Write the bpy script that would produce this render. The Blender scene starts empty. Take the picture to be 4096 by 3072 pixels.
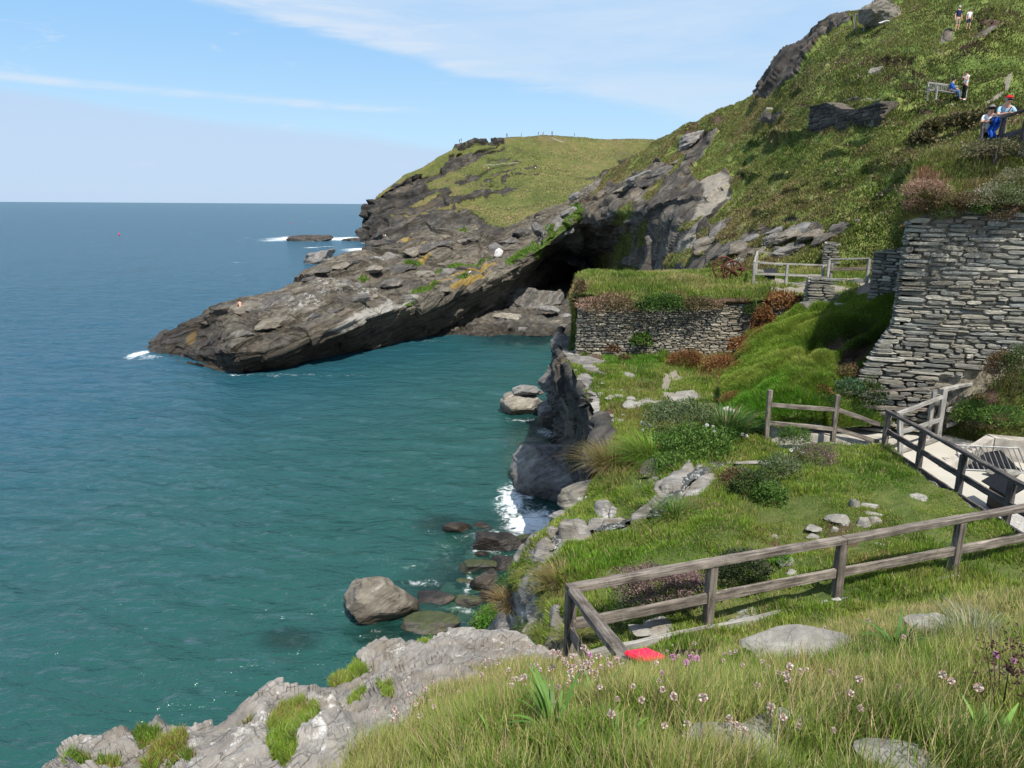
import bpy, bmesh, math, random
import numpy as np
from mathutils import Vector, Matrix, Quaternion
random.seed(7); RNG = np.random.default_rng(11)
R = math.radians
scn = bpy.context.scene
COL = scn.collection

# ------------------------------------------------------------------ camera
F = 2900.0; PITCH = math.atan(717.5/F); ROLL = 0.006; CAMZ = 15.0
fwd = Vector((0, math.cos(PITCH), -math.sin(PITCH)))
r0 = Vector((1, 0, 0)); u0 = r0.cross(fwd)
right = (r0*math.cos(ROLL) + u0*math.sin(ROLL)).normalized(); up = right.cross(fwd)
cam = bpy.data.cameras.new('camera'); cam.sensor_width = 36; cam.lens = F/4096*36
cam.clip_start = 0.1; cam.clip_end = 60000
camo = bpy.data.objects.new('camera', cam); COL.objects.link(camo)
camo.matrix_world = Matrix(((right.x, up.x, -fwd.x, 0), (right.y, up.y, -fwd.y, 0), (right.z, up.z, -fwd.z, CAMZ), (0, 0, 0, 1)))
scn.camera = camo
# ------------------------------------------------------------------ light
SUN_EL, SUN_AZ = R(57), math.atan2(0.34, -0.94)
SUND = Vector((math.sin(SUN_AZ)*math.cos(SUN_EL), math.cos(SUN_AZ)*math.cos(SUN_EL), math.sin(SUN_EL)))
sl = bpy.data.lights.new('sun', 'SUN'); sl.energy = 4.0; sl.angle = R(0.5); sl.color = (1.0, 0.95, 0.87)
so = bpy.data.objects.new('sun', sl); COL.objects.link(so); so.location = (40, -30, 80)
so.rotation_euler = SUND.to_track_quat('Z', 'Y').to_euler()
vs = scn.view_settings; vs.view_transform = 'Standard'; vs.look = 'None'; vs.gamma = 1; vs.exposure = 0.78
cy = scn.cycles; cy.max_bounces = 6; cy.diffuse_bounces = 3; cy.glossy_bounces = 2; cy.transmission_bounces = 3
cy.transparent_max_bounces = 8; cy.use_denoising = True; cy.use_adaptive_sampling = True; cy.adaptive_threshold = 0.02

# ------------------------------------------------------------------ node helpers
class NT:
    def __init__(s, tree): s.t = tree; s.n = tree.nodes; s.l = tree.links
    def new(s, typ, props=None, **inp):
        nd = s.n.new(typ)
        for k, v in (props or {}).items(): setattr(nd, k, v)
        for k, v in inp.items(): s.set(nd, k, v)
        return nd
    def set(s, nd, k, v):
        k = int(k[1:]) if k[0] == '_' and k[1:].isdigit() else k.replace('_', ' ')
        sk = nd.inputs[k]
        if isinstance(v, bpy.types.Node): v = v.outputs[0]
        if isinstance(v, bpy.types.NodeSocket): s.l.new(v, sk)
        else: sk.default_value = v if not (isinstance(v, tuple) and len(v) == 3 and sk.type == 'RGBA') else (*v, 1)
    def m(s, op, a, b=0.0, c=0.0, clamp=False):
        nd = s.new('ShaderNodeMath', {'operation': op, 'use_clamp': clamp})
        for i, v in enumerate((a, b, c)):
            s.set(nd, '_%d' % i, v)
        return nd.outputs[0]
    def vm(s, op, a, b):
        nd = s.new('ShaderNodeVectorMath', {'operation': op}, _0=a, _1=b); return nd.outputs[0]
    def mix(s, f, a, b, mode='MIX'):
        nd = s.new('ShaderNodeMix', {'data_type': 'RGBA', 'blend_type': mode}, _0=f, _6=a, _7=b); return nd.outputs[2]
    def ss(s, v, lo, hi, a=0.0, b=1.0):
        nd = s.new('ShaderNodeMapRange', {'interpolation_type': 'SMOOTHSTEP'}, Value=v, From_Min=lo, From_Max=hi, To_Min=a, To_Max=b); return nd.outputs[0]
    def noise(s, vec, scale, detail=4, rough=0.55, dist=0.0):
        nd = s.new('ShaderNodeTexNoise', None, Scale=scale, Detail=detail, Roughness=rough, Distortion=dist)
        s.set(nd, 'Vector', vec); return nd.outputs[0]
    def ramp(s, f, stops):
        nd = s.new('ShaderNodeValToRGB', None, Fac=f); e = nd.color_ramp.elements
        while len(e) < len(stops): e.new(0.5)
        for el, (p, c) in zip(e, stops): el.position = p; el.color = (*c, 1)
        return nd.outputs[0]
    def attr(s, name, out=2):
        return s.new('ShaderNodeAttribute', {'attribute_name': name}).outputs[out]

# ------------------------------------------------------------------ world: sky + cirrus
w = bpy.data.worlds.new('World'); scn.world = w; w.use_nodes = True
n = NT(w.node_tree); n.n.clear()
sky = n.new('ShaderNodeTexSky', {'sky_type': 'NISHITA', 'sun_disc': False, 'sun_elevation': SUN_EL, 'sun_rotation': SUN_AZ,
                                 'altitude': 0.0, 'air_density': 1.0, 'dust_density': 0.6, 'ozone_density': 2.0})
tc = n.new('ShaderNodeTexCoord').outputs['Generated']
sx = n.new('ShaderNodeSeparateXYZ', None, Vector=tc)
azd = n.m('MULTIPLY', n.m('ARCTAN2', sx.outputs[0], sx.outputs[1]), 57.2958)
eld = n.m('MULTIPLY', n.m('ARCSINE', sx.outputs[2]), 57.2958)
ae = n.new('ShaderNodeCombineXYZ', None, X=azd, Y=eld, Z=0.0).outputs[0]
def rot_coord(ang, sxx, syy):
    mp = n.new('ShaderNodeMapping', None, Vector=ae); mp.inputs['Rotation'].default_value = (0, 0, ang); mp.inputs['Scale'].default_value = (sxx, syy, 1)
    return mp.outputs[0]
# cirrus veil: above a slanting edge
edge = n.m('SUBTRACT', eld, n.m('ADD', n.m('MULTIPLY', azd, -0.20), 8.25))
wisp = n.noise(rot_coord(0.20, 0.05, 0.42), 1.0, 6, 0.6, 0.8)
fine = n.noise(rot_coord(0.28, 0.16, 1.3), 1.0, 6, 0.65, 0.6)
edge2 = n.m('ADD', edge, n.m('MULTIPLY', n.m('SUBTRACT', wisp, 0.5), 3.0))
band = n.m('MULTIPLY', n.ss(edge2, 0.0, 0.9), n.ss(edge2, 7.5, 1.0))
band = n.m('MULTIPLY', band, n.ss(azd, 8.0, -6.0, 0.45, 1.0))
veil = n.m('MULTIPLY', n.ss(edge2, 0.0, 1.2), n.ss(n.noise(rot_coord(0.35, 0.035, 0.25), 1.0, 5, 0.6, 0.5), 0.3, 0.75, 0.25, 0.75))
c1 = n.m('MAXIMUM', n.m('MULTIPLY', band, n.ss(fine, 0.2, 0.7, 0.35, 0.85)), n.m('MULTIPLY', veil, 0.95))
# contrail
ct = n.m('ABSOLUTE', n.m('SUBTRACT', eld, n.m('ADD', n.m('MULTIPLY', azd, -0.031), 6.45)))
c2 = n.m('MULTIPLY', n.ss(ct, 0.42, 0.02), n.ss(n.noise(rot_coord(0.03, 0.10, 0.5), 1.3, 3, 0.5), 0.36, 0.6, 0.08, 0.75))
c2 = n.m('MULTIPLY', c2, n.ss(azd, -5.0, -9.0))
# small puffs
c3 = n.m('MULTIPLY', n.ss(n.noise(rot_coord(0.25, 0.22, 0.8), 1.0, 5, 0.62, 0.4), 0.6, 0.8), 0.4)
cl = n.m('MAXIMUM', n.m('MAXIMUM', c1, c2), c3, clamp=True)
# pale bank of haze low over the sea
bk = n.m('SUBTRACT', n.m('ADD', n.m('MULTIPLY', azd, -0.09), n.m('ADD', 3.4, n.m('MULTIPLY', n.noise(rot_coord(0.09, 0.08, 0.5), 1.0, 4, 0.5), 1.2))), eld)
bank = n.m('MULTIPLY', n.ss(bk, -0.1, 0.9), 0.62)
skc = n.mix(1.0, sky.outputs[0], (0.86, 1.0, 1.14), 'MULTIPLY')
low = n.mix(n.ss(eld, 13.0, 3.0), (2.35, 4.25, 6.6), (3.6, 5.3, 6.7))
skc = n.mix(n.ss(eld, 40.0, 14.0, 0.0, 0.88), skc, low)
col = n.mix(bank, skc, (3.75, 4.45, 5.9))
col = n.mix(n.m('MULTIPLY', cl, 0.95), col, (5.0, 5.6, 6.35))
bg = n.new('ShaderNodeBackground', None, Color=col, Strength=0.086)
n.l.new(bg.outputs[0], n.new('ShaderNodeOutputWorld').inputs[0])

# ------------------------------------------------------------------ geometry helpers
Ra, Ua, Fa = np.array(right), np.array(up), np.array(fwd); CAM = np.array((0, 0, CAMZ))
def ray(px, py): return Fa + Ra*((px-2048)/F) + Ua*((1536-py)/F)
def P(px, py, Y):
    d = ray(px, py); return CAM + d*(Y/d[1])
def S(px, py, z=0.0):
    d = ray(px, py); return CAM + d*((z-CAMZ)/d[2])
def proj(V):
    D = V - CAM; w_ = np.maximum(D@Fa, 1e-3)
    return 2048 + F*(D@Ra)/w_, 1536 - F*(D@Ua)/w_, w_
_g = np.random.default_rng(3); PERM = np.concatenate([_g.permutation(256)]*3); GR = _g.normal(size=(256, 3)); GR /= np.linalg.norm(GR, axis=1)[:, None]
def perlin(p):
    i = np.floor(p).astype(np.int64); f = p-i; i &= 255; u = f*f*f*(f*(f*6-15)+10); r = 0
    for dx in (0, 1):
        for dy in (0, 1):
            for dz in (0, 1):
                h = PERM[PERM[PERM[(i[:, 0]+dx) & 255]+((i[:, 1]+dy) & 255)]+((i[:, 2]+dz) & 255)]
                g = np.einsum('ij,ij->i', GR[h], f-np.array((dx, dy, dz)))
                r = r + g*(u[:, 0] if dx else 1-u[:, 0])*(u[:, 1] if dy else 1-u[:, 1])*(u[:, 2] if dz else 1-u[:, 2])
    return r*1.5
def fbm(p, o=4, lac=2.1, gain=0.5):
    r = 0; a = 1.0
    for k in range(o): r = r + a*perlin(p+k*17.3); p = p*lac; a *= gain
    return r
def ridged(p, o=4):
    r = 0; a = 1.0
    for k in range(o): r = r + a*(0.5-np.abs(perlin(p+k*9.1))); p = p*2.1; a *= 0.5
    return r
def hash1(k): return np.modf(np.abs(np.sin(k*127.1+11.7)*43758.5453))[0]
def strata(p, nrm, th, ln, amp, warp=0.5):
    """layered rock: every bed, cut into blocks along its length, stands out by its own amount"""
    nrm = np.array(nrm, float); nrm /= np.linalg.norm(nrm)
    a = np.cross(nrm, (0, 0, 1.0)); a /= np.linalg.norm(a); b = np.cross(nrm, a)
    s = p@nrm/th + warp*fbm(p*(0.12/th), 3)
    k = np.floor(s); f = s-k
    ua = p@a/ln + hash1(k)*7 + 0.3*perlin(p*0.7/ln); j = np.floor(ua)
    ub = p@b/ln + hash1(k+3.3)*5 + 0.3*perlin(p*0.7/ln+5); l = np.floor(ub)
    h = hash1(k*1.31+j*7.7+l*3.17)
    e = np.minimum(1, np.minimum(f, 1-f)*9)
    return amp*((h-0.5)*e - 0.25*(1-e))
def upsample(C, n, axis):
    C = np.moveaxis(C, axis, 0); m = len(C); t = np.linspace(0, m-1, n); i = np.minimum(t.astype(int), m-2); f = (t-i)
    f = f.reshape((-1,)+(1,)*(C.ndim-1))
    p0, p1, p2, p3 = C[np.maximum(i-1, 0)], C[i], C[i+1], C[np.minimum(i+2, m-1)]
    m1 = (p2-p0)*0.42; m2 = (p3-p1)*0.42
    r = (2*f**3-3*f**2+1)*p1+(f**3-2*f**2+f)*m1+(-2*f**3+3*f**2)*p2+(f**3-f**2)*m2
    return np.moveaxis(r, 0, axis)
def in_poly(x, y, poly):
    r = np.zeros(x.shape, bool); m = len(poly)
    for i in range(m):
        x1, y1 = poly[i]; x2, y2 = poly[(i+1) % m]
        c = ((y1 > y) != (y2 > y)); xs = (x2-x1)*(y-y1)/((y2-y1) if y2 != y1 else 1e-9)+x1
        r ^= c & (x < xs)
    return r
def blob(x, y, lst):
    """soft ellipses (cx, cy, rx, ry[, angle deg]) -> 0..1"""
    r = np.zeros(x.shape)
    for e in lst:
        cx, cy, rx, ry = e[:4]; a = R(e[4]) if len(e) > 4 else 0
        dx, dy = x-cx, y-cy; X = (dx*math.cos(a)+dy*math.sin(a))/rx; Y = (-dx*math.sin(a)+dy*math.cos(a))/ry
        r = np.maximum(r, np.clip(1.6-1.2*np.sqrt(X*X+Y*Y), 0, 1))
    return r

def on_patch(pt, px, py, tol=14):
    if 'pj' not in pt:
        V = pt['G'].reshape(-1, 3); x, y, d = proj(V); pt['pj'] = (V, x, y, d)
    V, x, y, d = pt['pj']; e_ = np.hypot(x-px, y-py); k = np.where(e_ < max(tol, e_.min()*1.3+1))[0]; k = k[np.argmin(d[k]+0.02*e_[k])]
    return V[k].copy()
def tag(o, label=None, cat=None, group=None, kind=None):
    if label: o['label'] = label
    if cat: o['category'] = cat
    if group: o['group'] = group
    if kind: o['kind'] = kind
    return o
def empty(name, loc, label, cat, group=None):
    o = bpy.data.objects.new(name, None); COL.objects.link(o); o.location = Vector(loc); o.empty_display_size = 0.2
    return tag(o, label, cat, group)
def mesh_np(name, V, quads=None, tris=None, smooth=False, mat=None, parent=None, col=None, attrs=None, loc=None, matidx=None):
    V = np.asarray(V, np.float32).reshape(-1, 3)
    if loc is not None: V = V-np.asarray(loc, np.float32)
    q = np.zeros((0, 4), np.int32) if quads is None else np.asarray(quads, np.int32).reshape(-1, 4)
    t = np.zeros((0, 3), np.int32) if tris is None else np.asarray(tris, np.int32).reshape(-1, 3)
    me = bpy.data.meshes.new(name); me.vertices.add(len(V)); me.vertices.foreach_set('co', V.ravel())
    lp = np.concatenate([q.ravel(), t.ravel()]); me.loops.add(len(lp)); me.loops.foreach_set('vertex_index', lp)
    st = np.concatenate([np.arange(len(q))*4, len(q)*4+np.arange(len(t))*3]).astype(np.int32)
    me.polygons.add(len(st)); me.polygons.foreach_set('loop_start', st)
    me.polygons.foreach_set('use_smooth', np.full(len(st), bool(smooth)))
    me.update(calc_edges=True)
    if col is not None:
        c = np.ones((len(V), 4), np.float32); c[:, :3] = col
        me.color_attributes.new('col', 'FLOAT_COLOR', 'POINT').data.foreach_set('color', c.ravel())
    for k, v in (attrs or {}).items():
        me.attributes.new(k, 'FLOAT', 'POINT').data.foreach_set('value', np.asarray(v, np.float32).ravel())
    if mat: me.materials.append(mat)
    o = bpy.data.objects.new(name, me); COL.objects.link(o)
    if parent is not None: o.parent = parent
    elif loc is not None: o.location = Vector(np.asarray(loc, float))
    return o
def grid_quads(nu, nv):
    i = np.arange(nu*nv).reshape(nu, nv)
    return np.stack([i[:-1, :-1], i[:-1, 1:], i[1:, 1:], i[1:, :-1]], -1).reshape(-1, 4)
def grid_normals(G):
    du = np.gradient(G, axis=0); dv = np.gradient(G, axis=1); N = np.cross(dv, du); L = np.linalg.norm(N, axis=-1, keepdims=True)
    return N/np.maximum(L, 1e-9)
def toW(rows): return np.array([[(P(*c) if not isinstance(c, np.ndarray) else c) for c in r] for r in rows])
def patch(name, W, nu, nv, mat, masks=None, disp=None, flip=None, smooth=True):
    """dense sheet through a net of control points, then roughened along its normals"""
    G = upsample(upsample(W, nu, 0), nv, 1); N = grid_normals(G)
    c = CAM-G.reshape(-1, 3).mean(0)
    if flip is None: flip = (N.reshape(-1, 3)@np.array(c/np.linalg.norm(c)+np.array((0, 0, 0.5)))).mean() < 0
    if flip: N = -N
    V = G.reshape(-1, 3); Nf = N.reshape(-1, 3); px, py, dd = proj(V)
    at = masks(V, px, py, Nf) if masks else {}
    if disp is not None:
        d = disp(V, Nf, at); V = V + (d if d.ndim == 2 else Nf*d[:, None])
    q = grid_quads(nu, nv)
    if flip: q = q[:, ::-1]
    o = mesh_np(name, V, q, smooth=smooth, mat=mat, attrs={k: v for k, v in at.items()})
    tag(o, kind='structure')
    G2 = V.reshape(nu, nv, 3); N2 = grid_normals(G2)*(-1 if flip else 1)
    return {'G': G2, 'N': N2, 'at': {k: v.reshape(nu, nv) for k, v in at.items()}, 'o': o}

# ------------------------------------------------------------------ materials
def newmat(name):
    m = bpy.data.materials.new(name); m.use_nodes = True; n = NT(m.node_tree); n.n.clear()
    out = n.new('ShaderNodeOutputMaterial'); return m, n, out
def bsdf(n, out, color, rough=0.9, bump=None, strength=0.5, dist=0.05, spec=0.3, **kw):
    b = n.new('ShaderNodeBsdfPrincipled', None, Base_Color=color, Roughness=rough, **kw)
    n.set(b, 'Specular IOR Level', spec)
    if bump is not None:
        bp = n.new('ShaderNodeBump', None, Strength=strength, Distance=dist, Height=bump); n.l.new(bp.outputs[0], b.inputs['Normal'])
    n.l.new(b.outputs[0], out.inputs[0]); return b
def geo(n): return n.new('ShaderNodeNewGeometry').outputs['Position']
def bedding(n, pos, rot, stretch, scale):
    m1 = n.new('ShaderNodeMapping', None, Vector=pos); m1.inputs['Rotation'].default_value = rot
    m2 = n.new('ShaderNodeMapping', None, Vector=m1.outputs[0]); m2.inputs['Scale'].default_value = (scale, scale, scale*stretch); return m2.outputs[0]
def rock_nodes(n, pos, rot=(0, 0, 0), scale=1.0, dark=(.035, .034, .035), mid=(.12, .112, .10), light=(.27, .255, .23), bias=0.0, stretch=6.0, lichen=0.3):
    bd = bedding(n, pos, rot, stretch, scale)
    a = n.noise(bd, 0.55, 9, 0.66, 0.5); big = n.noise(pos, 0.16*scale, 4, 0.6)
    b = n.noise(pos, 1.6*scale, 8, 0.68)
    v = n.new('ShaderNodeTexVoronoi', {'feature': 'DISTANCE_TO_EDGE'}, Scale=0.9)
    n.set(v, 'Vector', n.vm('ADD', bd, n.new('ShaderNodeTexNoise', None, Vector=pos, Scale=1.2*scale).outputs[1]))
    crack = n.m('MAXIMUM', n.ss(v.outputs[0], 0.0, 0.022), n.ss(n.noise(pos, 0.9*scale, 4, 0.6), 0.56, 0.44))
    f = n.m('ADD', n.m('MULTIPLY', a, 0.62), n.m('ADD', n.m('MULTIPLY', big, 0.35), n.m('MULTIPLY', b, 0.25)))
    f = n.m('ADD', f, bias-0.1)
    c = n.ramp(f, [(0.30, dark), (0.50, mid), (0.68, light), (0.85, tuple(min(1, x*1.35) for x in light))])
    c = n.mix(n.m('MULTIPLY', n.ss(n.noise(pos, 0.5*scale, 5, 0.6), 0.5, 0.68), 0.45), c, (.15, .115, .07))
    c = n.mix(n.m('MULTIPLY', n.ss(n.noise(pos, 2.6*scale, 5, 0.7), 0.6, 0.72), lichen), c, (.33, .31, .26))
    c = n.mix(n.m('MULTIPLY', n.m('SUBTRACT', 1.0, crack), 0.55), c, dark)
    h = n.m('ADD', n.m('MULTIPLY', a, 1.0), n.m('ADD', n.m('MULTIPLY', b, 0.5), n.m('MULTIPLY', crack, 0.18)))
    return c, h
def rock_mat(name, wet=True, dist=0.25, strength=0.9, wetz=0.9, **kw):
    m, n, out = newmat(name); pos = geo(n); c, h = rock_nodes(n, pos, **kw)
    rough = 0.85
    if wet:
        z = n.new('ShaderNodeSeparateXYZ', None, Vector=pos).outputs[2]
        z = n.m('ADD', z, n.m('MULTIPLY', n.m('SUBTRACT', n.noise(pos, 0.8, 4, 0.6), 0.5), 1.6))
        wetm = n.ss(z, wetz, wetz*0.3)
        c = n.mix(n.m('MULTIPLY', wetm, 0.8), c, n.mix(1.0, c, (.30, .26, .22), 'MULTIPLY'))
        rough = n.m('SUBTRACT', 0.85, n.m('MULTIPLY', wetm, 0.45))
    bsdf(n, out, c, rough, h, strength, dist); return m
def turf_nodes(n, pos, sc=1.0):
    a = n.noise(pos, 0.35*sc, 6, 0.62); b = n.noise(pos, 2.2*sc, 6, 0.65)
    c = n.ramp(n.m('ADD', n.m('MULTIPLY', a, 0.6), n.m('MULTIPLY', b, 0.4)), [(0.33, (.030, .045, .012)), (0.47, (.060, .088, .018)), (0.58, (.095, .112, .030)), (0.72, (.17, .135, .065))])
    c = n.mix(n.m('MULTIPLY', n.ss(n.noise(pos, 0.10*sc, 5, 0.65), 0.48, 0.66), 0.6), c, (.115, .085, .045))
    return c, b
def terrain_mat(name, rk=None, turf_scale=1.0, soil=(.045, .030, .020), bump=0.35, rdist=0.3, gain=1.0):
    m, n, out = newmat(name); pos = geo(n)
    rc, rh = rock_nodes(n, pos, **(rk or {}))
    tcx, th = turf_nodes(n, pos, turf_scale)
    rc = n.mix(n.m('MULTIPLY', n.ss(n.m('ADD', n.attr('pl'), n.m('MULTIPLY', n.m('SUBTRACT', n.noise(pos, 0.5, 8, 0.75), 0.5), 1.6)), 0.4, 0.7), 0.75), rc, n.mix(n.noise(pos, 2.5, 6, 0.7), (.16, .135, .10), (.46, .42, .34)))
    tcx = n.mix(1.0, tcx, gain if isinstance(gain, tuple) else (gain, gain, gain), 'MULTIPLY')
    br = n.m('MULTIPLY', n.m('SUBTRACT', n.noise(pos, 0.9, 7, 0.7), 0.5), 1.1)
    fr = n.ss(n.m('ADD', n.attr('rock'), br), 0.42, 0.58)
    fs = n.ss(n.m('ADD', n.attr('soil'), br), 0.42, 0.62); fp = n.ss(n.m('ADD', n.attr('path'), n.m('MULTIPLY', br, 0.7)), 0.42, 0.6)
    gr = n.noise(pos, 22, 3, 0.7)
    c = n.mix(fs, tcx, n.mix(gr, soil, tuple(x*2.6 for x in soil)))
    c = n.mix(fp, c, n.ramp(gr, [(0.3, (.12, .105, .08)), (0.6, (.25, .225, .18)), (0.75, (.36, .34, .29))]))
    c = n.mix(fr, c, rc)
    h = n.m('ADD', n.m('MULTIPLY', fr, n.m('MULTIPLY', rh, rdist)), n.m('MULTIPLY', n.m('SUBTRACT', 1.0, fr), n.m('MULTIPLY', th, bump)))
    bsdf(n, out, c, 0.9, h, 0.9, 1.0, 0.2); return m
def leaf_mat(name, tint=(1, 1, 1), trans=0.35):
    m, n, out = newmat(name); c = n.mix(1.0, n.attr('col', 0), tint, 'MULTIPLY')
    d = n.new('ShaderNodeBsdfPrincipled', None, Base_Color=c, Roughness=0.55); n.set(d, 'Specular IOR Level', 0.25)
    t = n.new('ShaderNodeBsdfTranslucent', None, Color=c)
    mx = n.new('ShaderNodeMixShader', None, _0=trans, _1=d, _2=t); n.l.new(mx.outputs[0], out.inputs[0]); return m
def plain_mat(name, color, rough=0.7, noise=0.25, scale=8.0, spec=0.3, metal=0.0, bump=0.3, bdist=0.01):
    m, n, out = newmat(name); co = n.new('ShaderNodeTexCoord').outputs['Object']
    f = n.noise(co, scale, 6, 0.65)
    c = n.mix(n.ss(f, 0.3, 0.7), tuple(x*(1-noise) for x in color), tuple(min(1, x*(1+noise)) for x in color))
    bsdf(n, out, c, rough, f, bump, bdist, spec, Metallic=metal); return m
def wood_mat(name, dark, light):
    m, n, out = newmat(name); co = n.new('ShaderNodeTexCoord').outputs['Object']
    mp = n.new('ShaderNodeMapping', None, Vector=co); mp.inputs['Scale'].default_value = (1.2, 26, 26)
    rnd = n.new('ShaderNodeObjectInfo').outputs['Random']
    off = n.new('ShaderNodeCombineXYZ', None, X=n.m('MULTIPLY', rnd, 40.0), Y=rnd, Z=0.0)
    g = n.noise(n.vm('ADD', mp.outputs[0], off.outputs[0]), 1.0, 7, 0.7, 0.6); b = n.noise(n.vm('ADD', co, off.outputs[0]), 2.2, 5, 0.65)
    c = n.ramp(n.m('ADD', n.m('MULTIPLY', g, 0.65), n.m('MULTIPLY', b, 0.35)), [(0.36, tuple(x*.55 for x in dark)), (0.44, dark), (0.54, tuple((x+y)/2 for x, y in zip(dark, light))), (0.64, light)])
    c = n.mix(n.m('MULTIPLY', n.ss(n.noise(n.vm('ADD', co, off.outputs[0]), 9, 6, 0.7), 0.60, 0.68), 0.55), c, (.36, .37, .30))
    c = n.mix(n.m('MULTIPLY', rnd, 0.3), c, tuple(x*0.8 for x in dark))
    bsdf(n, out, c, 0.85, g, 0.7, 0.012, 0.25); return m
def col_mat(name, rough=0.85, sc=9.0, bump=0.5, bdist=0.02, amt=0.4):
    """surface whose own colour comes stone by stone from the mesh"""
    m, n, out = newmat(name); pos = geo(n); f = n.noise(bedding(n, pos, (0, 0, 0), 3.0, 1.0), sc, 7, 0.68)
    c = n.mix(n.ss(f, 0.25, 0.75), n.mix(1.0, n.attr('col', 0), (1-amt, 1-amt, 1-amt), 'MULTIPLY'), n.mix(1.0, n.attr('col', 0), (1+amt, 1+amt, 1+amt), 'MULTIPLY'))
    st = n.ss(n.noise(pos, 0.8, 5, 0.65), 0.42, 0.62); c = n.mix(n.m('MULTIPLY', st, 0.35), c, n.mix(1.0, c, (.50, .46, .40), 'MULTIPLY'))
    c = n.mix(n.m('MULTIPLY', n.ss(n.noise(pos, 4.5, 6, 0.72), 0.60, 0.70), 0.5), c, (.34, .33, .29))
    bsdf(n, out, c, rough, f, bump, bdist); return m

BED = (R(24), R(-6), 0)
M = {}
M['far'] = terrain_mat('far_headland_ground', dict(rot=(R(-10), R(20), 0), scale=0.22, dark=(.014, .014, .015), mid=(.050, .046, .040), light=(.17, .155, .13), bias=-0.03), 0.12, bump=0.5, rdist=2.0, gain=(1.35, 1.1, 1.35))
M['prom'] = None
M['hill'] = terrain_mat('hillside_ground', dict(rot=(R(-15), R(40), 0), scale=0.6, dark=(.013, .012, .011), mid=(.060, .052, .043), light=(.215, .192, .155)), 0.8, gain=1.8)
M['ground'] = terrain_mat('turf_and_rock', dict(rot=BED, scale=1.6, dark=(.05, .048, .045), mid=(.17, .16, .145), light=(.40, .385, .35)), 1.5, bump=0.08, rdist=0.10)
M['leaf'] = leaf_mat('grass_blades'); M['herb'] = leaf_mat('herb_leaves', trans=0.25)
M['stone'] = col_mat('wall_stone'); M['mortar'] = plain_mat('wall_core', (.10, .088, .07), 0.95, 0.5, 6.0, 0.1, 0, 0.8, 0.04)
M['wood'] = wood_mat('weathered_wood', (.085, .070, .058), (.34, .295, .245))
M['palewood'] = wood_mat('pale_weathered_wood', (.20, .19, .17), (.46, .44, .41))
M['darkwood'] = wood_mat('dark_weathered_wood', (.040, .036, .034), (.17, .155, .145))
M['concrete'] = plain_mat('concrete', (.36, .33, .28), 0.9, 0.35, 3.0, 0.2, 0, 0.5, 0.02)
M['rust'] = plain_mat('rusty_iron', (.085, .030, .018), 0.85, 0.6, 14, 0.3)
M['black'] = plain_mat('black_panel', (.012, .012, .013), 0.35, 0.3)
M['galv'] = plain_mat('galvanised_steel', (.17, .175, .18), 0.5, 0.25, 20, 0.5, 0.5)
M['red'] = plain_mat('red_plastic', (.80, .018, .075), 0.45, 0.06, 30, 0.4, 0, 0.1)
M['skin'] = plain_mat('skin', (.55, .30, .21), 0.6, 0.08)
for k, c in dict(white=(.75, .75, .74), sky=(.28, .42, .52), blue=(.02, .09, .36), denim=(.07, .13, .24), dark=(.018, .017, .018), grey=(.16, .15, .14), navy=(.02, .03, .07),
                 redcap=(.42, .012, .018), brown=(.045, .026, .016), pink=(.60, .22, .24), khaki=(.30, .25, .16), hairgrey=(.35, .33, .31), grn=(.05, .10, .06)).items():
    M[k] = plain_mat('cloth_'+k, c, 0.85, 0.15, 12, 0.15)

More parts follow.
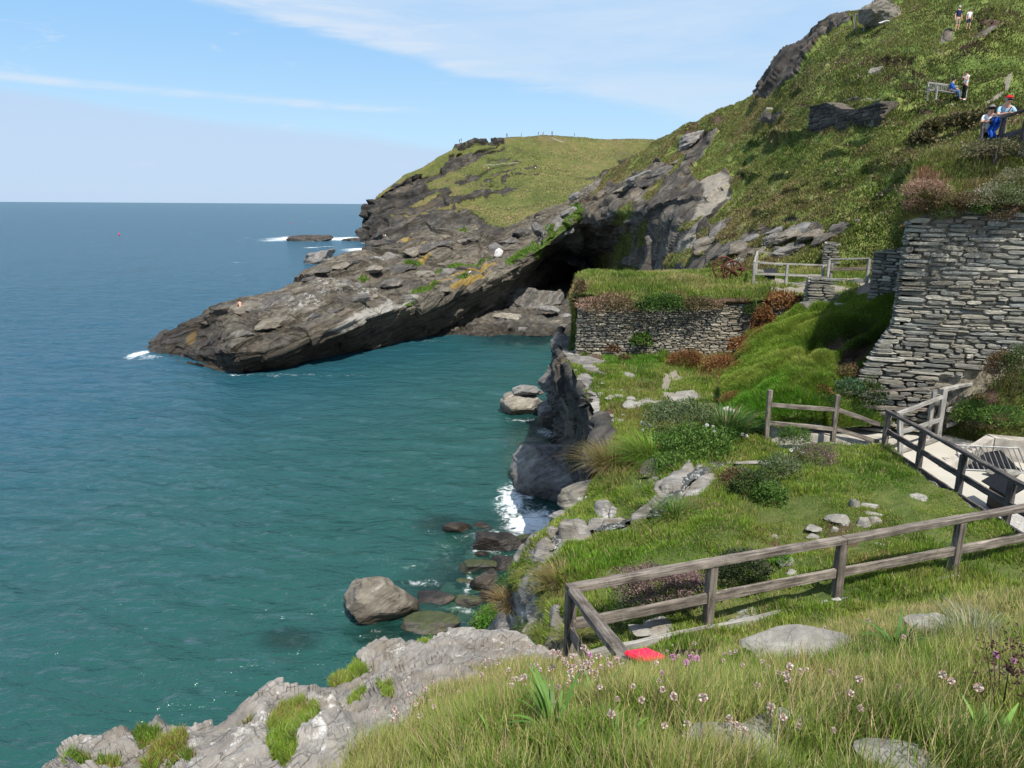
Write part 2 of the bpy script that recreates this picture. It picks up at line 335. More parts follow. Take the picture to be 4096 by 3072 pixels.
# ------------------------------------------------------------------ sea
def sea_mat():
    m, n, out = newmat('sea_water'); pos = geo(n); sp = n.new('ShaderNodeSeparateXYZ', None, Vector=pos)
    x, y = sp.outputs[0], sp.outputs[1]
    # clear sandy water in the cove, bluer deep water outside
    cove = n.m('ADD', n.m('MULTIPLY', x, 0.020), n.m('MULTIPLY', y, -0.0085)); cove = n.m('ADD', cove, n.m('MULTIPLY', n.m('SUBTRACT', n.noise(pos, 0.03, 4, 0.6), 0.5), 0.45))
    f = n.ss(cove, -1.5, -0.25)
    c = n.mix(f, (.016, .070, .110), (.014, .066, .056))
    c = n.mix(n.m('MULTIPLY', n.ss(n.noise(n.new('ShaderNodeMapping', None, Vector=pos).outputs[0], 0.05, 5, 0.65), 0.5, 0.72), 0.35), c, (.009, .045, .058))
    def wmap(sxx, syy, a):
        mp = n.new('ShaderNodeMapping', None, Vector=pos); mp.inputs['Rotation'].default_value = (0, 0, a); mp.inputs['Scale'].default_value = (sxx, syy, 1); return mp.outputs[0]
    h = n.m('ADD', n.m('MULTIPLY', n.noise(wmap(0.30, 0.62, 0.35), 1.0, 6, 0.6, 0.4), 0.9), n.m('MULTIPLY', n.noise(wmap(1.5, 2.6, -0.2), 1.0, 4, 0.6, 0.3), 0.22))
    bp = n.new('ShaderNodeBump', None, Strength=0.85, Distance=0.8, Height=h)
    foam = n.attr('foam'); far_ = n.ss(y, 70.0, 200.0); fz = n.mix(far_, n.noise(pos, 1.5, 8, 0.8, 1.4), n.noise(wmap(0.16, 0.5, 0.0), 1.0, 8, 0.8, 1.0)); fv = n.ss(n.m('ADD', n.m('MULTIPLY', foam, 0.42), n.m('MULTIPLY', fz, 1.05)), 0.70, 0.98); fv = n.m('MULTIPLY', fv, n.ss(foam, 0.02, 0.2))
    # scattered whitecaps out at sea
    cap = n.m('MULTIPLY', n.ss(n.noise(wmap(0.035, 0.13, 0.1), 1.0, 6, 0.74, 0.8), 0.665, 0.73), n.ss(y, 90.0, 200.0))
    fv = n.m('MAXIMUM', fv, n.m('MULTIPLY', cap, 0.8))
    dif = n.new('ShaderNodeBsdfDiffuse', None, Color=c); n.l.new(bp.outputs[0], dif.inputs['Normal'])
    tr = n.new('ShaderNodeBsdfTransparent', None, Color=(.55, .80, .74))
    body = n.new('ShaderNodeMixShader', None, _0=n.attr('clear'), _1=dif, _2=tr)
    gl = n.new('ShaderNodeBsdfGlossy', None, Color=(1, 1, 1), Roughness=0.12); n.l.new(bp.outputs[0], gl.inputs['Normal'])
    fr = n.new('ShaderNodeFresnel', None, IOR=1.33); n.l.new(bp.outputs[0], fr.inputs['Normal'])
    s1 = n.new('ShaderNodeMixShader', None, _0=n.m('MINIMUM', n.m('MULTIPLY', fr, 0.9), 0.33), _1=body, _2=gl)
    fo = n.new('ShaderNodeBsdfDiffuse', None, Color=(.80, .84, .85))
    s2 = n.new('ShaderNodeMixShader', None, _0=fv, _1=s1, _2=fo); n.l.new(s2.outputs[0], out.inputs[0]); return m
FOAM = []   # (x, y, radius x, radius y, angle, strength)
def foam_px(px, py, rx, ry, s=1.0):
    c = S(px, py); k = np.linalg.norm(c-CAM)/F; sl_ = math.hypot(c[0], c[1])/CAMZ
    FOAM.append((c[0], c[1], rx*k, ry*k*sl_, s))
for a in [(2130, 2090, 150, 90, 1.0), (2050, 2010, 90, 110, 0.9), (2110, 1980, 40, 60, .8), (2180, 1730, 60, 40, .6), (2090, 1680, 90, 14, .6), (1500, 2530, 150, 14, .45), (1700, 2330, 120, 24, .5), (1100, 1500, 500, 7, .45), (1700, 1365, 200, 7, .4), (2100, 2240, 90, 30, .7), (1960, 2200, 120, 40, .6), (1850, 2440, 140, 26, .55), (1990, 2390, 60, 60, .7), (2150, 2110, 60, 40, 1.1), (2050, 1990, 60, 60, 0.62), (1985, 2140, 90, 40, 0.5), (1880, 2150, 120, 24, 0.5), (1870, 2330, 22, 80, 0.72), (1900, 2385, 60, 22, 0.7), (2000, 2250, 50, 30, 0.55),
          (1760, 2200, 110, 60, 0.34), (1800, 2445, 60, 30, 0.4), (2085, 2290, 25, 30, 0.6), (550, 1418, 40, 18, 0.95), (600, 1428, 80, 10, 0.6), (940, 1503, 30, 6, 0.7), (700, 1478, 60, 6, 0.35), (2400, 1340, 60, 8, 0.4),
          (1200, 953, 150, 12, 1.0), (1380, 955, 110, 10, 0.95), (1250, 990, 60, 4, 0.7), (1270, 1052, 70, 6, 0.8), (1430, 998, 70, 9, 0.95), (1490, 968, 40, 9, 0.9), (1100, 962, 90, 5, 0.7), (1560, 1000, 60, 10, 0.7), (1540, 2500, 40, 12, 0.25)]:
    foam_px(*a)
ys = [3.0]
while ys[-1] < 45000: ys.append(ys[-1]+max(0.16, min(0.0042*ys[-1] if ys[-1] < 130 else 0.011*ys[-1], 3000)))
ys = np.array(ys); us = np.concatenate([np.linspace(-1.35, -0.8, 30)[:-1], np.linspace(-0.8, 0.22, 330), np.linspace(0.22, 1.2, 40)[1:]])
Yg, Ug = np.meshgrid(ys, us, indexing='ij'); Xg = Ug*(Yg+6)
Vs = np.stack([Xg, Yg, 0*Xg], -1).reshape(-1, 3)
fade = np.clip(1-(Vs[:, 1]-60)/160, 0, 1)
wv = Vs.copy(); wv[:, 2] = 0
rot_ = np.array([[math.cos(.35), -math.sin(.35), 0], [math.sin(.35), math.cos(.35), 0], [0, 0, 1]])
wp = (wv@rot_.T)
Vs[:, 2] += fade*(0.16*perlin(wp*(0.16, 0.36, 1)+0.5)+0.09*perlin(wp*(0.45, 0.95, 1)+7.5)+0.04*perlin(wp*(1.3, 2.3, 1)+3.5))
fm = np.zeros(len(Vs)); clr = np.zeros(len(Vs))
for (fx, fy, rx, ry, s_) in FOAM:
    fm = np.maximum(fm, s_*np.clip(1.25-np.sqrt(((Vs[:, 0]-fx)/rx)**2+((Vs[:, 1]-fy)/ry)**2), 0, 1))
near_ = Vs[:, 1] < 110
px_, py_, _ = proj(Vs)
clr[near_] = (0.62*blob(px_, py_, [(1850, 2400, 330, 200, -35), (2000, 2180, 220, 120), (1560, 2540, 160, 60), (1160, 2560, 120, 45), (2150, 1800, 130, 200), (2120, 1350, 220, 45), (1760, 2100, 100, 40)]))[near_]
seao = mesh_np('sea', Vs, grid_quads(len(ys), len(us)), smooth=True, mat=sea_mat(), attrs={'foam': fm, 'clear': clr}); tag(seao, kind='structure')

# ------------------------------------------------------------------ land: far headland
def zcl(V, base, soft): return np.clip((V[:, 2]-base)/soft, 0, 1)
def lerp_net(top, bot, fr, pw=1.0):
    T, B = np.array(top, float), np.array(bot, float)
    return [[tuple(T[j]+(B[j]-T[j])*np.array((f, f, f**pw))) for j in range(len(T))] for f in fr]
top = [(1449, 948, 325), (1478, 850, 330), (1520, 795, 335), (1616, 716, 345), (1710, 655, 350), (1790, 612, 358), (1860, 580, 364), (1946, 568, 372), (2022, 552, 378), (2091, 545, 384), (2190, 542, 388), (2281, 550, 394), (2400, 558, 400), (2566, 560, 410), (2800, 565, 420), (3100, 580, 430)]
bot = [(1452, 968, 303), (1475, 975, 292), (1500, 985, 273), (1540, 1005, 255), (1600, 1015, 248), (1680, 1010, 244), (1770, 1005, 240), (1880, 1000, 238), (1980, 995, 236), (2080, 990, 234), (2180, 985, 232), (2280, 975, 228), (2400, 960, 224), (2560, 950, 220), (2760, 940, 215), (3000, 930, 210)]
rows = lerp_net(top, bot, [0, .12, .25, .4, .55, .7, .82, .92, 1.0], 1.1)
rows.append([(a, b+45, c-4) for a, b, c in bot])
Wf = toW(rows); back = Wf[0]+np.array((0, 60, -4.0)); back[:4, 2] -= 18; back2 = back+np.array((0, 120, -40.0)); Wf = np.concatenate([back2[None], back[None], Wf])
FARROCK = [(1880, 625, 120, 7, -22), (1960, 610, 60, 7, -15), (1850, 655, 110, 10, -25), (1780, 690, 90, 12, -28), (1985, 762, 90, 11, -6), (1900, 790, 120, 13, -8), (1920, 690, 70, 7, -20), (2000, 640, 50, 5, -10), (1870, 720, 60, 9, -20), (1830, 585, 50, 16, -8), (1925, 570, 70, 8, -12), (1990, 572, 35, 8, 0), (2430, 685, 90, 10, -24), (2060, 705, 60, 3, -4), (2010, 690, 60, 4, -12), (1960, 910, 110, 14, 10), (1985, 690, 26, 5, -10), (2030, 660, 40, 3, -6), (2075, 648, 30, 3, -4), (2010, 712, 22, 6, -30), (1950, 715, 30, 5, -15), (2120, 672, 24, 4), (2150, 690, 14, 3), (1945, 740, 30, 4, -10), (2200, 608, 14, 3), (1830, 625, 14, 6, -20), (1795, 632, 10, 7), (1890, 885, 80, 30, 15)]
def far_masks(V, px, py, N):
    poly = [(1300, 1100), (1440, 860), (1560, 750), (1650, 705), (1730, 700), (1680, 745), (1760, 760), (1820, 765), (1800, 800), (1830, 830), (1810, 850), (1830, 880), (1900, 905), (1990, 925), (2020, 960), (2000, 1100)]
    x = px+18*fbm(V*0.09, 3); y = py+12*fbm(V*0.09+30, 3)
    r = np.maximum(in_poly(x, y, poly)*1.0, blob(x, y, FARROCK))
    r = np.maximum(r-0.75*blob(x, y, [(1700, 800, 90, 9, -20), (1660, 860, 70, 7, -15), (1780, 820, 60, 9, -10), (1600, 860, 60, 6, -20)]), 0)
    return {'rock': r, 'soil': 0*r, 'path': blob(px, py, [(2230, 560, 50, 4, 20), (2000, 655, 120, 2.5, -6)])*0.6}
def far_disp(V, N, at):
    s = strata(V, (-0.34, -0.2, 0.92), 3.2, 18, 4.6, 0.5)+1.6*fbm(V*0.10, 4)
    return at['rock']*s*1.1 + (1-at['rock'])*(0.8*fbm(V*0.05, 4)+0.3*fbm(V*0.3, 3))
PF = patch('headland', Wf, 330, 620, M['far'], far_masks, far_disp)

# ------------------------------------------------------------------ land: rocky promontory of tilted slate running into the cave
c_ = lambda px, py: S(px, py, -0.4)
cols = [
 [(560, 1410, 75), (573, 1405, 73.8), (583, 1408, 73.2), (596, 1414, 72.8), (612, 1420, 72.4), (630, 1428, 72.0), c_(640, 1438)],
 [(650, 1330, 80), (657, 1328, 76.5), (672, 1348, 75), (686, 1372, 73.6), (700, 1405, 72), (708, 1438, 71.5), c_(714, 1472)],
 [(750, 1290, 84), (765, 1279, 79), (785, 1312, 76), (800, 1360, 71.5), (812, 1408, 67.6), (826, 1448, 66.6), c_(835, 1489)],
 [(860, 1240, 86), (880, 1219, 81), (898, 1268, 74), (912, 1332, 67), (925, 1388, 62.6), (932, 1444, 62.4), c_(939, 1505)],
 [(1000, 1220, 90), (1000, 1193, 84), (1010, 1250, 75), (1020, 1325, 67), (1024, 1380, 63.2), (1028, 1436, 63), c_(1030, 1494)],
 [(1095, 1190, 94), (1102, 1162, 88), (1108, 1240, 77), (1115, 1322, 68), (1120, 1376, 64.2), (1117, 1432, 64.4), c_(1118, 1484)],
 [(1200, 1145, 98), (1195, 1116, 92), (1205, 1195, 80), (1215, 1280, 71), (1222, 1338, 66.6), (1218, 1400, 66.9), c_(1215, 1462)],
 [(1300, 1110, 102), (1297, 1072, 95), (1305, 1152, 82), (1320, 1238, 73), (1330, 1304, 67.8), (1320, 1372, 69.2), c_(1314, 1435)],
 [(1410, 1070, 106), (1400, 1035, 98), (1415, 1120, 85), (1425, 1205, 76), (1432, 1272, 70.6), (1430, 1342, 72), c_(1428, 1418)],
 [(1520, 1040, 110), (1521, 1012, 101), (1525, 1100, 88), (1530, 1185, 79), (1540, 1248, 73.5), (1535, 1320, 75.6), c_(1524, 1396)],
 [(1600, 1010, 114), (1600, 994, 104), (1600, 1080, 91), (1610, 1165, 82), (1625, 1222, 76.5), (1628, 1300, 79), c_(1625, 1374)],
 [(1660, 985, 118), (1656, 962, 107), (1662, 1055, 94), (1678, 1140, 84), (1700, 1212, 79), (1705, 1290, 81.5), c_(1702, 1352)],
 [(1750, 965, 122), (1745, 943, 110), (1752, 1035, 97), (1770, 1120, 87), (1790, 1190, 82), (1810, 1265, 85), c_(1815, 1330)],
 [(1840, 945, 124), (1845, 925, 113), (1850, 1010, 100), (1862, 1085, 90), (1880, 1155, 85), (1905, 1240, 89), c_(1925, 1325)],
 [(1910, 930, 126), (1910, 905, 114), (1915, 985, 102), (1925, 1055, 93), (1945, 1125, 87.5), (1985, 1225, 94), (2010, 1320, 97)],
 [(1985, 975, 128), (1980, 950, 112), (1985, 995, 104), (1995, 1040, 97), (2015, 1100, 90), (2065, 1190, 100), (2090, 1290, 106)],
 [(2050, 940, 128), (2045, 915, 113), (2050, 960, 105), (2055, 1005, 99), (2080, 1060, 92), (2120, 1140, 106), (2160, 1250, 114)],
 [(2115, 900, 130), (2110, 878, 114), (2115, 915, 107), (2125, 955, 102), (2150, 1010, 95), (2180, 1090, 112), (2240, 1200, 122)],
 [(2190, 870, 132), (2185, 846, 116), (2190, 875, 109), (2200, 905, 104), (2220, 955, 98), (2240, 1040, 116), (2300, 1150, 128)],
 [(2250, 845, 134), (2250, 822, 117), (2255, 845, 111), (2265, 870, 106), (2280, 905, 100.5), (2290, 990, 118), (2350, 1090, 132)],
 [(2320, 790, 136), (2320, 775, 119), (2322, 795, 113), (2326, 815, 108), (2335, 850, 103), (2350, 940, 118), (2420, 1030, 134)],
 [(2420, 720, 138), (2420, 720, 122), (2420, 740, 117), (2422, 765, 112), (2425, 800, 106), (2440, 890, 118), (2500, 990, 134)],
]
Wp = np.transpose(toW(cols), (1, 0, 2)); b0 = Wp[0].copy(); b0[:, 1] += 6; b0[:, 2] = -1.5; Wp = np.concatenate([b0[None], Wp])
def prom_masks(V, px, py, N):
    g = blob(px, py, [(2150, 985, 100, 18, -22), (2240, 930, 60, 40, -30), (2155, 1010, 22, 40, 0), (2070, 1030, 60, 14, -30), (1850, 940, 25, 10), (2300, 850, 40, 40, -40), (2215, 900, 50, 20, -30), (1700, 1168, 60, 12, -15), (1640, 1215, 20, 10), (1855, 1120, 30, 12, -15), (1760, 1080, 40, 8, -10), (1840, 1060, 130, 8, -12), (1650, 1050, 40, 8), (1450, 1100, 25, 8), (2140, 820, 120, 6, -20)])
    y = blob(px, py, [(1880, 1085, 110, 10, -14), (1760, 1130, 70, 10, -14), (1940, 1062, 60, 8, -10), (1600, 975, 60, 7, -10), (1700, 1040, 40, 12, -10), (1780, 925, 90, 8, -12), (755, 1330, 22, 40, 20), (1720, 980, 60, 7, -10), (1880, 1130, 120, 14, -28)])
    wh = blob(px, py, [(1330, 1150, 70, 38, -8), (1450, 1160, 65, 26, 10), (1240, 1215, 60, 24, -10), (1130, 1205, 40, 16), (1210, 1240, 70, 14), (1020, 1212, 40, 10, -5)])
    pale = blob(px, py, [(1480, 1255, 160, 28, -22), (1620, 1210, 60, 20, -15), (1370, 1310, 60, 14, -20)])
    return {'rock': 1-g, 'soil': 0*g, 'yel': y, 'wht': wh, 'pale': pale}
def prom_disp(V, N, at):
    s = strata(V, (-0.16, -0.20, 0.96), 0.75, 6.5, 0.8, 0.5)+strata(V+31, (-0.16, -0.18, 0.96), 0.26, 3.0, 0.26, 0.5)+strata(V+11, (-0.17, -0.2, 0.96), 2.1, 15, 1.3, 0.4)
    return s*0.95+strata(V+5, (0.75, -0.55, 0.35), 1.7, 3.2, 0.32, 0.5)+0.2*fbm(V*0.18, 4)+0.05*fbm(V*1.1, 3)
def prom_mat():
    m, n, out = newmat('promontory_slate'); pos = geo(n)
    c, h = rock_nodes(n, pos, rot=(R(-12), R(9.5), 0), scale=0.8, dark=(.018, .016, .0135), mid=(.098, .085, .065), light=(.27, .24, .185), stretch=9)
    br = n.m('MULTIPLY', n.m('SUBTRACT', n.noise(pos, 1.1, 8, 0.75), 0.5), 1.3)
    c = n.mix(n.m('MULTIPLY', n.ss(n.m('ADD', n.attr('pale'), br), 0.4, 0.8), 0.7), c, (.42, .40, .355))
    c = n.mix(n.m('MULTIPLY', n.ss(n.m('ADD', n.attr('yel'), br), 0.55, 0.8), 0.75), c, (.34, .23, .045))
    c = n.mix(n.m('MULTIPLY', n.m('MULTIPLY', n.ss(n.noise(pos, 1.6, 9, 0.82, 0.6), 0.50, 0.60), n.ss(n.attr('wht'), 0.1, 0.7)), 0.75), c, (.55, .54, .51))
    tcx, th = turf_nodes(n, pos, 1.0); fg = n.ss(n.m('ADD', n.m('SUBTRACT', 1.0, n.attr('rock')), br), 0.5, 0.62)
    c = n.mix(fg, c, n.mix(0.5, tcx, (.10, .16, .03)))
    # foot darkened by tide, and higher up for the shade of the undercut face
    z = n.new('ShaderNodeSeparateXYZ', None, Vector=pos).outputs[2]
    wz = n.ss(n.m('ADD', z, n.m('MULTIPLY', br, 1.6)), 4.0, 1.2)
    c = n.mix(n.m('MULTIPLY', wz, 0.85), c, n.mix(1.0, c, (.34, .31, .29), 'MULTIPLY'))
    bsdf(n, out, c, n.m('SUBTRACT', 0.85, n.m('MULTIPLY', wz, 0.35)), h, 1.0, 0.7, 0.3); return m
M['prom'] = prom_mat()
PP = patch('promontory', Wp, 420, 1000, M['prom'], prom_masks, prom_disp, smooth=False)

# ------------------------------------------------------------------ land: the hillside with the cliff above the cave
hk = [
 [(2420, 712, 123), (2380, 765, 116), (2345, 815, 109), (2328, 850, 104), (2320, 885, 102), (2345, 960, 110), (2345, 1060, 118), (2330, 1180, 124)],
 [(2540, 640, 118), (2490, 705, 111), (2445, 770, 104), (2415, 820, 99), (2392, 868, 95.5), (2410, 950, 103), (2410, 1040, 108), (2395, 1150, 112)],
 [(2657, 556, 112), (2612, 640, 104), (2565, 720, 96), (2525, 790, 90), (2490, 850, 86), (2500, 940, 90), (2495, 1020, 93), (2480, 1115, 95)],
 [(2769, 505, 105), (2730, 600, 95), (2690, 690, 86), (2650, 780, 80), (2620, 850, 76), (2610, 935, 76), (2600, 1015, 75), (2585, 1105, 73)],
 [(2870, 444, 98), (2850, 560, 86), (2820, 680, 76), (2790, 780, 69), (2760, 870, 63), (2740, 950, 60), (2722, 1025, 57), (2700, 1105, 54)],
 [(2979, 400, 92), (2980, 530, 78), (2970, 660, 68), (2950, 780, 60), (2930, 880, 53), (2910, 960, 49), (2890, 1030, 46), (2880, 1105, 43)],
 [(3040, 358, 88), (3072, 500, 70), (3080, 640, 60), (3080, 780, 52), (3070, 890, 46), (3060, 970, 43), (3050, 1040, 41), (3040, 1105, 39)],
 [(3175, 197, 84), (3202, 400, 62), (3222, 580, 54), (3230, 740, 47), (3230, 870, 42), (3230, 960, 40), (3220, 1030, 38.5), (3220, 1100, 37)],
 [(3330, 80, 80), (3362, 330, 58), (3382, 540, 50), (3392, 720, 44), (3400, 860, 40), (3400, 950, 38), (3400, 1010, 37), (3400, 1080, 36)],
 [(3480, 40, 76), (3520, 290, 54), (3550, 520, 46), (3570, 700, 41), (3580, 850, 37.5), (3590, 940, 36), (3590, 1010, 35), (3590, 1080, 34)],
 [(3600, -15, 74), (3700, 260, 52), (3740, 450, 45.5), (3760, 600, 38), (3780, 720, 33), (3790, 820, 31), (3790, 900, 30.5), (3790, 1000, 30)],
 [(3850, -140, 72), (3900, 180, 52), (3920, 420, 45), (3940, 570, 34), (3950, 660, 28), (3950, 750, 26), (3950, 850, 26), (3950, 950, 26)],
 [(4150, -280, 70), (4150, 100, 52), (4150, 400, 43), (4150, 560, 30), (4150, 650, 25), (4150, 760, 24), (4150, 860, 24), (4150, 960, 24)],
 [(4700, -500, 68), (4700, 20, 52), (4700, 360, 42), (4700, 560, 30), (4700, 680, 24), (4700, 800, 23), (4700, 900, 23), (4700, 1000, 23)],
 [(5600, -900, 66), (5600, -100, 52), (5600, 330, 42), (5600, 560, 30), (5600, 700, 24), (5600, 850, 23), (5600, 950, 23), (5600, 1050, 23)],
]
Wh = np.transpose(toW(hk), (1, 0, 2)); bk1 = Wh[0]+np.array((4, 14, -2.0)); bk2 = Wh[0]+np.array((16, 50, -22.0)); Wh = np.concatenate([bk2[None], bk1[None], Wh])
HROCKP = [[(2325, 835), (2420, 775), (2560, 700), (2690, 640), (2790, 560), (2862, 500), (2875, 520), (2810, 620), (2760, 690), (2800, 740), (2860, 720), (2910, 690), (2930, 740), (2905, 830), (2840, 890), (2870, 960), (2900, 1000), (2890, 1110), (2250, 1130), (2240, 1000)],
          [(3010, 390), (3114, 262), (3175, 190), (3236, 130), (3330, 70), (3410, 66), (3400, 100), (3330, 125), (3260, 190), (3190, 270), (3120, 345), (3060, 395)],
          [(3470, 60), (3520, 0), (3590, -40), (3600, 0), (3560, 40), (3500, 70)]]
HROCKB = [(3100, 925, 75, 30, -5), (3245, 930, 55, 40, -5), (3000, 950, 60, 34, -15), (3095, 470, 60, 22, -18), (3500, 283, 36, 14, -20), (3405, 392, 40, 7, -6), (2960, 1000, 80, 40, -10), (3140, 1000, 50, 12), (3160, 870, 50, 10, -10), (3290, 1010, 14, 26), (3540, 95, 40, 6, -8), (3300, 250, 14, 8), (3790, 140, 22, 30), (3930, 130, 60, 10, -20)]
HGRASSB = [(2500, 990, 30, 90, 18), (2575, 930, 24, 60, 10), (2440, 1050, 60, 40), (2760, 900, 60, 14, -30), (2700, 1040, 60, 30, -20), (2820, 940, 40, 16, -30), (2500, 860, 60, 26, -50), (2620, 760, 70, 24, -52), (2700, 660, 60, 20, -52), (2780, 1010, 40, 14), (2930, 905, 60, 14, -20), (2480, 1080, 90, 16), (2880, 1060, 60, 20, -10), (3010, 985, 50, 12, -20)]
HDARK = [(3000, 640, 50, 9, -30), (3130, 700, 60, 8, -15), (3360, 620, 70, 8, -8), (3500, 660, 50, 9, -12), (3260, 800, 60, 9, -10), (3480, 830, 60, 9, -14), (3380, 900, 50, 9, -6), (3560, 400, 60, 7, -10), (3300, 300, 50, 8, -30), (3440, 180, 40, 8, -25), (3960, 110, 90, 40, 20), (3880, 225, 80, 30, -15), (3560, 245, 60, 12), (3640, 250, 60, 14), (3640, 300, 40, 20), (3750, 255, 40, 12, 10), (3700, 445, 90, 10, -5), (3860, 480, 90, 16, -10), (3740, 500, 70, 24, -10), (3680, 560, 50, 16, 5), (3420, 320, 60, 12, -15), (3150, 530, 90, 10, 0), (3000, 700, 50, 12), (3190, 760, 50, 12, -15), (3050, 850, 40, 12), (3330, 740, 50, 12, -10), (3440, 560, 70, 8, -20), (3040, 560, 60, 10, -20), (2740, 540, 60, 22, -55), (2840, 500, 40, 16, -50), (3180, 355, 40, 8, -20), (3980, 560, 60, 14, 10)]
def hill_masks(V, px, py, N):
    x = px+14*fbm(V*0.25, 3); y = py+12*fbm(V*0.25+40, 3)
    r = blob(x, y, HROCKB)
    for p in HROCKP: r = np.maximum(r, in_poly(x, y, p)*1.0)
    r = np.clip(r-0.9*blob(x, y, HGRASSB), 0, 1)
    s = blob(x, y, [(2790, 560, 60, 40, -45), (2720, 690, 90, 30, -55), (2870, 470, 30, 20, -30), (3210, 420, 40, 8), (3960, 100, 60, 26), (3860, 490, 60, 10), (3700, 455, 60, 6), (3640, 590, 60, 10), (2790, 500, 40, 10, -40)])*0.9
    p = blob(x, y, [(4030, 310, 14, 44, 20), (3970, 375, 60, 9, -35), (3770, 145, 16, 30, 10), (3930, 140, 70, 10, -18), (3440, 408, 120, 5, -3), (3880, 408, 120, 5, 0)])*0.85
    dk = blob(x, y, HDARK)
    pl = blob(x, y, [(2870, 760, 60, 60, -50), (2820, 850, 70, 40, -40), (2760, 980, 60, 40, -30)])
    return {'rock': r, 'soil': s, 'path': p, 'dk': dk, 'pl': pl}
def hill_disp(V, N, at):
    rk = at['rock']; sc = np.clip((V[:, 1]-30)/70, 0.35, 1.3)
    s = strata(V, (-0.62, -0.2, 0.75), 1.3, 6, 1.5, 0.9)+strata(V+9, (-0.62, -0.2, 0.75), 0.45, 2.5, 0.4, 0.9)+0.9*ridged(V*0.16, 4)
    return rk*s*sc + (1-rk)*(0.9*fbm(V*0.10, 4)*sc+0.28*fbm(V*0.5, 4)+0.35*at['dk'])
PH = patch('hillside', Wh, 420, 620, M['hill'], hill_masks, hill_disp)
# cave: a dark chamber behind the overhang
def rowpix(*r): return [list(x) for x in r]
ang = np.linspace(0, 2*math.pi, 40); ring = []
for t_, rr, xx, zz in [(106, 5.2, 6.8, 1.6), (111, 6.0, 7.4, 2), (118, 6, 8.5, 2.5), (130, 4.5, 10, 3), (140, 2.5, 11, 3), (144, 0.2, 11, 3)]:
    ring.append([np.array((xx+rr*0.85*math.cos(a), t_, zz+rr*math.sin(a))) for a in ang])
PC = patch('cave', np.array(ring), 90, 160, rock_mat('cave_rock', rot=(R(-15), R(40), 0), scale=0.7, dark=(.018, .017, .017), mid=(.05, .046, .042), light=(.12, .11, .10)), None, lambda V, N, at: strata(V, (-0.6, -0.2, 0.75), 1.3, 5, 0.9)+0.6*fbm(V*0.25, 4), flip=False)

# ------------------------------------------------------------------ sea bed near the shore
bx, by = np.meshgrid(np.linspace(-30, 14, 160), np.linspace(6, 104, 260)); Vb = np.stack([bx, by, 0*bx], -1).reshape(-1, 3)
Vb[:, 2] = -1.25+0.9*fbm(Vb*0.35, 4)
mb, nb, ob = newmat('seabed_stones'); pb = geo(nb)
bsdf(nb, ob, nb.ramp(nb.noise(pb, 0.5, 6, 0.65), [(0.35, (.03, .06, .055)), (0.52, (.09, .12, .09)), (0.66, (.24, .21, .13))]), 0.9)
tag(mesh_np('seabed', Vb, grid_quads(260, 160), smooth=True, mat=mb), kind='structure')

# ------------------------------------------------------------------ land: cliff under the plateau, terrace, plateau, lower turf
def Wz(p, dx, dy, dz): return np.array(p)+np.array((dx, dy, dz))
f0 = [(2250, 1330, 40), (2240, 1365, 34.5), (2245, 1440, 30.6), (2290, 1482, 28.5), (2330, 1560, 26.2), (2390, 1660, 23.6), (2420, 1730, 21.8), (2405, 1830, 19.8), (2385, 1910, 18.4)]
f1 = [(2240, 1370, 40.5), (2232, 1402, 35), (2230, 1470, 31.5), (2265, 1520, 30), (2295, 1620, 28.5), (2345, 1720, 26.5), (2370, 1800, 24.5), (2375, 1880, 22), (2375, 1950, 20)]
f2 = [(2232, 1450, 43), (2225, 1480, 36.5), (2230, 1560, 34), (2260, 1640, 32.5), (2285, 1740, 31.5), (2320, 1830, 30.5), (2350, 1900, 29.5), (2365, 1950, 28), (2370, 2000, 25)]
f3 = [S(2225, 1600, -.5), S(2200, 1690, -.5), S(2220, 1740, -.5), S(2245, 1810, -.5), S(2260, 1900, -.5), S(2300, 1980, -.5), S(2340, 2030, -.5), S(2360, 2060, -.5), S(2370, 2090, -.5)]
fin = [Wz(P(*c), 0.9, 0.2, -1.3) for c in f0]
def rock_only(V, px, py, N): return {'rock': 1+0*px, 'soil': 0*px, 'path': 0*px}
def cliff_disp(V, N, at): return 0.8*(strata(V, (0.5, -0.2, 0.84), 0.5, 2.4, 0.55, 0.9)+strata(V+7, (0.5, -0.2, 0.84), 1.5, 4.5, 0.7, 0.8))+0.4*fbm(V*0.35, 4)
M['cliff'] = rock_mat('sea_cliff', rot=(R(15), R(30), 0), scale=0.9, dark=(.014, .013, .0125), mid=(.042, .039, .035), light=(.135, .122, .102))
patch('sea_cliff', toW([fin, f0, f1, f2, f3]), 160, 260, M['cliff'], rock_only, cliff_disp, smooth=False)

# terrace above the lower wall
t0 = [(2293, 1185, 31.7), (2500, 1196, 31.1), (2700, 1200, 30.8), (2900, 1200, 30.5), (3080, 1192, 30.3), (3250, 1190, 30), (3450, 1200, 29.5), (3640, 1200, 29)]
t1 = [(2300, 1143, 34), (2500, 1147, 33.2), (2700, 1147, 33), (2900, 1147, 32.5), (3080, 1142, 32.4), (3250, 1142, 32.2), (3450, 1134, 32), (3650, 1134, 31.5)]
t2 = [(2312, 1112, 37), (2500, 1105, 37.5), (2700, 1102, 38), (2900, 1100, 37.8), (3080, 1095, 37.2), (3250, 1090, 36.5), (3450, 1078, 35.5), (3650, 1068, 34.5)]
t3 = [(2330, 1108, 44), (2500, 1100, 46), (2700, 1094, 48), (2900, 1088, 43.5), (3080, 1084, 41), (3250, 1078, 39.5), (3450, 1062, 38), (3650, 1050, 36.5)]
tm = t0
Wt = toW([tm, tm, t0, t1, t2, t3]); Wt[0] = Wt[2]+(0, 1.1, -3.0); Wt[1] = Wt[2]+(0, .45, -0.5); lf = Wt[:, 0]+np.array((0.9, 0.4, -3.2)); Wt = np.concatenate([lf[:, None], Wt], 1)
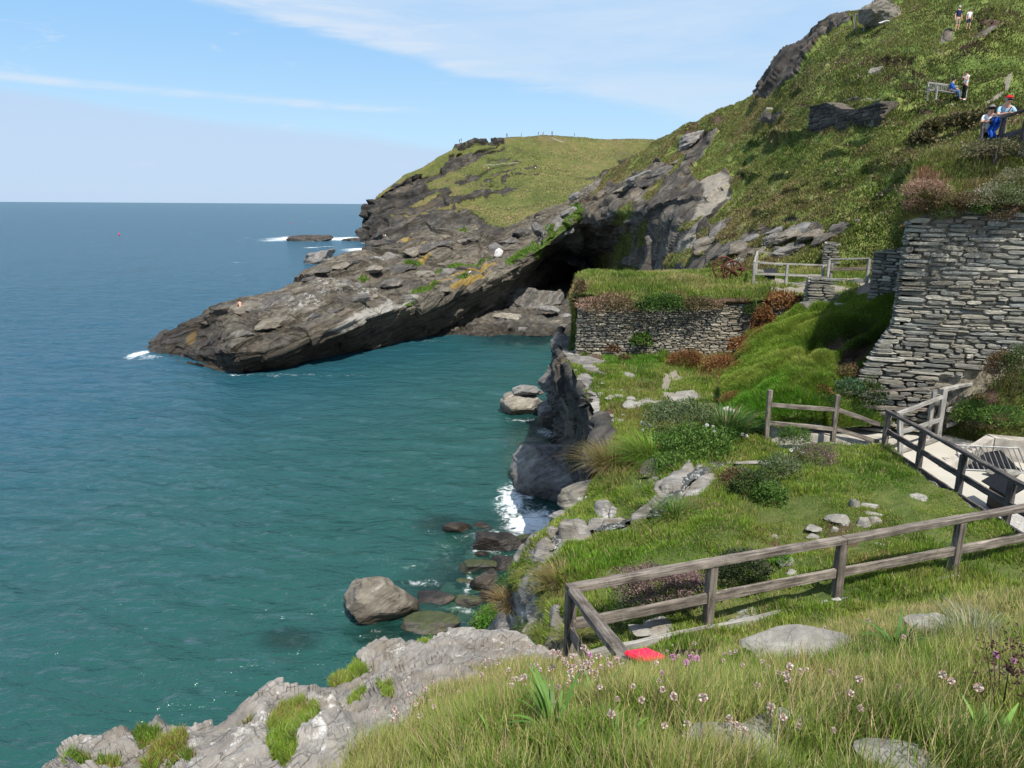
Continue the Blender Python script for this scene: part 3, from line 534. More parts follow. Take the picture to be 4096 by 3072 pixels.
def terr_masks(V, px, py, N):
    p = blob(px, py, [(3250, 1160, 190, 18, -2), (3150, 1130, 120, 14, 4), (3400, 1125, 60, 14), (2960, 1165, 90, 5), (3470, 1170, 55, 60, -12)])
    s = blob(px, py, [(2900, 1215, 160, 22), (2800, 1205, 60, 10)])
    return {'rock': 0*px, 'soil': s, 'path': p}
def soft(a, b): return lambda V, N, at: a*fbm(V*0.5, 4)+b*fbm(V*2.0, 3)
PT = patch('terrace', Wt, 120, 260, M['ground'], terr_masks, soft(0.14, 0.06))

# plateau below the lower wall
p0 = [(2255, 1385, 33.5), (2335, 1405, 32.3), (2500, 1412, 31.7), (2700, 1418, 31.3), (2850, 1428, 31), (3010, 1435, 30.6), (3150, 1435, 30.2)]
p1 = [(2247, 1440, 30.7), (2350, 1462, 29.5), (2500, 1470, 28.8), (2650, 1480, 28.2), (2800, 1490, 27.8), (2960, 1482, 27.5), (3100, 1470, 27.3)]
p2 = [(2290, 1482, 28.4), (2375, 1520, 27.0), (2500, 1540, 26.3), (2630, 1550, 25.8), (2780, 1552, 25.5), (2920, 1550, 25.3), (3060, 1540, 25)]
p3 = [(2330, 1560, 26.1), (2405, 1592, 25), (2500, 1612, 24), (2620, 1622, 23.5), (2750, 1622, 23.3), (2890, 1622, 23), (3060, 1610, 23)]
p4 = [(2390, 1662, 23.5), (2455, 1682, 22.6), (2540, 1690, 22), (2650, 1692, 21.6), (2780, 1692, 21.3), (2910, 1690, 21.1), (3070, 1680, 21)]
p5 = [(2420, 1732, 21.7), (2480, 1742, 21), (2560, 1752, 20.5), (2680, 1752, 20.1), (2800, 1752, 19.8), (2950, 1745, 19.8), (3080, 1735, 19.8)]
p6 = [(2402, 1832, 19.7), (2490, 1835, 19.1), (2590, 1830, 18.7), (2710, 1825, 18.4), (2830, 1815, 18.5), (3000, 1800, 18.8), (3100, 1790, 18.9)]
p7 = [(2385, 1925, 18.2), (2480, 1915, 17.4), (2600, 1900, 17.1), (2740, 1885, 17.1), (2900, 1865, 17.4), (3050, 1845, 17.9), (3150, 1835, 18)]
def plat_masks(V, px, py, N):
    x = px+10*fbm(V*0.9, 3); y = py+8*fbm(V*0.9+20, 3)
    r = blob(x, y, [(2270, 1420, 60, 40), (2320, 1450, 60, 22, 10), (2370, 1480, 60, 12, 10), (2330, 1530, 40, 50, 50), (2375, 1600, 26, 60, -20), (2420, 1690, 50, 40, 40), (2520, 1500, 30, 8, 10), (2700, 1600, 95, 9, -8), (2600, 1618, 50, 9, -8), (2520, 1595, 20, 10), (2395, 1870, 50, 60), (2440, 1560, 16, 7), (2480, 1558, 12, 5), (2340, 1440, 90, 20, 5)])
    p = blob(x, y, [(2665, 1540, 26, 70, 8), (2700, 1505, 30, 30), (2690, 1580, 60, 16)])
    s = blob(x, y, [(2440, 1640, 26, 30, 40), (2390, 1420, 30, 12), (2950, 1420, 80, 16), (2690, 1440, 40, 20)])
    return {'rock': r, 'soil': s, 'path': p*0.72}
PL = patch('plateau', toW([p0, p1, p2, p3, p4, p5, p6, p7]), 200, 220, M['ground'], plat_masks, soft(0.10, 0.05))

# lower turf between the fences, with the stream on its far side
h = [
 [(2400, 1890, 18.2), (2550, 1870, 17.8), (2750, 1852, 17.8), (2950, 1832, 18.3), (3100, 1798, 19), (3300, 1778, 19.3), (3570, 1778, 19.4)],
 [(2330, 2005, 17.6), (2480, 1975, 16.6), (2700, 1935, 16.3), (2950, 1912, 16.5), (3150, 1890, 16.8), (3350, 1862, 17.4), (3620, 1850, 17.8)],
 [(2240, 2092, 16.5), (2420, 2085, 15.4), (2650, 2035, 15), (2900, 1992, 15.2), (3150, 1972, 15.4), (3400, 1950, 15.7), (3760, 1950, 15.8)],
 [(2130, 2190, 15.2), (2330, 2162, 14.5), (2600, 2122, 14), (2900, 2072, 14.1), (3150, 2062, 14.2), (3450, 2042, 14.3), (3920, 2042, 14.3)],
 [(2120, 2270, 14.1), (2300, 2242, 13.4), (2600, 2200, 12.9), (2900, 2162, 12.9), (3150, 2142, 13), (3500, 2122, 13.1), (4020, 2112, 13.1)],
 [(2150, 2370, 12.9), (2290, 2350, 12.1), (2600, 2300, 11.7), (2900, 2262, 11.6), (3150, 2232, 11.8), (3500, 2202, 11.9), (4100, 2182, 12)],
 [(2180, 2480, 11.5), (2310, 2450, 11), (2600, 2410, 10.6), (2900, 2382, 10.5), (3200, 2332, 10.7), (3550, 2292, 10.9), (4250, 2202, 11.4)],
 [(2200, 2600, 10.2), (2330, 2570, 9.9), (2600, 2530, 9.6), (2900, 2490, 9.6), (3250, 2432, 9.8), (3600, 2382, 10), (4400, 2282, 10.5)],
 [(2180, 2750, 8.5), (2330, 2700, 8.5), (2600, 2650, 8.4), (2900, 2600, 8.5), (3300, 2532, 8.7), (3700, 2462, 9), (4600, 2352, 9.4)]]
h = [[(a, b, c*f) for a, b, c in r] for r, f in zip(h, (1, 1, 1, 1, 1.01, 1.035, 1.045, 1.06, 1.065))]
WH = toW(h); l1 = WH[:, 0]+np.array((-0.75, 0.5, -2.2)); l2 = WH[:, 0]+np.array((-1.9, 1.3, -5.2)); l3 = WH[:, 0]+np.array((-3.2, 2.4, -9.2))
WH = np.concatenate([np.stack([l3, l2, l1], 1), WH], 1)
STREAM = [(3060, 1800), (2950, 1805), (2860, 1815), (2740, 1905), (2660, 2005), (2600, 2050), (2510, 2080), (2400, 2110), (2290, 2140), (2210, 2150)]
def polyd(x, y, pts):
    d = np.full(x.shape, 1e9)
    for (x1, y1), (x2, y2) in zip(pts[:-1], pts[1:]):
        L = (x2-x1)**2+(y2-y1)**2; t = np.clip(((x-x1)*(x2-x1)+(y-y1)*(y2-y1))/L, 0, 1); d = np.minimum(d, np.hypot(x-x1-t*(x2-x1), y-y1-t*(y2-y1)))
    return d
def low_masks(V, px, py, N):
    x = px+10*fbm(V*1.2, 3); y = py+8*fbm(V*1.2+20, 3)
    steep = np.clip((0.62-N[:, 2])*5, 0, 1)*0+np.clip((2250-px+0.28*(py-2300))/60, -0.3, 1.0)
    r = np.maximum(blob(x, y, [(2200, 2200, 80, 34, -25), (2740, 1940, 140, 60, -12), (2560, 2500, 90, 14), (2950, 2475, 60, 12), (2420, 2040, 50, 40), (3150, 2260, 30, 10)]), np.clip(steep, 0, 1)*np.clip(0.62+0.55*fbm(V*0.8+9, 3), 0, 1))
    d = polyd(px, py, STREAM); r = np.maximum(r, np.clip(1.3-d/34, 0, 1))
    s = blob(x, y, [(3350, 2110, 90, 50), (3250, 2170, 60, 30), (3400, 2170, 70, 30), (2230, 2360, 30, 30), (3100, 2190, 40, 40)])*0.62
    return {'rock': r, 'soil': s, 'path': 0*px}
def low_disp(V, N, at):
    return at['rock']*(0.8*strata(V, (0.45, -0.2, 0.87), 0.32, 1.5, 0.5, 0.6)+0.9*strata(V+4, (0.45, -0.2, 0.87), 0.95, 2.2, 0.5*np.clip((2420-proj(V)[0])/200, 0, 1), 0.5)+0.12*fbm(V*0.9, 4)) + (1-at['rock'])*(0.13*fbm(V*0.6, 4)+0.05*fbm(V*2.2, 3))
PB = patch('ground', WH, 260, 300, M['ground'], low_masks, low_disp)

# green bank between plateau and tall wall
g = [
 [(2990, 1350, 30.4), (3085, 1275, 29.6), (3200, 1238, 28.4), (3350, 1218, 27.4), (3480, 1180, 26.8), (3640, 1110, 26), (3760, 1080, 25.5)],
 [(2945, 1425, 28), (3050, 1345, 26.8), (3180, 1312, 25.5), (3320, 1290, 24.8), (3460, 1262, 24.3), (3630, 1220, 24), (3760, 1190, 23.8)],
 [(2915, 1505, 25.6), (3020, 1432, 24.4), (3150, 1400, 23.4), (3290, 1392, 23.1), (3430, 1372, 23.1), (3600, 1340, 23.3), (3750, 1310, 23.2)],
 [(2890, 1580, 23.2), (3000, 1540, 22.3), (3130, 1510, 21.6), (3270, 1490, 21.7), (3400, 1470, 22.3), (3540, 1440, 22.8), (3700, 1420, 23)],
 [(2890, 1655, 21.5), (3000, 1642, 20.8), (3130, 1620, 20.3), (3260, 1600, 20.4), (3370, 1590, 20.9), (3490, 1560, 21.7), (3640, 1540, 22)],
 [(2890, 1735, 19.9), (3000, 1725, 19.7), (3130, 1705, 19.7), (3260, 1700, 19.8), (3380, 1710, 20), (3500, 1705, 20.5), (3640, 1690, 21)]]
def bank_masks(V, px, py, N):
    s = blob(px, py, [(3440, 1400, 120, 60, -25), (3330, 1350, 60, 40, -20), (3480, 1500, 80, 60, -50), (3240, 1390, 26, 50, 30), (3390, 1320, 110, 22, -15)])
    return {'rock': 0*px, 'soil': s, 'path': 0*px}
def bank_disp(V, N, at): return 0.22*fbm(V*0.6, 4)+0.09*fbm(V*1.8, 3)-0.5*at['soil']
PG = patch('bank', toW(g), 150, 200, M['ground'], bank_masks, bank_disp)

# turf behind and above the tall wall, carrying the upper path
WL = P(3640, 790, 21.3); WR = np.array((21.0, 18.75, WL[2]-0.1))          # top line of the tall wall
def wallpt(t, off=0.0, dz=0.0):
    d = WR-WL; nn = np.array((d[1], -d[0], 0)); nn /= np.linalg.norm(nn)
    return WL+d*t+nn*off+np.array((0, 0, dz))
ts = [-0.02, 0.1, 0.25, 0.4, 0.6, 0.8, 1.0]; wr = []
for off, dz in [(0.10, -0.35), (0.32, -0.05), (0.2, 0.28), (-0.3, 0.45), (-0.8, 0.75), (-1.6, 1.25), (-2.8, 1.3), (-4.5, 1.4), (-7.5, 1.5), (-11, 0.2)]:
    row = []
    for t in ts:
        rise = 0 if off > -0.5 else max(0, min(1, t*2.4))*0.25
        q = wallpt(t, max(off, -0.02 if off < 0 else off), dz+rise-(max(0, 0.06-t)*4 if off > -3 else 0))+(np.array((.56, .83, 0))*-off if off < 0 else 0); row.append(q)
    wr.append(row)
def top_masks(V, px, py, N):
    s = blob(px, py, [(3700, 770, 90, 12), (3860, 790, 60, 16), (4040, 830, 60, 20)])*0.7
    return {'rock': 0*px, 'soil': s, 'path': 0*px}
PW = patch('turf_above_wall', np.array(wr), 120, 200, M['ground'], top_masks, lambda V, N, at: 0.13*fbm(V*0.8, 4)+0.07*fbm(V*2.4, 3))

# near foreground: turf the photographer stands on
j = [
 [(500, 3900, 2.3), (1100, 3700, 1.85), (1900, 3700, 1.5), (2400, 3700, 1.45), (2900, 3700, 1.45), (3400, 3700, 1.45), (4000, 3700, 1.45), (5200, 3700, 1.4)],
 [(1150, 3360, 2.7), (1500, 3330, 2.3), (1930, 3320, 1.95), (2400, 3300, 1.85), (2900, 3300, 1.85), (3400, 3300, 1.85), (4000, 3300, 1.85), (4900, 3280, 1.85)],
 [(1370, 3130, 3.3), (1620, 3110, 2.85), (1950, 3080, 2.42), (2400, 3065, 2.28), (2900, 3055, 2.28), (3400, 3035, 2.28), (4000, 3010, 2.33), (4900, 2970, 2.4)],
 [(1540, 2990, 4.1), (1700, 2950, 3.7), (1970, 2910, 3.2), (2400, 2885, 2.95), (2900, 2865, 2.95), (3400, 2825, 3.05), (4000, 2780, 3.15), (4900, 2730, 3.25)],
 [(1660, 2880, 5.1), (1790, 2850, 4.7), (2020, 2810, 4.2), (2400, 2795, 3.92), (2850, 2770, 3.92), (3350, 2690, 4.18), (3950, 2600, 4.5), (4800, 2550, 4.8)],
 [(1790, 2790, 6.3), (1890, 2760, 6.0), (2070, 2735, 5.6), (2360, 2742, 5.3), (2800, 2712, 5.4), (3300, 2590, 5.9), (3860, 2480, 6.6), (4700, 2420, 7.0)],
 [(1880, 2720, 7.6), (1950, 2695, 7.4), (2100, 2680, 7.1), (2350, 2706, 6.7), (2790, 2675, 6.8), (3290, 2552, 7.4), (3810, 2440, 8.2), (4600, 2380, 8.8)]]
WJ = toW(j); xr = WJ[:, -1]-WJ[:, -2]; WJ = np.concatenate([WJ, (WJ[:, -1]+xr*1.3)[:, None], (WJ[:, -1]+xr*3.0)[:, None]], 1); e1 = WJ[-1]+np.array((0, 0.9, -1.1)); e2 = WJ[-1]+np.array((0, 1.9, -3.4)); WJ = np.concatenate([WJ, e1[None], e2[None]])
def fg_masks(V, px, py, N):
    s = blob(px+20*fbm(V*1.5, 2), py, [(1560, 2930, 60, 50, 30), (1830, 2890, 50, 30), (3560, 2900, 50, 20)])*0.6
    return {'rock': 0*px, 'soil': s, 'path': 0*px}
PJ = patch('foreground_turf', WJ, 200, 300, M['ground'], fg_masks, lambda V, N, at: 0.06*fbm(V*0.9, 3)+0.03*fbm(V*3, 3))

# near foreground: pale slate shelf at the cliff edge
e = [
 [(60, 3140, 6.3), (190, 3072, 6.1), (300, 3012, 6.1), (440, 2975, 6.2), (620, 2920, 6.3), (760, 2910, 6.4), (873, 2886, 6.5), (945, 2838, 6.7), (1036, 2793, 6.9), (1140, 2757, 7.1), (1253, 2749, 7.2), (1330, 2728, 7.4), (1402, 2690, 7.6), (1510, 2605, 8.3), (1600, 2582, 8.6), (1720, 2562, 8.8), (1850, 2545, 9.1), (1990, 2545, 9.3), (2110, 2590, 9.1), (2200, 2660, 8.6)],
 [(180, 3260, 5.2), (340, 3180, 5.1), (460, 3120, 5.1), (590, 3070, 5.2), (760, 3005, 5.3), (880, 2975, 5.5), (990, 2945, 5.7), (1070, 2905, 5.8), (1150, 2868, 6.0), (1240, 2835, 6.1), (1335, 2818, 6.3), (1410, 2790, 6.5), (1475, 2752, 6.7), (1590, 2680, 7.3), (1680, 2650, 7.5), (1790, 2622, 7.8), (1910, 2600, 8.2), (2030, 2590, 8.5), (2140, 2640, 8.3), (2220, 2700, 8.0)],
 [(320, 3420, 4.5), (520, 3300, 4.4), (640, 3240, 4.4), (770, 3170, 4.4), (920, 3095, 4.5), (1020, 3060, 4.6), (1110, 3030, 4.7), (1190, 2995, 4.8), (1270, 2955, 5.0), (1350, 2918, 5.1), (1425, 2885, 5.2), (1500, 2850, 5.4), (1565, 2815, 5.6), (1690, 2740, 6.1), (1770, 2705, 6.5), (1860, 2670, 6.9), (1960, 2640, 7.3), (2080, 2630, 7.6), (2180, 2680, 7.5), (2240, 2740, 7.3)],
 [(600, 3600, 3.8), (760, 3500, 3.7), (880, 3420, 3.6), (980, 3350, 3.6), (1110, 3260, 3.6), (1200, 3210, 3.65), (1290, 3160, 3.7), (1370, 3105, 3.8), (1450, 3050, 3.9), (1520, 3005, 4.0), (1590, 2965, 4.1), (1660, 2925, 4.3), (1730, 2880, 4.6), (1830, 2815, 5.1), (1910, 2770, 5.5), (1990, 2730, 5.9), (2080, 2690, 6.4), (2200, 2690, 6.6), (2290, 2740, 6.4), (2330, 2790, 6.3)]]
WE = toW(e); WE[-1] += (0, 0, -0.35); d1 = WE[0]+np.array((-0.3, 0.5, -0.9)); d2 = WE[0]+np.array((-0.5, 1.3, -4.5)); d3 = WE[0]+np.array((-0.5, 2.2, -11)); WE = np.concatenate([d3[None], d2[None], d1[None], WE])
SLABGRASS = [(1160, 2900, 75, 55, -55), (1230, 2880, 45, 30), (1190, 2830, 40, 30), (1120, 2990, 60, 60, -50), (580, 2950, 50, 22, -20), (640, 3000, 40, 22, -40), (700, 2965, 40, 16, -20), (430, 3060, 46, 18), (310, 3050, 60, 16), (1425, 2680, 30, 18, -30), (1360, 2712, 40, 12, -30), (1000, 2888, 40, 8, -20), (590, 3052, 24, 14), (1430, 2800, 40, 9, -35), (1540, 2770, 30, 14), (1700, 2578, 40, 8), (740, 3040, 30, 8), (480, 2955, 60, 8, -20)]
def slab_masks(V, px, py, N):
    x = px+14*fbm(V*2.5, 3); y = py+10*fbm(V*2.5+20, 3)
    g_ = blob(x, y, SLABGRASS)
    return {'rock': 1-g_, 'wht': blob(px, py, [(780, 2920, 30, 14), (800, 2965, 40, 10, -10), (600, 3035, 30, 30), (740, 2985, 16, 12), (1330, 2870, 60, 20, -30), (1000, 2960, 160, 10, -25), (1280, 2950, 40, 14, -30), (1620, 2620, 60, 20), (360, 3020, 14, 12), (720, 3030, 30, 8)]), 'frac': 0*px}
def slab_disp(V, N, at):
    return at['rock']*(strata(V, (0.50, -0.25, 0.83), 0.15, 1.1, 0.15, 0.6)+strata(V+8, (0.50, -0.25, 0.83), 0.05, 0.5, 0.045, 0.5)+strata(V+2, (.7, .6, .3), .7, 1.3, .12, .5)+strata(V+3, (0.50, -0.25, 0.83), 0.42, 2.6, 0.16, 0.8)+0.10*fbm(V*0.8, 4)+0.012*fbm(V*9, 3))
def slab_mat():
    m, n, out = newmat('pale_slate_shelf'); pos = geo(n)
    c, h = rock_nodes(n, pos, rot=(R(18), R(30), 0), scale=2.2, dark=(.11, .102, .092), mid=(.235, .218, .196), light=(.37, .35, .318), stretch=4)
    br = n.m('MULTIPLY', n.m('SUBTRACT', n.noise(pos, 5.0, 7, 0.72), 0.5), 1.3)
    c = n.mix(n.m('MULTIPLY', n.ss(n.noise(pos, 6.5, 6, 0.7), 0.60, 0.68), 0.6), c, (.58, .57, .53))
    c = n.mix(n.m('MULTIPLY', n.m('MULTIPLY', n.ss(n.noise(pos, 7, 9, 0.8), 0.46, 0.60), n.ss(n.attr('wht'), 0.1, 0.7)), 0.8), c, (.60, .585, .55))
    c = n.mix(n.m('MULTIPLY', n.ss(n.noise(pos, 3.1, 6, 0.7), 0.62, 0.72), 0.5), c, (.36, .27, .10))
    fg = n.ss(n.m('ADD', n.m('SUBTRACT', 1.0, n.attr('rock')), br), 0.45, 0.62)
    c = n.mix(fg, c, n.mix(n.noise(pos, 14, 4, 0.7), (.05, .05, .02), (.13, .13, .05)))
    bsdf(n, out, c, 0.9, h, 0.9, 0.09, 0.25); return m
PE = patch('slate_shelf', WE, 200, 480, slab_mat(), slab_masks, slab_disp, smooth=False)

# concrete path on the right, its edge, and the bank behind it
iy = np.linspace(4.5, 21.2, 90); ix = np.linspace(10.2, 24, 100); IX, IY = np.meshgrid(ix, iy); Vi = np.stack([IX, IY, 0*IX-6.62+CAMZ], -1).reshape(-1, 3); Vi[:, 2] += 0.025*fbm(Vi*0.5, 3)
mp_, np_, op_ = newmat('concrete_and_gravel_path'); pp_ = geo(np_)
yv = np_.new('ShaderNodeSeparateXYZ', None, Vector=pp_).outputs[1]
gv = np_.noise(pp_, 28, 4, 0.75); sm = np_.noise(pp_, 1.3, 5, 0.6)
cc_ = np_.mix(np_.ss(np_.m('ADD', yv, sm), 16.6, 15.6), np_.mix(sm, (.36, .335, .28), (.50, .475, .41)), np_.ramp(gv, [(0.32, (.17, .165, .15)), (0.5, (.36, .35, .325)), (0.68, (.58, .565, .53))]))
bsdf(np_, op_, cc_, 0.92, gv, 0.6, 0.03, 0.2)
tag(mesh_np('path', Vi, grid_quads(90, 100), smooth=True, mat=mp_), kind='structure')
rb = []
for x0, zf in [(13.4, 0), (14.3, 0.9), (15.6, 1.6), (18, 2.4), (23, 3.0)]:
    pass
bkr = [[np.array((x, yy, CAMZ-6.65+zz)) for x, yy, zz in row] for row in [
 [(12.6, 20.9, -0.2), (13.6, 20.0, -0.1), (15, 19.2, -0.1), (17, 18.6, -0.1), (20, 18, -0.1), (25, 17.4, -0.1)],
 [(12.7, 21.2, 0.5), (13.9, 20.3, 0.7), (15.2, 19.6, 0.9), (17.2, 18.9, 1.0), (20, 18.3, 1.1), (25, 17.8, 1.2)],
 [(12.9, 21.4, 1.0), (14.1, 20.6, 1.6), (15.4, 19.9, 2.1), (17.4, 19.2, 2.4), (20, 18.6, 2.6), (25, 18, 2.8)],
 [(13.1, 21.6, 1.3), (14.4, 20.9, 2.2), (15.7, 20.1, 3.0), (17.6, 19.4, 3.5), (20.2, 18.8, 3.8), (25, 18.2, 4.0)],
 [(13.3, 22.0, 1.4), (14.8, 21.4, 2.5), (16.1, 20.6, 3.5), (18, 20, 4.0), (20.6, 19.4, 4.3), (25, 18.8, 4.4)]]]
def rb_masks(V, px, py, N):
    return {'rock': 0*px, 'soil': np.maximum(blob(px, py, [(3950, 1600, 50, 60, 20), (4000, 1660, 60, 30), (3930, 1490, 90, 30, -10), (3900, 1700, 140, 14, 8)]), 0.32), 'path': 0*px}
PR = patch('bank_beside_path', np.array(bkr), 90, 120, M['ground'], rb_masks, lambda V, N, at: 0.16*fbm(V*0.8, 4)+0.06*fbm(V*2.6, 3))

# ------------------------------------------------------------------ dry stone walls
def nrmz(v): v = np.asarray(v, float); return v/np.linalg.norm(v)
def stones(name, parent, o, d, nn, L, zlo, zhi, ch, sl_, depth=0.12, off=None, left=None, pal=None, wav=0.05, seed=0, tilt=0.0):
    """courses of separate slate slabs laid on the face  o + d*s + z  (zlo, zhi, left, off: functions)"""
    g_ = random.Random(seed); V = []; Q = []; T = []; C = []; nb_ = 0
    o, d, nn = np.array(o, float), nrmz(d), nrmz(nn); m = 10
    an = np.linspace(0, 2*math.pi, m, endpoint=False); cx = np.sign(np.cos(an))*np.abs(np.cos(an))**0.45; cz = np.sign(np.sin(an))*np.abs(np.sin(an))**0.55
    z = min(zlo(s) for s in np.linspace(0, L, 20)); ztop = max(zhi(s) for s in np.linspace(0, L, 20)); pal = pal or [(.20, .21, .195)]
    while z < ztop:
        hh = g_.uniform(*ch); s = (left(z) if left else 0)-g_.uniform(0, 0.05)
        while s < L:
            ln = g_.uniform(*sl_)*(1.5 if g_.random() < 0.15 else 1); hj = hh*g_.uniform(0.74, 1.06)
            sc, zc = s+ln/2, z+hh/2+wav*math.sin(s*1.3+seed+z)+tilt*s+g_.uniform(-.2, .2)*hh
            if zlo(sc) <= zc <= zhi(sc):
                dd = depth*g_.uniform(0.45, 1.1); of = off(sc, zc) if off else 0
                jx = np.array([g_.uniform(.86, 1.06) for _ in an]); jz = np.array([g_.uniform(.8, 1.08) for _ in an]); sk = g_.uniform(-.10, .10)
                ring = []
                for k, (f, dp) in enumerate(((1.0, -0.10), (1.0, dd-0.025), (0.86, dd))):
                    x = sc+cx*jx*(ln/2-0.008)*f; zz = zc+cz*jz*(hj/2-.003)*f+sk*cx*hj
                    dep = dp+of+(np.array([g_.uniform(-.012, .012) for _ in an]) if k else 0)
                    ring.append(o+d*x[:, None]+np.array((0, 0, 1.0))*zz[:, None]+nn*(dep*np.ones(m))[:, None])
                V.append(np.concatenate(ring+[(o+d*sc+np.array((0, 0, zc))+nn*(dd+of+0.004))[None]]))
                i = np.arange(m); j_ = (i+1) % m
                for k in (0, 1): Q.append(nb_+np.stack([k*m+i, k*m+j_, (k+1)*m+j_, (k+1)*m+i], 1))
                T.append(nb_+np.stack([2*m+i, 2*m+j_, np.full(m, 3*m)], 1)); nb_ += 3*m+1
                c = np.array(g_.choice(pal))*g_.uniform(0.62, 1.3); C.append(np.tile(c, (3*m+1, 1)))
            s += ln
        z += hh
    return mesh_np(name, np.concatenate(V), np.concatenate(Q), np.concatenate(T), mat=M['stone'], parent=parent, col=np.concatenate(C), loc=parent.location if parent else None)
def slabsolid(name, parent, pts, thick, mat, nn):
    """the wall's core: outline in the wall plane given a thickness behind it"""
    pts = np.array(pts); m = len(pts); nn = nrmz(nn); bm = bmesh.new()
    a = [bm.verts.new(p) for p in pts]; b = [bm.verts.new(p-nn*thick) for p in pts]
    bm.faces.new(a); bm.faces.new(b[::-1])
    for i in range(m): bm.faces.new((a[i], b[i], b[(i+1) % m], a[(i+1) % m]))
    bmesh.ops.recalc_face_normals(bm, faces=bm.faces); me = bpy.data.meshes.new(name); bm.to_mesh(me); bm.free(); me.materials.append(mat)
    ob_ = bpy.data.objects.new(name, me); COL.objects.link(ob_)
    if parent: me.transform(Matrix.Translation(-parent.location)); ob_.parent = parent
    return ob_
PALT = [(.185, .178, .15), (.24, .232, .196), (.14, .137, .12), (.31, .295, .242), (.21, .195, .155), (.17, .174, .155)]
PALL = [(.22, .20, .155), (.28, .257, .20), (.16, .15, .125), (.34, .31, .24), (.20, .17, .12)]
# tall wall
wd = nrmz(WR-WL); wn = np.array((wd[1], -wd[0], 0)); WO = np.array((WL[0], WL[1], 0))
lzs = np.array([-7, -6.4, -6.0, -5.2, -4.6, -3.9, -3.4, 1])+CAMZ; lss = np.array([-1.4, -1.25, -.85, -.85, -.65, -.3, 0, 0.05])
tl = lambda z: float(np.interp(z, lzs, lss))
tb = lambda s: float(np.interp(s, [-2, 1.0, 1.35, 1.7, 2.2, 3.2, 10], np.array([-6.7, -6.5, -5.6, -4.9, -4.75, -4.2, -4.1])+CAMZ))
to = lambda s, z: float(np.interp(z, np.array([-6.6, -4.6, -3.6, 1])+CAMZ, [0.42, 0.14, 0.0, 0.0]))*(1 if s < 1.4 else 0.3)
tw = empty('stone_wall', WO+wd*2+np.array((0, 0, CAMZ-6.5)), 'tall grey-green slate retaining wall at right edge under the turf, people leaning above it', 'stone wall')
topz = lambda s: CAMZ+0.12+0.12*math.sin(s*1.7)-0.10*math.sin(s*4.1)
stones('stonework', tw, WO, wd, wn, 9.0, tb, topz, (.05, .17), (.18, .8), 0.15, to, tl, PALT, 0.05, 5)
MT = plain_mat('wall_mortar', (.23, .20, .15), 0.95, 0.55, 5.0, 0.1, 0, 0.8, 0.05)
q = lambda s, z, o_=0.0: WO+wd*s+wn*o_+np.array((0, 0, z+CAMZ))
slabsolid('core', tw, [v_+wn*.012 for v_ in (q(0.4, 0.05), q(9.3, 0.05), q(9.3, -7), q(-.9, -7), q(-.85, -6.4), q(-0.45, -5.9), q(-0.45, -5.2), q(-.25, -4.6), q(0.1, -3.9), q(0.4, -3.4))], 1.1, MT, wn)
stones('return_face', tw, q(-0.0, -CAMZ)-np.array((0, 0, 0.0)), np.array((.52, .86, 0)), np.array((-.86, .52, 0)), 1.2, lambda s: CAMZ-6.6, lambda s: CAMZ-0.1-0.2*s, (.06, .14), (.2, .5), 0.08, lambda s, z: -tl(z)*.8, None, PALT, 0.05, 8)
# lower wall by the cove
LA = P(2314, 1300, 31.6); LB = P(3130, 1300, 30.2); LA[2] = LB[2] = 0; ld = nrmz(LB-LA); ln_ = np.array((ld[1], -ld[0], 0)); LL = np.linalg.norm(LB-LA)
lw = empty('stone_wall', LA+ld*3+np.array((0, 0, CAMZ-6.5)), 'long low drystone wall of thin slates with thick overhanging turf on its top, by the cove', 'stone wall')
stones('stonework', lw, LA, ld, ln_, LL, lambda s: CAMZ-6.75, lambda s: CAMZ-3.95-0.25*max(0, s-5)*0.3+0.1*math.sin(s*2.1), (.05, .105), (.14, .46), 0.085, lambda s, z: 0.10*(CAMZ-4-z)/3, lambda z: -0.04*(CAMZ-4-z), PALL, 0.05, 21, -0.012)
slabsolid('core', lw, [v_+ln_*.025 for v_ in (LA+np.array((0, 0, CAMZ-3.9)), LB+np.array((0, 0, CAMZ-3.9)), LB+np.array((0, 0, CAMZ-7.2)), LA+np.array((0, 0, CAMZ-7.2)))], 0.9, M['mortar'], ln_)
stones('return_face', lw, LA, np.array((0.10, 1, 0)), np.array((-1, 0.10, 0)), 7, lambda s: CAMZ-6.9, lambda s: CAMZ-3.95, (.05, .10), (.14, .4), 0.09, lambda s, z: 0.05*(CAMZ-4-z)/3, None, PALL, 0.05, 22)
# pier, wall stub beside the tall wall, narrow stub on the hillside, scarp wall under the upper path
def stub(a, b, z0, z1, label, ch, sl2, seed, pal, thick=0.55, top=None, ret=True):
    a = np.array((a[0], a[1], 0)); b = np.array((b[0], b[1], 0)); d = nrmz(b-a); nn = np.array((d[1], -d[0], 0)); L = np.linalg.norm(b-a)
    t = empty('stone_wall', (a+b)/2+np.array((0, 0, z0)), label, 'stone wall'); top = top or (lambda s: z1)
    stones('stonework', t, a, d, nn, L, lambda s: z0, top, ch, sl2, 0.09, None, None, pal, 0.02, seed)
    slabsolid('core', t, [a+np.array((0, 0, z0))]+[b+np.array((0, 0, z0))]+[a+d*L*f+np.array((0, 0, top(L*f))) for f in (1, .75, .5, .25, 0)], thick, M['mortar'], nn)
    if ret: stones('return_face', t, a, -nn, -d, thick, lambda s: z0, lambda s: top(0), ch, sl2, 0.07, None, None, pal, 0.02, seed+1)
    return t, d, nn
pa, pb_ = P(3232, 1200, 28.6), P(3312, 1200, 28.4)
st_, d_, n_ = stub(pa, pb_, pa[2]-0.25, P(3232, 1112, 28.6)[2], 'short square pier of stacked slates at the end of the terrace', (.06, .12), (.3, .75), 31, PALT, 0.9)
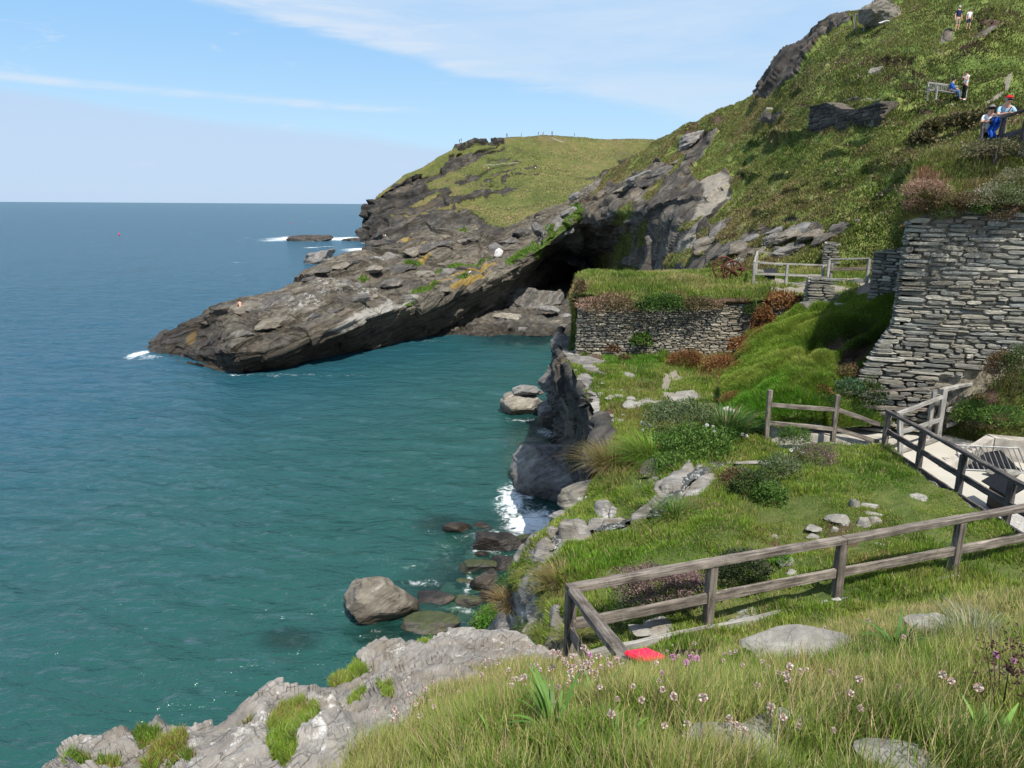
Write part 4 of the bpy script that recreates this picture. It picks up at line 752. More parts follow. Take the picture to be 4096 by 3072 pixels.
stones('side_face', st_, np.array((pb_[0], pb_[1], 0)), -n_, d_, 0.9, lambda s: pa[2]-0.25, lambda s: P(3232, 1118, 28.6)[2], (.06, .12), (.2, .45), 0.06, None, None, PALT, 0.02, 37)
a, b = P(3478, 1170, 25.6), P(3660, 1150, 24.4)
stub(a, b, a[2]-0.6, P(3478, 1012, 25.6)[2], 'shaded drystone wall end tucked behind the tall wall', (.07, .13), (.25, .6), 33, PALT, 0.7, lambda s: P(3478, 1012, 25.6)[2]+0.22*s)
a, b = P(3288, 1080, 36.4), P(3322, 1080, 36.2)
stub(a, b, a[2]-0.5, P(3305, 972, 36.4)[2], 'narrow broken drystone stub rising from the grass above the terrace', (.08, .15), (.25, .45), 35, PALT, 1.6)
a, b = on_patch(PH, 3200, 496), on_patch(PH, 3450, 506); a = a+np.array((-.1, -1.3, 0)); b = b+np.array((.2, -1.3, 0))
stub(a, b, min(a[2], b[2])-0.9, a[2]+1.6, 'dark ruined stone wall below the hillside path', (.14, .34), (.35, 1.1), 41, [(.045, .042, .036), (.07, .064, .055), (.028, .026, .024), (.10, .094, .08)], 1.2, lambda s: a[2]+1.15+(b[2]-a[2])*s/np.linalg.norm(b-a)+0.3*math.sin(s*0.9))

# ------------------------------------------------------------------ timber fences
def beam(name, p0, p1, w_, h_, mat, parent, seed=0, up_=(0, 0, 1), jit=0.006):
    """squared timber from p0 to p1, edges worn, a little crooked"""
    p0, p1 = Vector(p0), Vector(p1); x = (p1-p0); L = x.length; x.normalize(); u = Vector(up_); y = u.cross(x).normalized(); z = x.cross(y)
    g_ = random.Random(seed*7+3); nseg = max(3, int(L/0.25)); V = []; pr = [(-.5, -.42), (-.42, -.5), (.42, -.5), (.5, -.42), (.5, .42), (.42, .5), (-.42, .5), (-.5, .42)]
    bow = g_.uniform(-.012, .012)*L/2.5
    for i in range(nseg+1):
        t = i/nseg; off = bow*math.sin(math.pi*t)
        for (a_, b_) in pr: V.append((L*t, a_*w_+g_.uniform(-jit, jit), b_*h_+off+g_.uniform(-jit, jit)))
    m = 8; Q = [(i*m+k, i*m+(k+1) % m, (i+1)*m+(k+1) % m, (i+1)*m+k) for i in range(nseg) for k in range(m)]
    me = bpy.data.meshes.new(name); me.from_pydata(V, [], [tuple(reversed(q_)) for q_ in Q]+[tuple(range(m)), tuple(reversed(range(nseg*m, nseg*m+m)))]); me.materials.append(mat); me.update()
    bm = bmesh.new(); bm.from_mesh(me); bmesh.ops.recalc_face_normals(bm, faces=bm.faces); bm.to_mesh(me); bm.free()
    ob_ = bpy.data.objects.new(name, me); COL.objects.link(ob_)
    mw = Matrix(((x.x, y.x, z.x, p0.x), (x.y, y.y, z.y, p0.y), (x.z, y.z, z.z, p0.z), (0, 0, 0, 1)))
    if parent is not None: ob_.parent = parent; mw = Matrix.Translation(-parent.location) @ mw
    ob_.matrix_local = mw; return ob_
def along(a, b, t): return np.array(a)+(np.array(b)-np.array(a))*t
Z = np.array((0, 0, 1.0))
# near fence
nf = empty('timber_fence', P(2855, 2540, 9.8), 'nearest weathered grey post and rail fence crossing the foreground grass', 'fence')
tops = [(.85, 9.2), (3.03, 9.92), (5.31, 10.68), (7.68, 11.46), (10.0, 12.23)]
tops = [np.array((t[0], t[1], CAMZ-5.28+0.02*i)) for i, t in enumerate(tops)]
fdir = nrmz(tops[2]-tops[0]); fn = np.array((-fdir[1], fdir[0], 0))
for i, t in enumerate(tops):
    beam('post', t-Z*1.45+np.array((random.uniform(-.02, .02), 0, 0)), t+Z*0.0, 0.135, 0.135, M['wood'], nf, i, tuple(fdir))
jn = [tops[0]-fdir*0.06, tops[2]+fdir*0.03, tops[4]]
for k in range(2): beam('top_rail', jn[k]+Z*0.05+fdir*(0.006 if k else 0), jn[k+1]+Z*0.05, 0.15, 0.095, M['wood'], nf, 20+k)
for k in range(4):
    a, b = tops[k], tops[k+1]
    beam('middle_rail', along(a, b, 0.0)-Z*0.52+fdir*0.07, along(a, b, 1)-Z*0.52-fdir*0.07, 0.06, 0.155, M['wood'], nf, 30+k)
    beam('bottom_rail', along(a, b, 0.0)-Z*1.02-fn*0.10, along(a, b, 1)-Z*1.0-fn*0.10, 0.075, 0.15, M['palewood'], nf, 40+k)
beam('slanting_rail', tops[0]+Z*0.045-fn*0.08, P(2545, 2690, 5.75), 0.15, 0.085, M['wood'], nf, 50)
beam('post', P(2555, 2700, 5.7)-Z*0.9, P(2555, 2700, 5.7), 0.12, 0.12, M['wood'], nf, 51)
beam('middle_rail', tops[0]-Z*0.6-fn*0.07, P(2420, 2790, 6.1), 0.06, 0.15, M['wood'], nf, 52)
# right fence along the path
rf = empty('timber_fence', (10.35, 15, CAMZ-6.5), 'dark post and rail fence along the gravel path edge at right', 'fence')
rt = [np.array((10.38, 19.2, CAMZ-5.52)), np.array((10.40, 17.5, CAMZ-5.52)), np.array((10.40, 15.8, CAMZ-5.53)), np.array((10.42, 14.15, CAMZ-5.53)), np.array((10.44, 12.6, CAMZ-5.5))]
for i, t in enumerate(rt): beam('post', t-Z*1.25, t, 0.13, 0.13, M['darkwood'] if i else M['wood'], rf, 60+i, (1, 0, 0))
beam('top_rail', rt[0]+np.array((0, .08, .045)), rt[3]+np.array((0, -.02, .045)), 0.13, 0.08, M['darkwood'], rf, 70)
beam('top_rail', rt[3]+np.array((0, -.025, .045)), rt[4]+np.array((0, -.1, .045)), 0.13, 0.08, M['darkwood'], rf, 71)
for k in range(4):
    beam('middle_rail', rt[k]-Z*0.5-np.array((0, .065, 0)), rt[k+1]-Z*0.5+np.array((0, .065, 0)), 0.055, 0.145, M['darkwood'], rf, 72+k)
    beam('bottom_rail', rt[k]-Z*0.98-np.array((0, .065, 0)), rt[k+1]-Z*0.98+np.array((0, .065, 0)), 0.06, 0.14, M['darkwood'], rf, 80+k)
kerb = []
for k in range(9):
    y0 = 19.0-0.75*k
    kerb.append(None)
# fence beside the culvert, on the left
cf = empty('timber_fence', P(3350, 1765, 19.4), 'open two-rail timber fence between the green bank and the culvert', 'fence')
c0, c1_, c2_ = P(3082, 1560, 19.5), P(3352, 1580, 19.45), np.array((10.30, 19.32, CAMZ-5.5))
for i, (t, l) in enumerate(((c0, 1.42), (c1_, 1.36))): beam('post', t-Z*l, t, 0.12, 0.12, M['wood'], cf, 90+i, (1, 0, 0))
for i, (da, db) in enumerate(((0.42, 0.42), (0.95, 0.98))):
    beam('rail', c0-Z*da+np.array((.05, -.03, 0)), c1_-Z*db+np.array((-.05, -.03, 0)), 0.045, 0.12, M['wood'], cf, 93+i)
    beam('rail', c1_-Z*db+np.array((.055, -.03, 0)), c2_-Z*(0.38+0.5*i)+np.array((-.05, -.03, 0)), 0.045, 0.12, M['wood'], cf, 96+i)
# far handrail of the footbridge and the fence running up to the bank
bf = empty('timber_fence', P(3775, 1780, 20.2), 'pale footbridge railing with sloping rails below the tall wall', 'fence')
b0 = P(3560, 1650, 19.6); b1 = P(3768, 1590, 20.2); b1t = P(3780, 1556, 20.2); b3 = P(3838, 1545, 20.9); b4 = P(3948, 1520, 21.0)
beam('post', b1t-Z*1.75, b1t, 0.13, 0.13, M['palewood'], bf, 101, (1, 0, 0)); beam('post', b1t-Z*1.75+np.array((-.2, .15, 0)), b1t+np.array((-.2, .15, -.12)), 0.11, 0.11, M['palewood'], bf, 102, (1, 0, 0))
beam('post', b3-Z*1.5, b3, 0.11, 0.11, M['wood'], bf, 103, (1, 0, 0)); b3b = P(3900, 1540, 21.3); beam('post', P(3852, 1625, 21.2), b3b, 0.09, 0.09, M['palewood'], bf, 104, (0, 1, 0))
beam('post', P(3600, 1840, 18.9), P(3600, 1650, 18.9), 0.12, 0.12, M['palewood'], bf, 105, (1, 0, 0))
beam('handrail', P(3350, 1574, 21.0), b1t+np.array((-.08, .1, .03)), 0.05, 0.06, M['wood'], bf, 106)
beam('handrail', P(3758, 1562, 20.3), b4, 0.12, 0.09, M['palewood'], bf, 107)
beam('sloping_rail', P(3590, 1655, 19.2), P(3768, 1588, 20.15), 0.08, 0.10, M['palewood'], bf, 108)
for dz_, i in ((0.72, 0), (1.2, 1)):
    beam('rail', P(3600, 1730+75*i, 19), P(3762, 1678+72*i, 20.1), 0.05, 0.12, M['palewood'], bf, 110+i)
    beam('rail', P(3790, 1640+62*i, 20.15), P(3848, 1622+60*i, 20.9), 0.05, 0.12, M['palewood'], bf, 112+i)
beam('rail', P(3350, 1620, 20.9), P(3740, 1640, 20.4), 0.04, 0.10, M['wood'], bf, 114)
# terrace fence
tf = empty('timber_fence', P(3150, 1145, 32.6), 'bleached post and rail enclosure round the lookout on the terrace', 'fence')
q0 = P(3018, 1052, 32.6); q1 = P(3150, 1057, 32.6); q2 = P(3294, 1061, 32.6); q3 = P(3318, 1040, 32.3); q4 = P(3478, 1036, 31.6); qb = P(3030, 1009, 35.6); qc = P(3135, 1016, 36.4)
for i, (t, l) in enumerate(((q0, 1.05), (q1, 1.02), (q2, 1.0), (q3, 1.35), (qb, 1.1), (q4, 1.1))): beam('post', t-Z*l, t, 0.11, 0.11, M['palewood'], tf, 120+i, (1, 0, 0))
beam('post', q3+np.array((.22, .2, -1.2)), q3+np.array((.22, .2, -0.15)), 0.09, 0.09, M['palewood'], tf, 127, (1, 0, 0))
beam('top_rail', q0+Z*0.02, q2+np.array((.3, 0, .0)), 0.09, 0.07, M['palewood'], tf, 130); beam('top_rail', q0+Z*0.03, qb+Z*0.03, 0.09, 0.07, M['palewood'], tf, 131)
beam('top_rail', qb+Z*0.02, qc, 0.09, 0.07, M['palewood'], tf, 132); beam('top_rail', q3+Z*0.03, q4+Z*0.03, 0.09, 0.06, M['palewood'], tf, 133)
for i, dz_ in enumerate((0.47, 0.86)):
    beam('rail', q0-Z*dz_, q1-Z*dz_, 0.04, 0.11, M['palewood'], tf, 134+i); beam('rail', q1-Z*dz_, q2-Z*dz_, 0.04, 0.11, M['palewood'], tf, 136+i)
    beam('rail', qb-Z*dz_, qc-Z*(dz_+.05)-np.array((.35*i, 0, 0)), 0.04, 0.11, M['palewood'], tf, 138+i)
beam('rail', q3-Z*0.42, q4-Z*0.42, 0.04, 0.12, M['wood'], tf, 140); beam('rail', q3-Z*0.95+np.array((.8, 0, 0)), q4-Z*0.92, 0.04, 0.16, M['palewood'], tf, 141)
# dark railing of the upper path, with a wire mesh infill
uf = empty('timber_fence', P(4020, 640, 21.5), 'dark railing with mesh infill at the lookout above the tall wall', 'fence')
u0, u1, u2 = P(3935, 486, 21.9), P(4022, 464, 21.5), P(4112, 436, 20.9); u3 = P(4330, 380, 19.6)
for i, t in enumerate((u0, u1, u2, u3)): beam('post', t-Z*1.25+np.array((-.13 if i == 1 else 0, 0, 0)), t, 0.085, 0.085, M['darkwood'], uf, 150+i, (1, 0, 0))
beam('top_rail', P(3962, 486, 21.75), u2, 0.11, 0.06, M['darkwood'], uf, 155); beam('top_rail', u2, u3, 0.11, 0.06, M['darkwood'], uf, 156)
for k, (a, b) in enumerate(((u0, u1), (u1, u2), (u2, u3))): beam('lower_rail', a-Z*0.55, b-Z*0.55, 0.05, 0.15, M['darkwood'], uf, 157+k)
def mesh_infill(name, a, b, z0, z1, st, r, mat, parent):
    a, b = np.array(a), np.array(b); V = []; Q = []
    def wire(p, q_):
        d = nrmz(q_-p); s1 = nrmz(np.cross(d, (0.3, 1, 0.2))); s2 = np.cross(d, s1); k0 = len(V)
        for e_ in (p, q_):
            for c_, s_ in ((1, 1), (1, -1), (-1, -1), (-1, 1)): V.append(e_+s1*c_*r+s2*s_*r)
        for k in range(4): Q.append((k0+k, k0+(k+1) % 4, k0+4+(k+1) % 4, k0+4+k))
    L = np.linalg.norm(b-a)
    for t in np.arange(st, L, st): c = along(a, b, t/L); wire(c+Z*z0, c+Z*z1)
    for z in np.arange(z0, z1, st): wire(a+Z*z, b+Z*z)
    return mesh_np(name, V, Q, mat=mat, parent=parent, loc=parent.location)
mesh_infill('wire_mesh', u0, u1, -1.15, -0.55, 0.05, 0.007, M['black'], uf); mesh_infill('wire_mesh', u1, u2, -1.15, -0.55, 0.05, 0.007, M['black'], uf)
rf2 = empty('timber_fence', P(3450, 78, 66), 'small pale fence on the skyline of the hill', 'fence')
for i, (a, b, Y) in enumerate(((3424, 54, 68), (3462, 60, 67), (3495, 58, 66.5), (3547, 52, 65.5))): t = P(a, b, Y); beam('post', t-Z*1.3, t, 0.12, 0.12, M['palewood'], rf2, 170+i, (1, 0, 0))
beam('top_rail', P(3424, 56, 68), P(3462, 64, 67), 0.08, 0.09, M['palewood'], rf2, 175); beam('rail', P(3462, 76, 67), P(3547, 78, 65.5), 0.05, 0.09, M['palewood'], rf2, 176)

# ------------------------------------------------------------------ grass
def pal_mix(V, pal, freq, g_, jitter=0.5):
    """palette picked by slow noise, blade by blade variation on top"""
    pal = np.array(pal, float); f = np.clip((fbm(V*freq, 3)*0.75+0.5)+g_.normal(0, 0.16*jitter*2, len(V)), 0, 0.999)*(len(pal)-1)
    i = f.astype(int); t = (f-i)[:, None]; c = pal[i]*(1-t)+pal[i+1]*t
    return c*np.exp(g_.normal(0, 0.20, len(V)))[:, None]
GREEN = [(.070, .12, .017), (.135, .21, .026), (.185, .25, .042), (.25, .265, .068), (.35, .30, .125)]
FRESH = [(.075, .135, .016), (.135, .23, .024), (.19, .28, .032), (.235, .27, .055)]
OLIVE = [(.072, .098, .022), (.125, .17, .032), (.17, .215, .042), (.215, .205, .070), (.28, .215, .105)]
HILLG = [(.075, .09, .026), (.12, .15, .034), (.165, .20, .042), (.175, .175, .055), (.22, .17, .080), (.17, .125, .065)]
STRAW = (.36, .29, .14); RUST = (.20, .085, .030); BROWN = (.095, .060, .030); HEATH = (.11, .050, .055)
def scatter(name, pt, count, hgt, wid, pal, freq=0.4, lean=0.35, wind=(0.15, 0.05), down=0.5, dp=1.1, overlays=(), hmap=None, seed=1, straw=0.08, clump=0.6, mat=None, thr=0.5, label=None, mask=None, spread=1.0):
    g_ = np.random.default_rng(seed); G, N = pt['G'], pt['N']; nu, nv = G.shape[:2]
    c = (G[:-1, :-1]+G[1:, 1:]+G[:-1, 1:]+G[1:, :-1])/4; nn = (N[:-1, :-1]+N[1:, 1:])/2
    A = np.linalg.norm(np.cross(G[1:, :-1]-G[:-1, :-1], G[:-1, 1:]-G[:-1, :-1]), axis=-1)
    bad = sum(np.maximum(0, pt['at'].get(k, np.zeros((nu, nv)))[:-1, :-1]*wk) for k, wk in (('rock', 1), ('path', 1), ('soil', .75)))
    cf_ = c.reshape(-1, 3); px, py, dd = proj(cf_); D = CAM-cf_; dist = np.linalg.norm(D, axis=1)
    vis = (px > -300)*(px < 5300)*(py > -300)*(py < 3500)*((nn.reshape(-1, 3)*D).sum(1)/dist > -0.25)*(cf_[:, 2] > 0.8)
    wgt = A.ravel()*vis*np.clip((thr+0.15-bad.ravel()+0.25*fbm(cf_*1.5, 2))*6, 0, 1)/dist**dp
    if mask is not None: wgt = wgt*mask(cf_, px, py)
    wgt = wgt*np.clip(0.65+clump*fbm(cf_*(3.0 if dist.min() < 8 else 0.9), 2), 0.08, 2)
    cum = np.cumsum(wgt); k = np.searchsorted(cum, g_.random(count)*cum[-1]); k = np.minimum(k, len(cf_)-1); i, j = np.divmod(k, nv-1)
    a, b = g_.random(count)[:, None], g_.random(count)[:, None]
    base = G[i, j]*(1-a)*(1-b)+G[i+1, j]*a*(1-b)+G[i, j+1]*(1-a)*b+G[i+1, j+1]*a*b; n_ = nn[i, j]
    px, py, dd = proj(base); d2 = np.linalg.norm(base-CAM, axis=1)
    h = g_.uniform(*hgt, count)*np.clip(1+0.55*fbm(base*freq*2.3, 2), 0.35, 1.8)
    if hmap is not None: h = h*hmap(base, px, py)
    wd_ = g_.uniform(*wid, count)*np.maximum(1, d2/np.percentile(d2, 35))**0.6
    up_ = 0.55*n_+np.array((0, 0, 0.6)); dn = np.stack([n_[:, 0], n_[:, 1], 0*n_[:, 0]], 1)
    ld_ = g_.normal(0, lean*spread, (count, 3)); ld_[:, 2] *= 0.3
    tipd = up_+ld_+dn*down+np.array((*wind, 0)); tipd /= np.linalg.norm(tipd, axis=1)[:, None]
    midd = up_+0.45*ld_+0.25*dn*down; midd /= np.linalg.norm(midd, axis=1)[:, None]
    az = g_.uniform(0, 2*math.pi, count); sd = np.stack([np.cos(az), np.sin(az), 0*az], 1)*wd_[:, None]/2
    mid = base+midd*(h*0.55)[:, None]; tip = mid+tipd*(h*0.5)[:, None]; base = base-n_*0.02
    V = np.stack([base-sd, base+sd, mid-sd*0.8, mid+sd*0.8, tip], 1).reshape(-1, 3)
    o5 = np.arange(count)[:, None]*5
    cc = pal_mix(base, pal, freq, g_)
    st = g_.random(count) < straw*np.clip(1+1.2*fbm(base*freq*1.7+50, 2), 0, 3); cc[st] = np.array(STRAW)*np.exp(g_.normal(0, .25, st.sum()))[:, None]
    for blobs, colr, amt in overlays:
        m_ = blob(px, py, blobs); u = g_.random(count) < m_*amt; cc[u] = np.array(colr)*np.exp(g_.normal(0, .25, u.sum()))[:, None]
    o = mesh_np(name, V, o5+np.array([[0, 1, 3, 2]]), o5+np.array([[2, 3, 4]]), mat=mat or M['leaf'], col=np.repeat(cc, 5, 0))
    tag(o, label, 'grass', kind='stuff'); return o
# foreground
FGOV = [([(1900, 2760, 420, 90, -8), (3350, 2560, 200, 70), (3900, 2420, 300, 120, -10), (3300, 2880, 200, 120), (1650, 2800, 120, 140), (2780, 2640, 120, 50)], STRAW, 0.33),
        ([(3200, 2760, 140, 60), (3420, 2500, 60, 30)], RUST, 0.2), ([(2350, 2950, 500, 160), (2900, 2760, 260, 100), (2100, 2960, 300, 100)], (.12, .23, .022), 0.4)]
FGROCK = [(3220, 2610, 110, 36), (3135, 2920, 74, 45), (2980, 3025, 105, 45), (3665, 3065, 90, 36), (3725, 2520, 45, 26), (4070, 2745, 40, 26)]
def fgclear(V, x, y): return 1-0.93*np.clip(blob(x, y, FGROCK)*2.0, 0, 1)
scatter('grass', PJ, 260000, (.07, .19), (.003, .006), GREEN, 0.8, 0.62, (0.3, -0.05), 0.3, 1.5, FGOV, None, 1, 0.18, 1.3, label='long wild grass on the near bank below the camera', mask=fgclear)
scatter('grass', PJ, 2600, (.2, .36), (.002, .0032), [STRAW, (.40, .33, .18), (.30, .22, .10)], 0.8, 0.45, (0.3, 0.02), 0.2, 1.5, (), None, 2, 0.3, 0.8, label='tall dry straw stalks standing out of the near grass')
scatter('grass', PE, 26000, (.04, .11), (.004, .007), FRESH, 1.2, 0.5, (0.1, 0), 0.3, 1.0, [([(700, 3000, 700, 60, -20)], (.26, .14, .06), 0.3)], None, 3, 0.1, 0.3, label='short tufts growing from cracks in the pale slate shelf')
# turf between the fences
LOWOV = [([(3300, 2120, 260, 90), (3450, 2230, 160, 40), (2260, 2370, 60, 70), (3060, 2160, 90, 60), (2330, 2290, 120, 50)], (.20, .15, .055), 0.4), ([(2560, 2240, 320, 60), (2350, 2250, 140, 70), (2450, 2330, 160, 60)], (.13, .26, .020), 0.6),
         ([(3500, 1930, 200, 60), (3200, 1850, 200, 40)], (.10, .20, .025), 0.5), ([(2850, 2330, 140, 40), (2600, 2370, 160, 30)], BROWN, 0.35)]
scatter('grass', PB, 170000, (.05, .14), (.009, .016), FRESH, 0.7, 0.45, (0.1, -.05), 0.7, 0.9, LOWOV, lambda V, x, y: np.where(blob(x, y, [(3350, 2100, 300, 120), (3700, 2000, 200, 90)]) > .3, 0.35, 1.0)*np.clip(1+.8*fbm(V*1.3, 2), .4, 2), 4, 0.14, 1.2, label='green turf between the two timber fences')
# plateau, terrace, bank
PLOV = [([(2640, 1660, 140, 60), (2520, 1650, 110, 40), (2840, 1500, 60, 40), (2560, 1560, 90, 30)], (.22, .17, .065), 0.45), ([(2760, 1440, 120, 30), (2880, 1470, 90, 40), (2720, 1400, 60, 20), (2930, 1420, 60, 30)], (.22, .10, .035), 0.75), ([(2570, 1440, 110, 40), (2450, 1430, 60, 30)], (.085, .21, .018), 0.8)]
scatter('grass', PL, 120000, (.06, .17), (.012, .022), FRESH, 0.7, 0.4, (0.1, 0), 0.4, 0.8, PLOV, lambda V, x, y: np.where(blob(x, y, PLOV[1][0]) > .3, 2.4, 1.0), 5, 0.16, 1.2, label='grass on the small plateau below the lower slate wall')
TOV = [([(2320, 1170, 40, 60), (2450, 1190, 90, 20), (2700, 1190, 60, 16), (3000, 1210, 60, 20)], (.24, .15, .08), 0.55), ([(3130, 1205, 80, 40)], RUST, 0.8), ([(2600, 1130, 300, 16)], (.20, .18, .07), 0.4)]
scatter('grass', PT, 90000, (.10, .26), (.018, .034), GREEN, 0.4, 0.5, (0.05, 0), 0.9, 0.8, TOV, None, 6, 0.06, 0.4, label='thick turf capping the lower wall and terrace')
BOV = [([(3140, 1620, 160, 60), (2990, 1640, 90, 90), (3050, 1560, 150, 40, -30)], (.085, .235, .016), 0.75), ([(3320, 1270, 160, 30, -10), (3200, 1320, 90, 40)], (.17, .22, .03), 0.6), ([(3030, 1290, 40, 60, 30), (2960, 1370, 40, 50, 30), (2920, 1440, 40, 40)], RUST, 0.8), ([(3330, 1600, 60, 40), (3430, 1650, 60, 60)], (.05, .12, .035), 0.6)]
scatter('grass', PG, 190000, (.08, .19), (.009, .018), FRESH, 0.35, 0.3, (-.15, 0), 1.25, 0.8, BOV, None, 7, 0.04, 0.4, label='long combed grass on the steep green bank')
WOV = [([(3720, 720, 70, 40)], (.34, .17, .12), 0.75), ([(3950, 690, 120, 40), (4060, 760, 60, 40)], (.20, .20, .10), 0.35), ([(3850, 640, 160, 30), (3800, 590, 90, 30)], (.22, .17, .08), 0.4), ([(3900, 720, 90, 30)], BROWN, 0.3)]
scatter('grass', PW, 60000, (.10, .28), (.014, .026), OLIVE, 0.6, 0.5, (0, 0), 0.8, 0.9, WOV, None, 8, 0.1, 0.5, label='shaggy turf hanging over the top of the tall wall')
scatter('grass', PR, 36000, (.10, .30), (.012, .022), OLIVE, 0.5, 0.5, (0, 0), 0.8, 0.9, [([(4000, 1600, 90, 60)], (.20, .15, .08), 0.5)], None, 9, 0.1, 0.5, label='scrubby grass on the bank beside the concrete path')
# hillside and far headland
HOV = [(HDARK, (.034, .030, .014), 0.7), ([(3500, 250, 160, 30), (3650, 320, 60, 60), (3620, 260, 90, 40), (4060, 50, 60, 24), (3900, 215, 70, 30), (3400, 250, 90, 20), (3560, 320, 70, 20)], HEATH, 0.5),
       ([(2900, 480, 90, 40, -35), (3150, 480, 60, 20), (3700, 620, 160, 40), (3000, 520, 120, 30, -25), (2700, 570, 90, 16, -40), (3250, 520, 160, 24), (3300, 830, 200, 60), (3480, 420, 200, 10), (3900, 610, 120, 26)], (.19, .14, .065), 0.45), ([(3500, 130, 200, 90, -25), (3250, 330, 120, 60, -40)], (.20, .18, .085), 0.3),
       ([(3100, 620, 200, 60), (3350, 680, 200, 60), (3550, 760, 140, 60), (3450, 950, 120, 60), (3550, 900, 120, 60)], (.085, .14, .022), 0.4)]
scatter('grass', PH, 420000, (.07, .22), (.035, .07), HILLG, 0.10, 0.5, (0, 0), 0.6, 1.15, HOV, None, 10, 0.07, 0.75, label='rough grass and heather over the steep hillside')
scatter('grass', PF, 90000, (.12, .32), (.25, .5), [(.115, .110, .046), (.150, .145, .058), (.185, .160, .076), (.225, .18, .098), (.26, .205, .118)], 0.02, 0.6, (0, 0), 0.2, 0.4, [([(1950, 605, 300, 40, -8), (2300, 580, 300, 30), (2500, 590, 200, 30)], (.33, .28, .13), 0.8), ([(2350, 630, 90, 16)], (.15, .10, .085), 0.5), ([(2000, 850, 160, 60)], (.085, .12, .028), 0.5)], None, 12, 0.16, 0.3, label='pale grass covering the far headland')
scatter('grass', PP, 14000, (.10, .30), (.05, .10), [(.07, .15, .015), (.11, .22, .02), (.16, .24, .03)], 0.5, 0.5, (0, 0), 0.4, 0.3, (), None, 13, 0.02, 0.3, label='bright green plants rooted on the slate promontory')

# ------------------------------------------------------------------ boulders and stones
def ico(sub):
    bm = bmesh.new(); bmesh.ops.create_icosphere(bm, subdivisions=sub, radius=1); bm.verts.ensure_lookup_table()
    V = np.array([v.co for v in bm.verts]); T = np.array([[v.index for v in f.verts] for f in bm.faces]); bm.free(); return V, T
ICO = {k: ico(k) for k in (2, 3, 4, 5)}
def boulder_geo(c, dims, seed, rot=0.0, tilt=(0, 0), sub=4, rough=0.05, flat=0.75, bed=0.0):
    """angular block: a ball cut by random planes, then weathered"""
    g_ = np.random.default_rng(seed); D, T = ICO[sub]; k = 15
    pn = g_.normal(size=(k, 3)); pn[:, 2] *= 1.0; pn[0] = (g_.normal()*.12, g_.normal()*.12, 1); pn[1] = (g_.normal()*.15, g_.normal()*.15, -1); pn /= np.linalg.norm(pn, axis=1)[:, None]
    hh = g_.uniform(flat, 1.0, k); dt = np.maximum(D@pn.T, 1e-3); rr = np.min(hh/dt, axis=1); rr = np.minimum(rr, 1.25)
    V = D*rr[:, None]; V *= np.array(dims)/2
    if bed: V += (D*np.array(dims)/2)*strata(V+seed, (0.15, .1, 1), bed, bed*6, 0.10, 0.5)[:, None]
    m = min(dims); V += D*(rough*m*fbm(V*(2.2/m)+seed*3.1, 4))[:, None]
    a, b = tilt; V = V@np.array(Matrix.Rotation(a, 3, 'X') @ Matrix.Rotation(b, 3, 'Y') @ Matrix.Rotation(rot, 3, 'Z')).T
    return V+np.array(c), T
RK = {'pale': rock_mat('pale_slate_rock', wet=True, dist=0.08, scale=1.7, rot=(.3, .4, 0), dark=(.055, .048, .038), mid=(.19, .172, .14), light=(.36, .335, .285), wetz=0.8),
      'grey': rock_mat('grey_slate_rock', wet=True, dist=0.12, scale=1.3, rot=(.3, .5, 0), dark=(.05, .048, .047), mid=(.15, .143, .135), light=(.30, .29, .27), wetz=0.9),
      'dark': rock_mat('dark_wet_rock', wet=True, dist=0.08, scale=1.7, rot=(.2, .3, 0), dark=(.016, .015, .014), mid=(.042, .038, .034), light=(.11, .10, .09), lichen=0.08, wetz=1.2),
      'lime': rock_mat('lichened_stone', wet=False, dist=0.02, scale=5, rot=(.2, .3, 0), dark=(.10, .095, .08), mid=(.215, .205, .178), light=(.345, .332, .295)),
      'fold': rock_mat('folded_rock', wet=True, dist=.25, scale=.9, rot=(-.2, .6, 0), dark=(.02, .019, .018), mid=(.075, .07, .063), light=(.24, .225, .20), wetz=1.2),
      'tan': rock_mat('tan_slate_rock', wet=True, dist=0.10, scale=1.5, rot=(.1, .5, 0), dark=(.04, .034, .027), mid=(.135, .118, .092), light=(.27, .245, .20), wetz=1.15),
      'quartz': rock_mat('white_quartz', wet=False, dist=0.05, scale=2, dark=(.40, .38, .34), mid=(.62, .60, .56), light=(.8, .79, .76), lichen=0.1)}
def algae_mat():
    m, n, out = newmat('green_algae_rock'); pos = geo(n); c, h = rock_nodes(n, pos, rot=(.2, .3, 0), scale=1.7, dark=(.018, .017, .014), mid=(.045, .042, .035), light=(.12, .11, .09), lichen=0.1)
    nz = n.new('ShaderNodeSeparateXYZ', None, Vector=n.new('ShaderNodeNewGeometry').outputs['Normal']).outputs[2]
    f = n.ss(n.m('ADD', nz, n.m('MULTIPLY', n.m('SUBTRACT', n.noise(pos, 2.2, 6, 0.7), 0.5), 1.8)), 0.45, 0.85)
    c = n.mix(n.m('MULTIPLY', f, 0.7), c, n.mix(n.noise(pos, 6, 4, 0.6), (.020, .030, .006), (.060, .078, .018))); bsdf(n, out, c, 0.6, h, 0.8, 0.08); return m
RK['algae'] = algae_mat()
NB = [0]
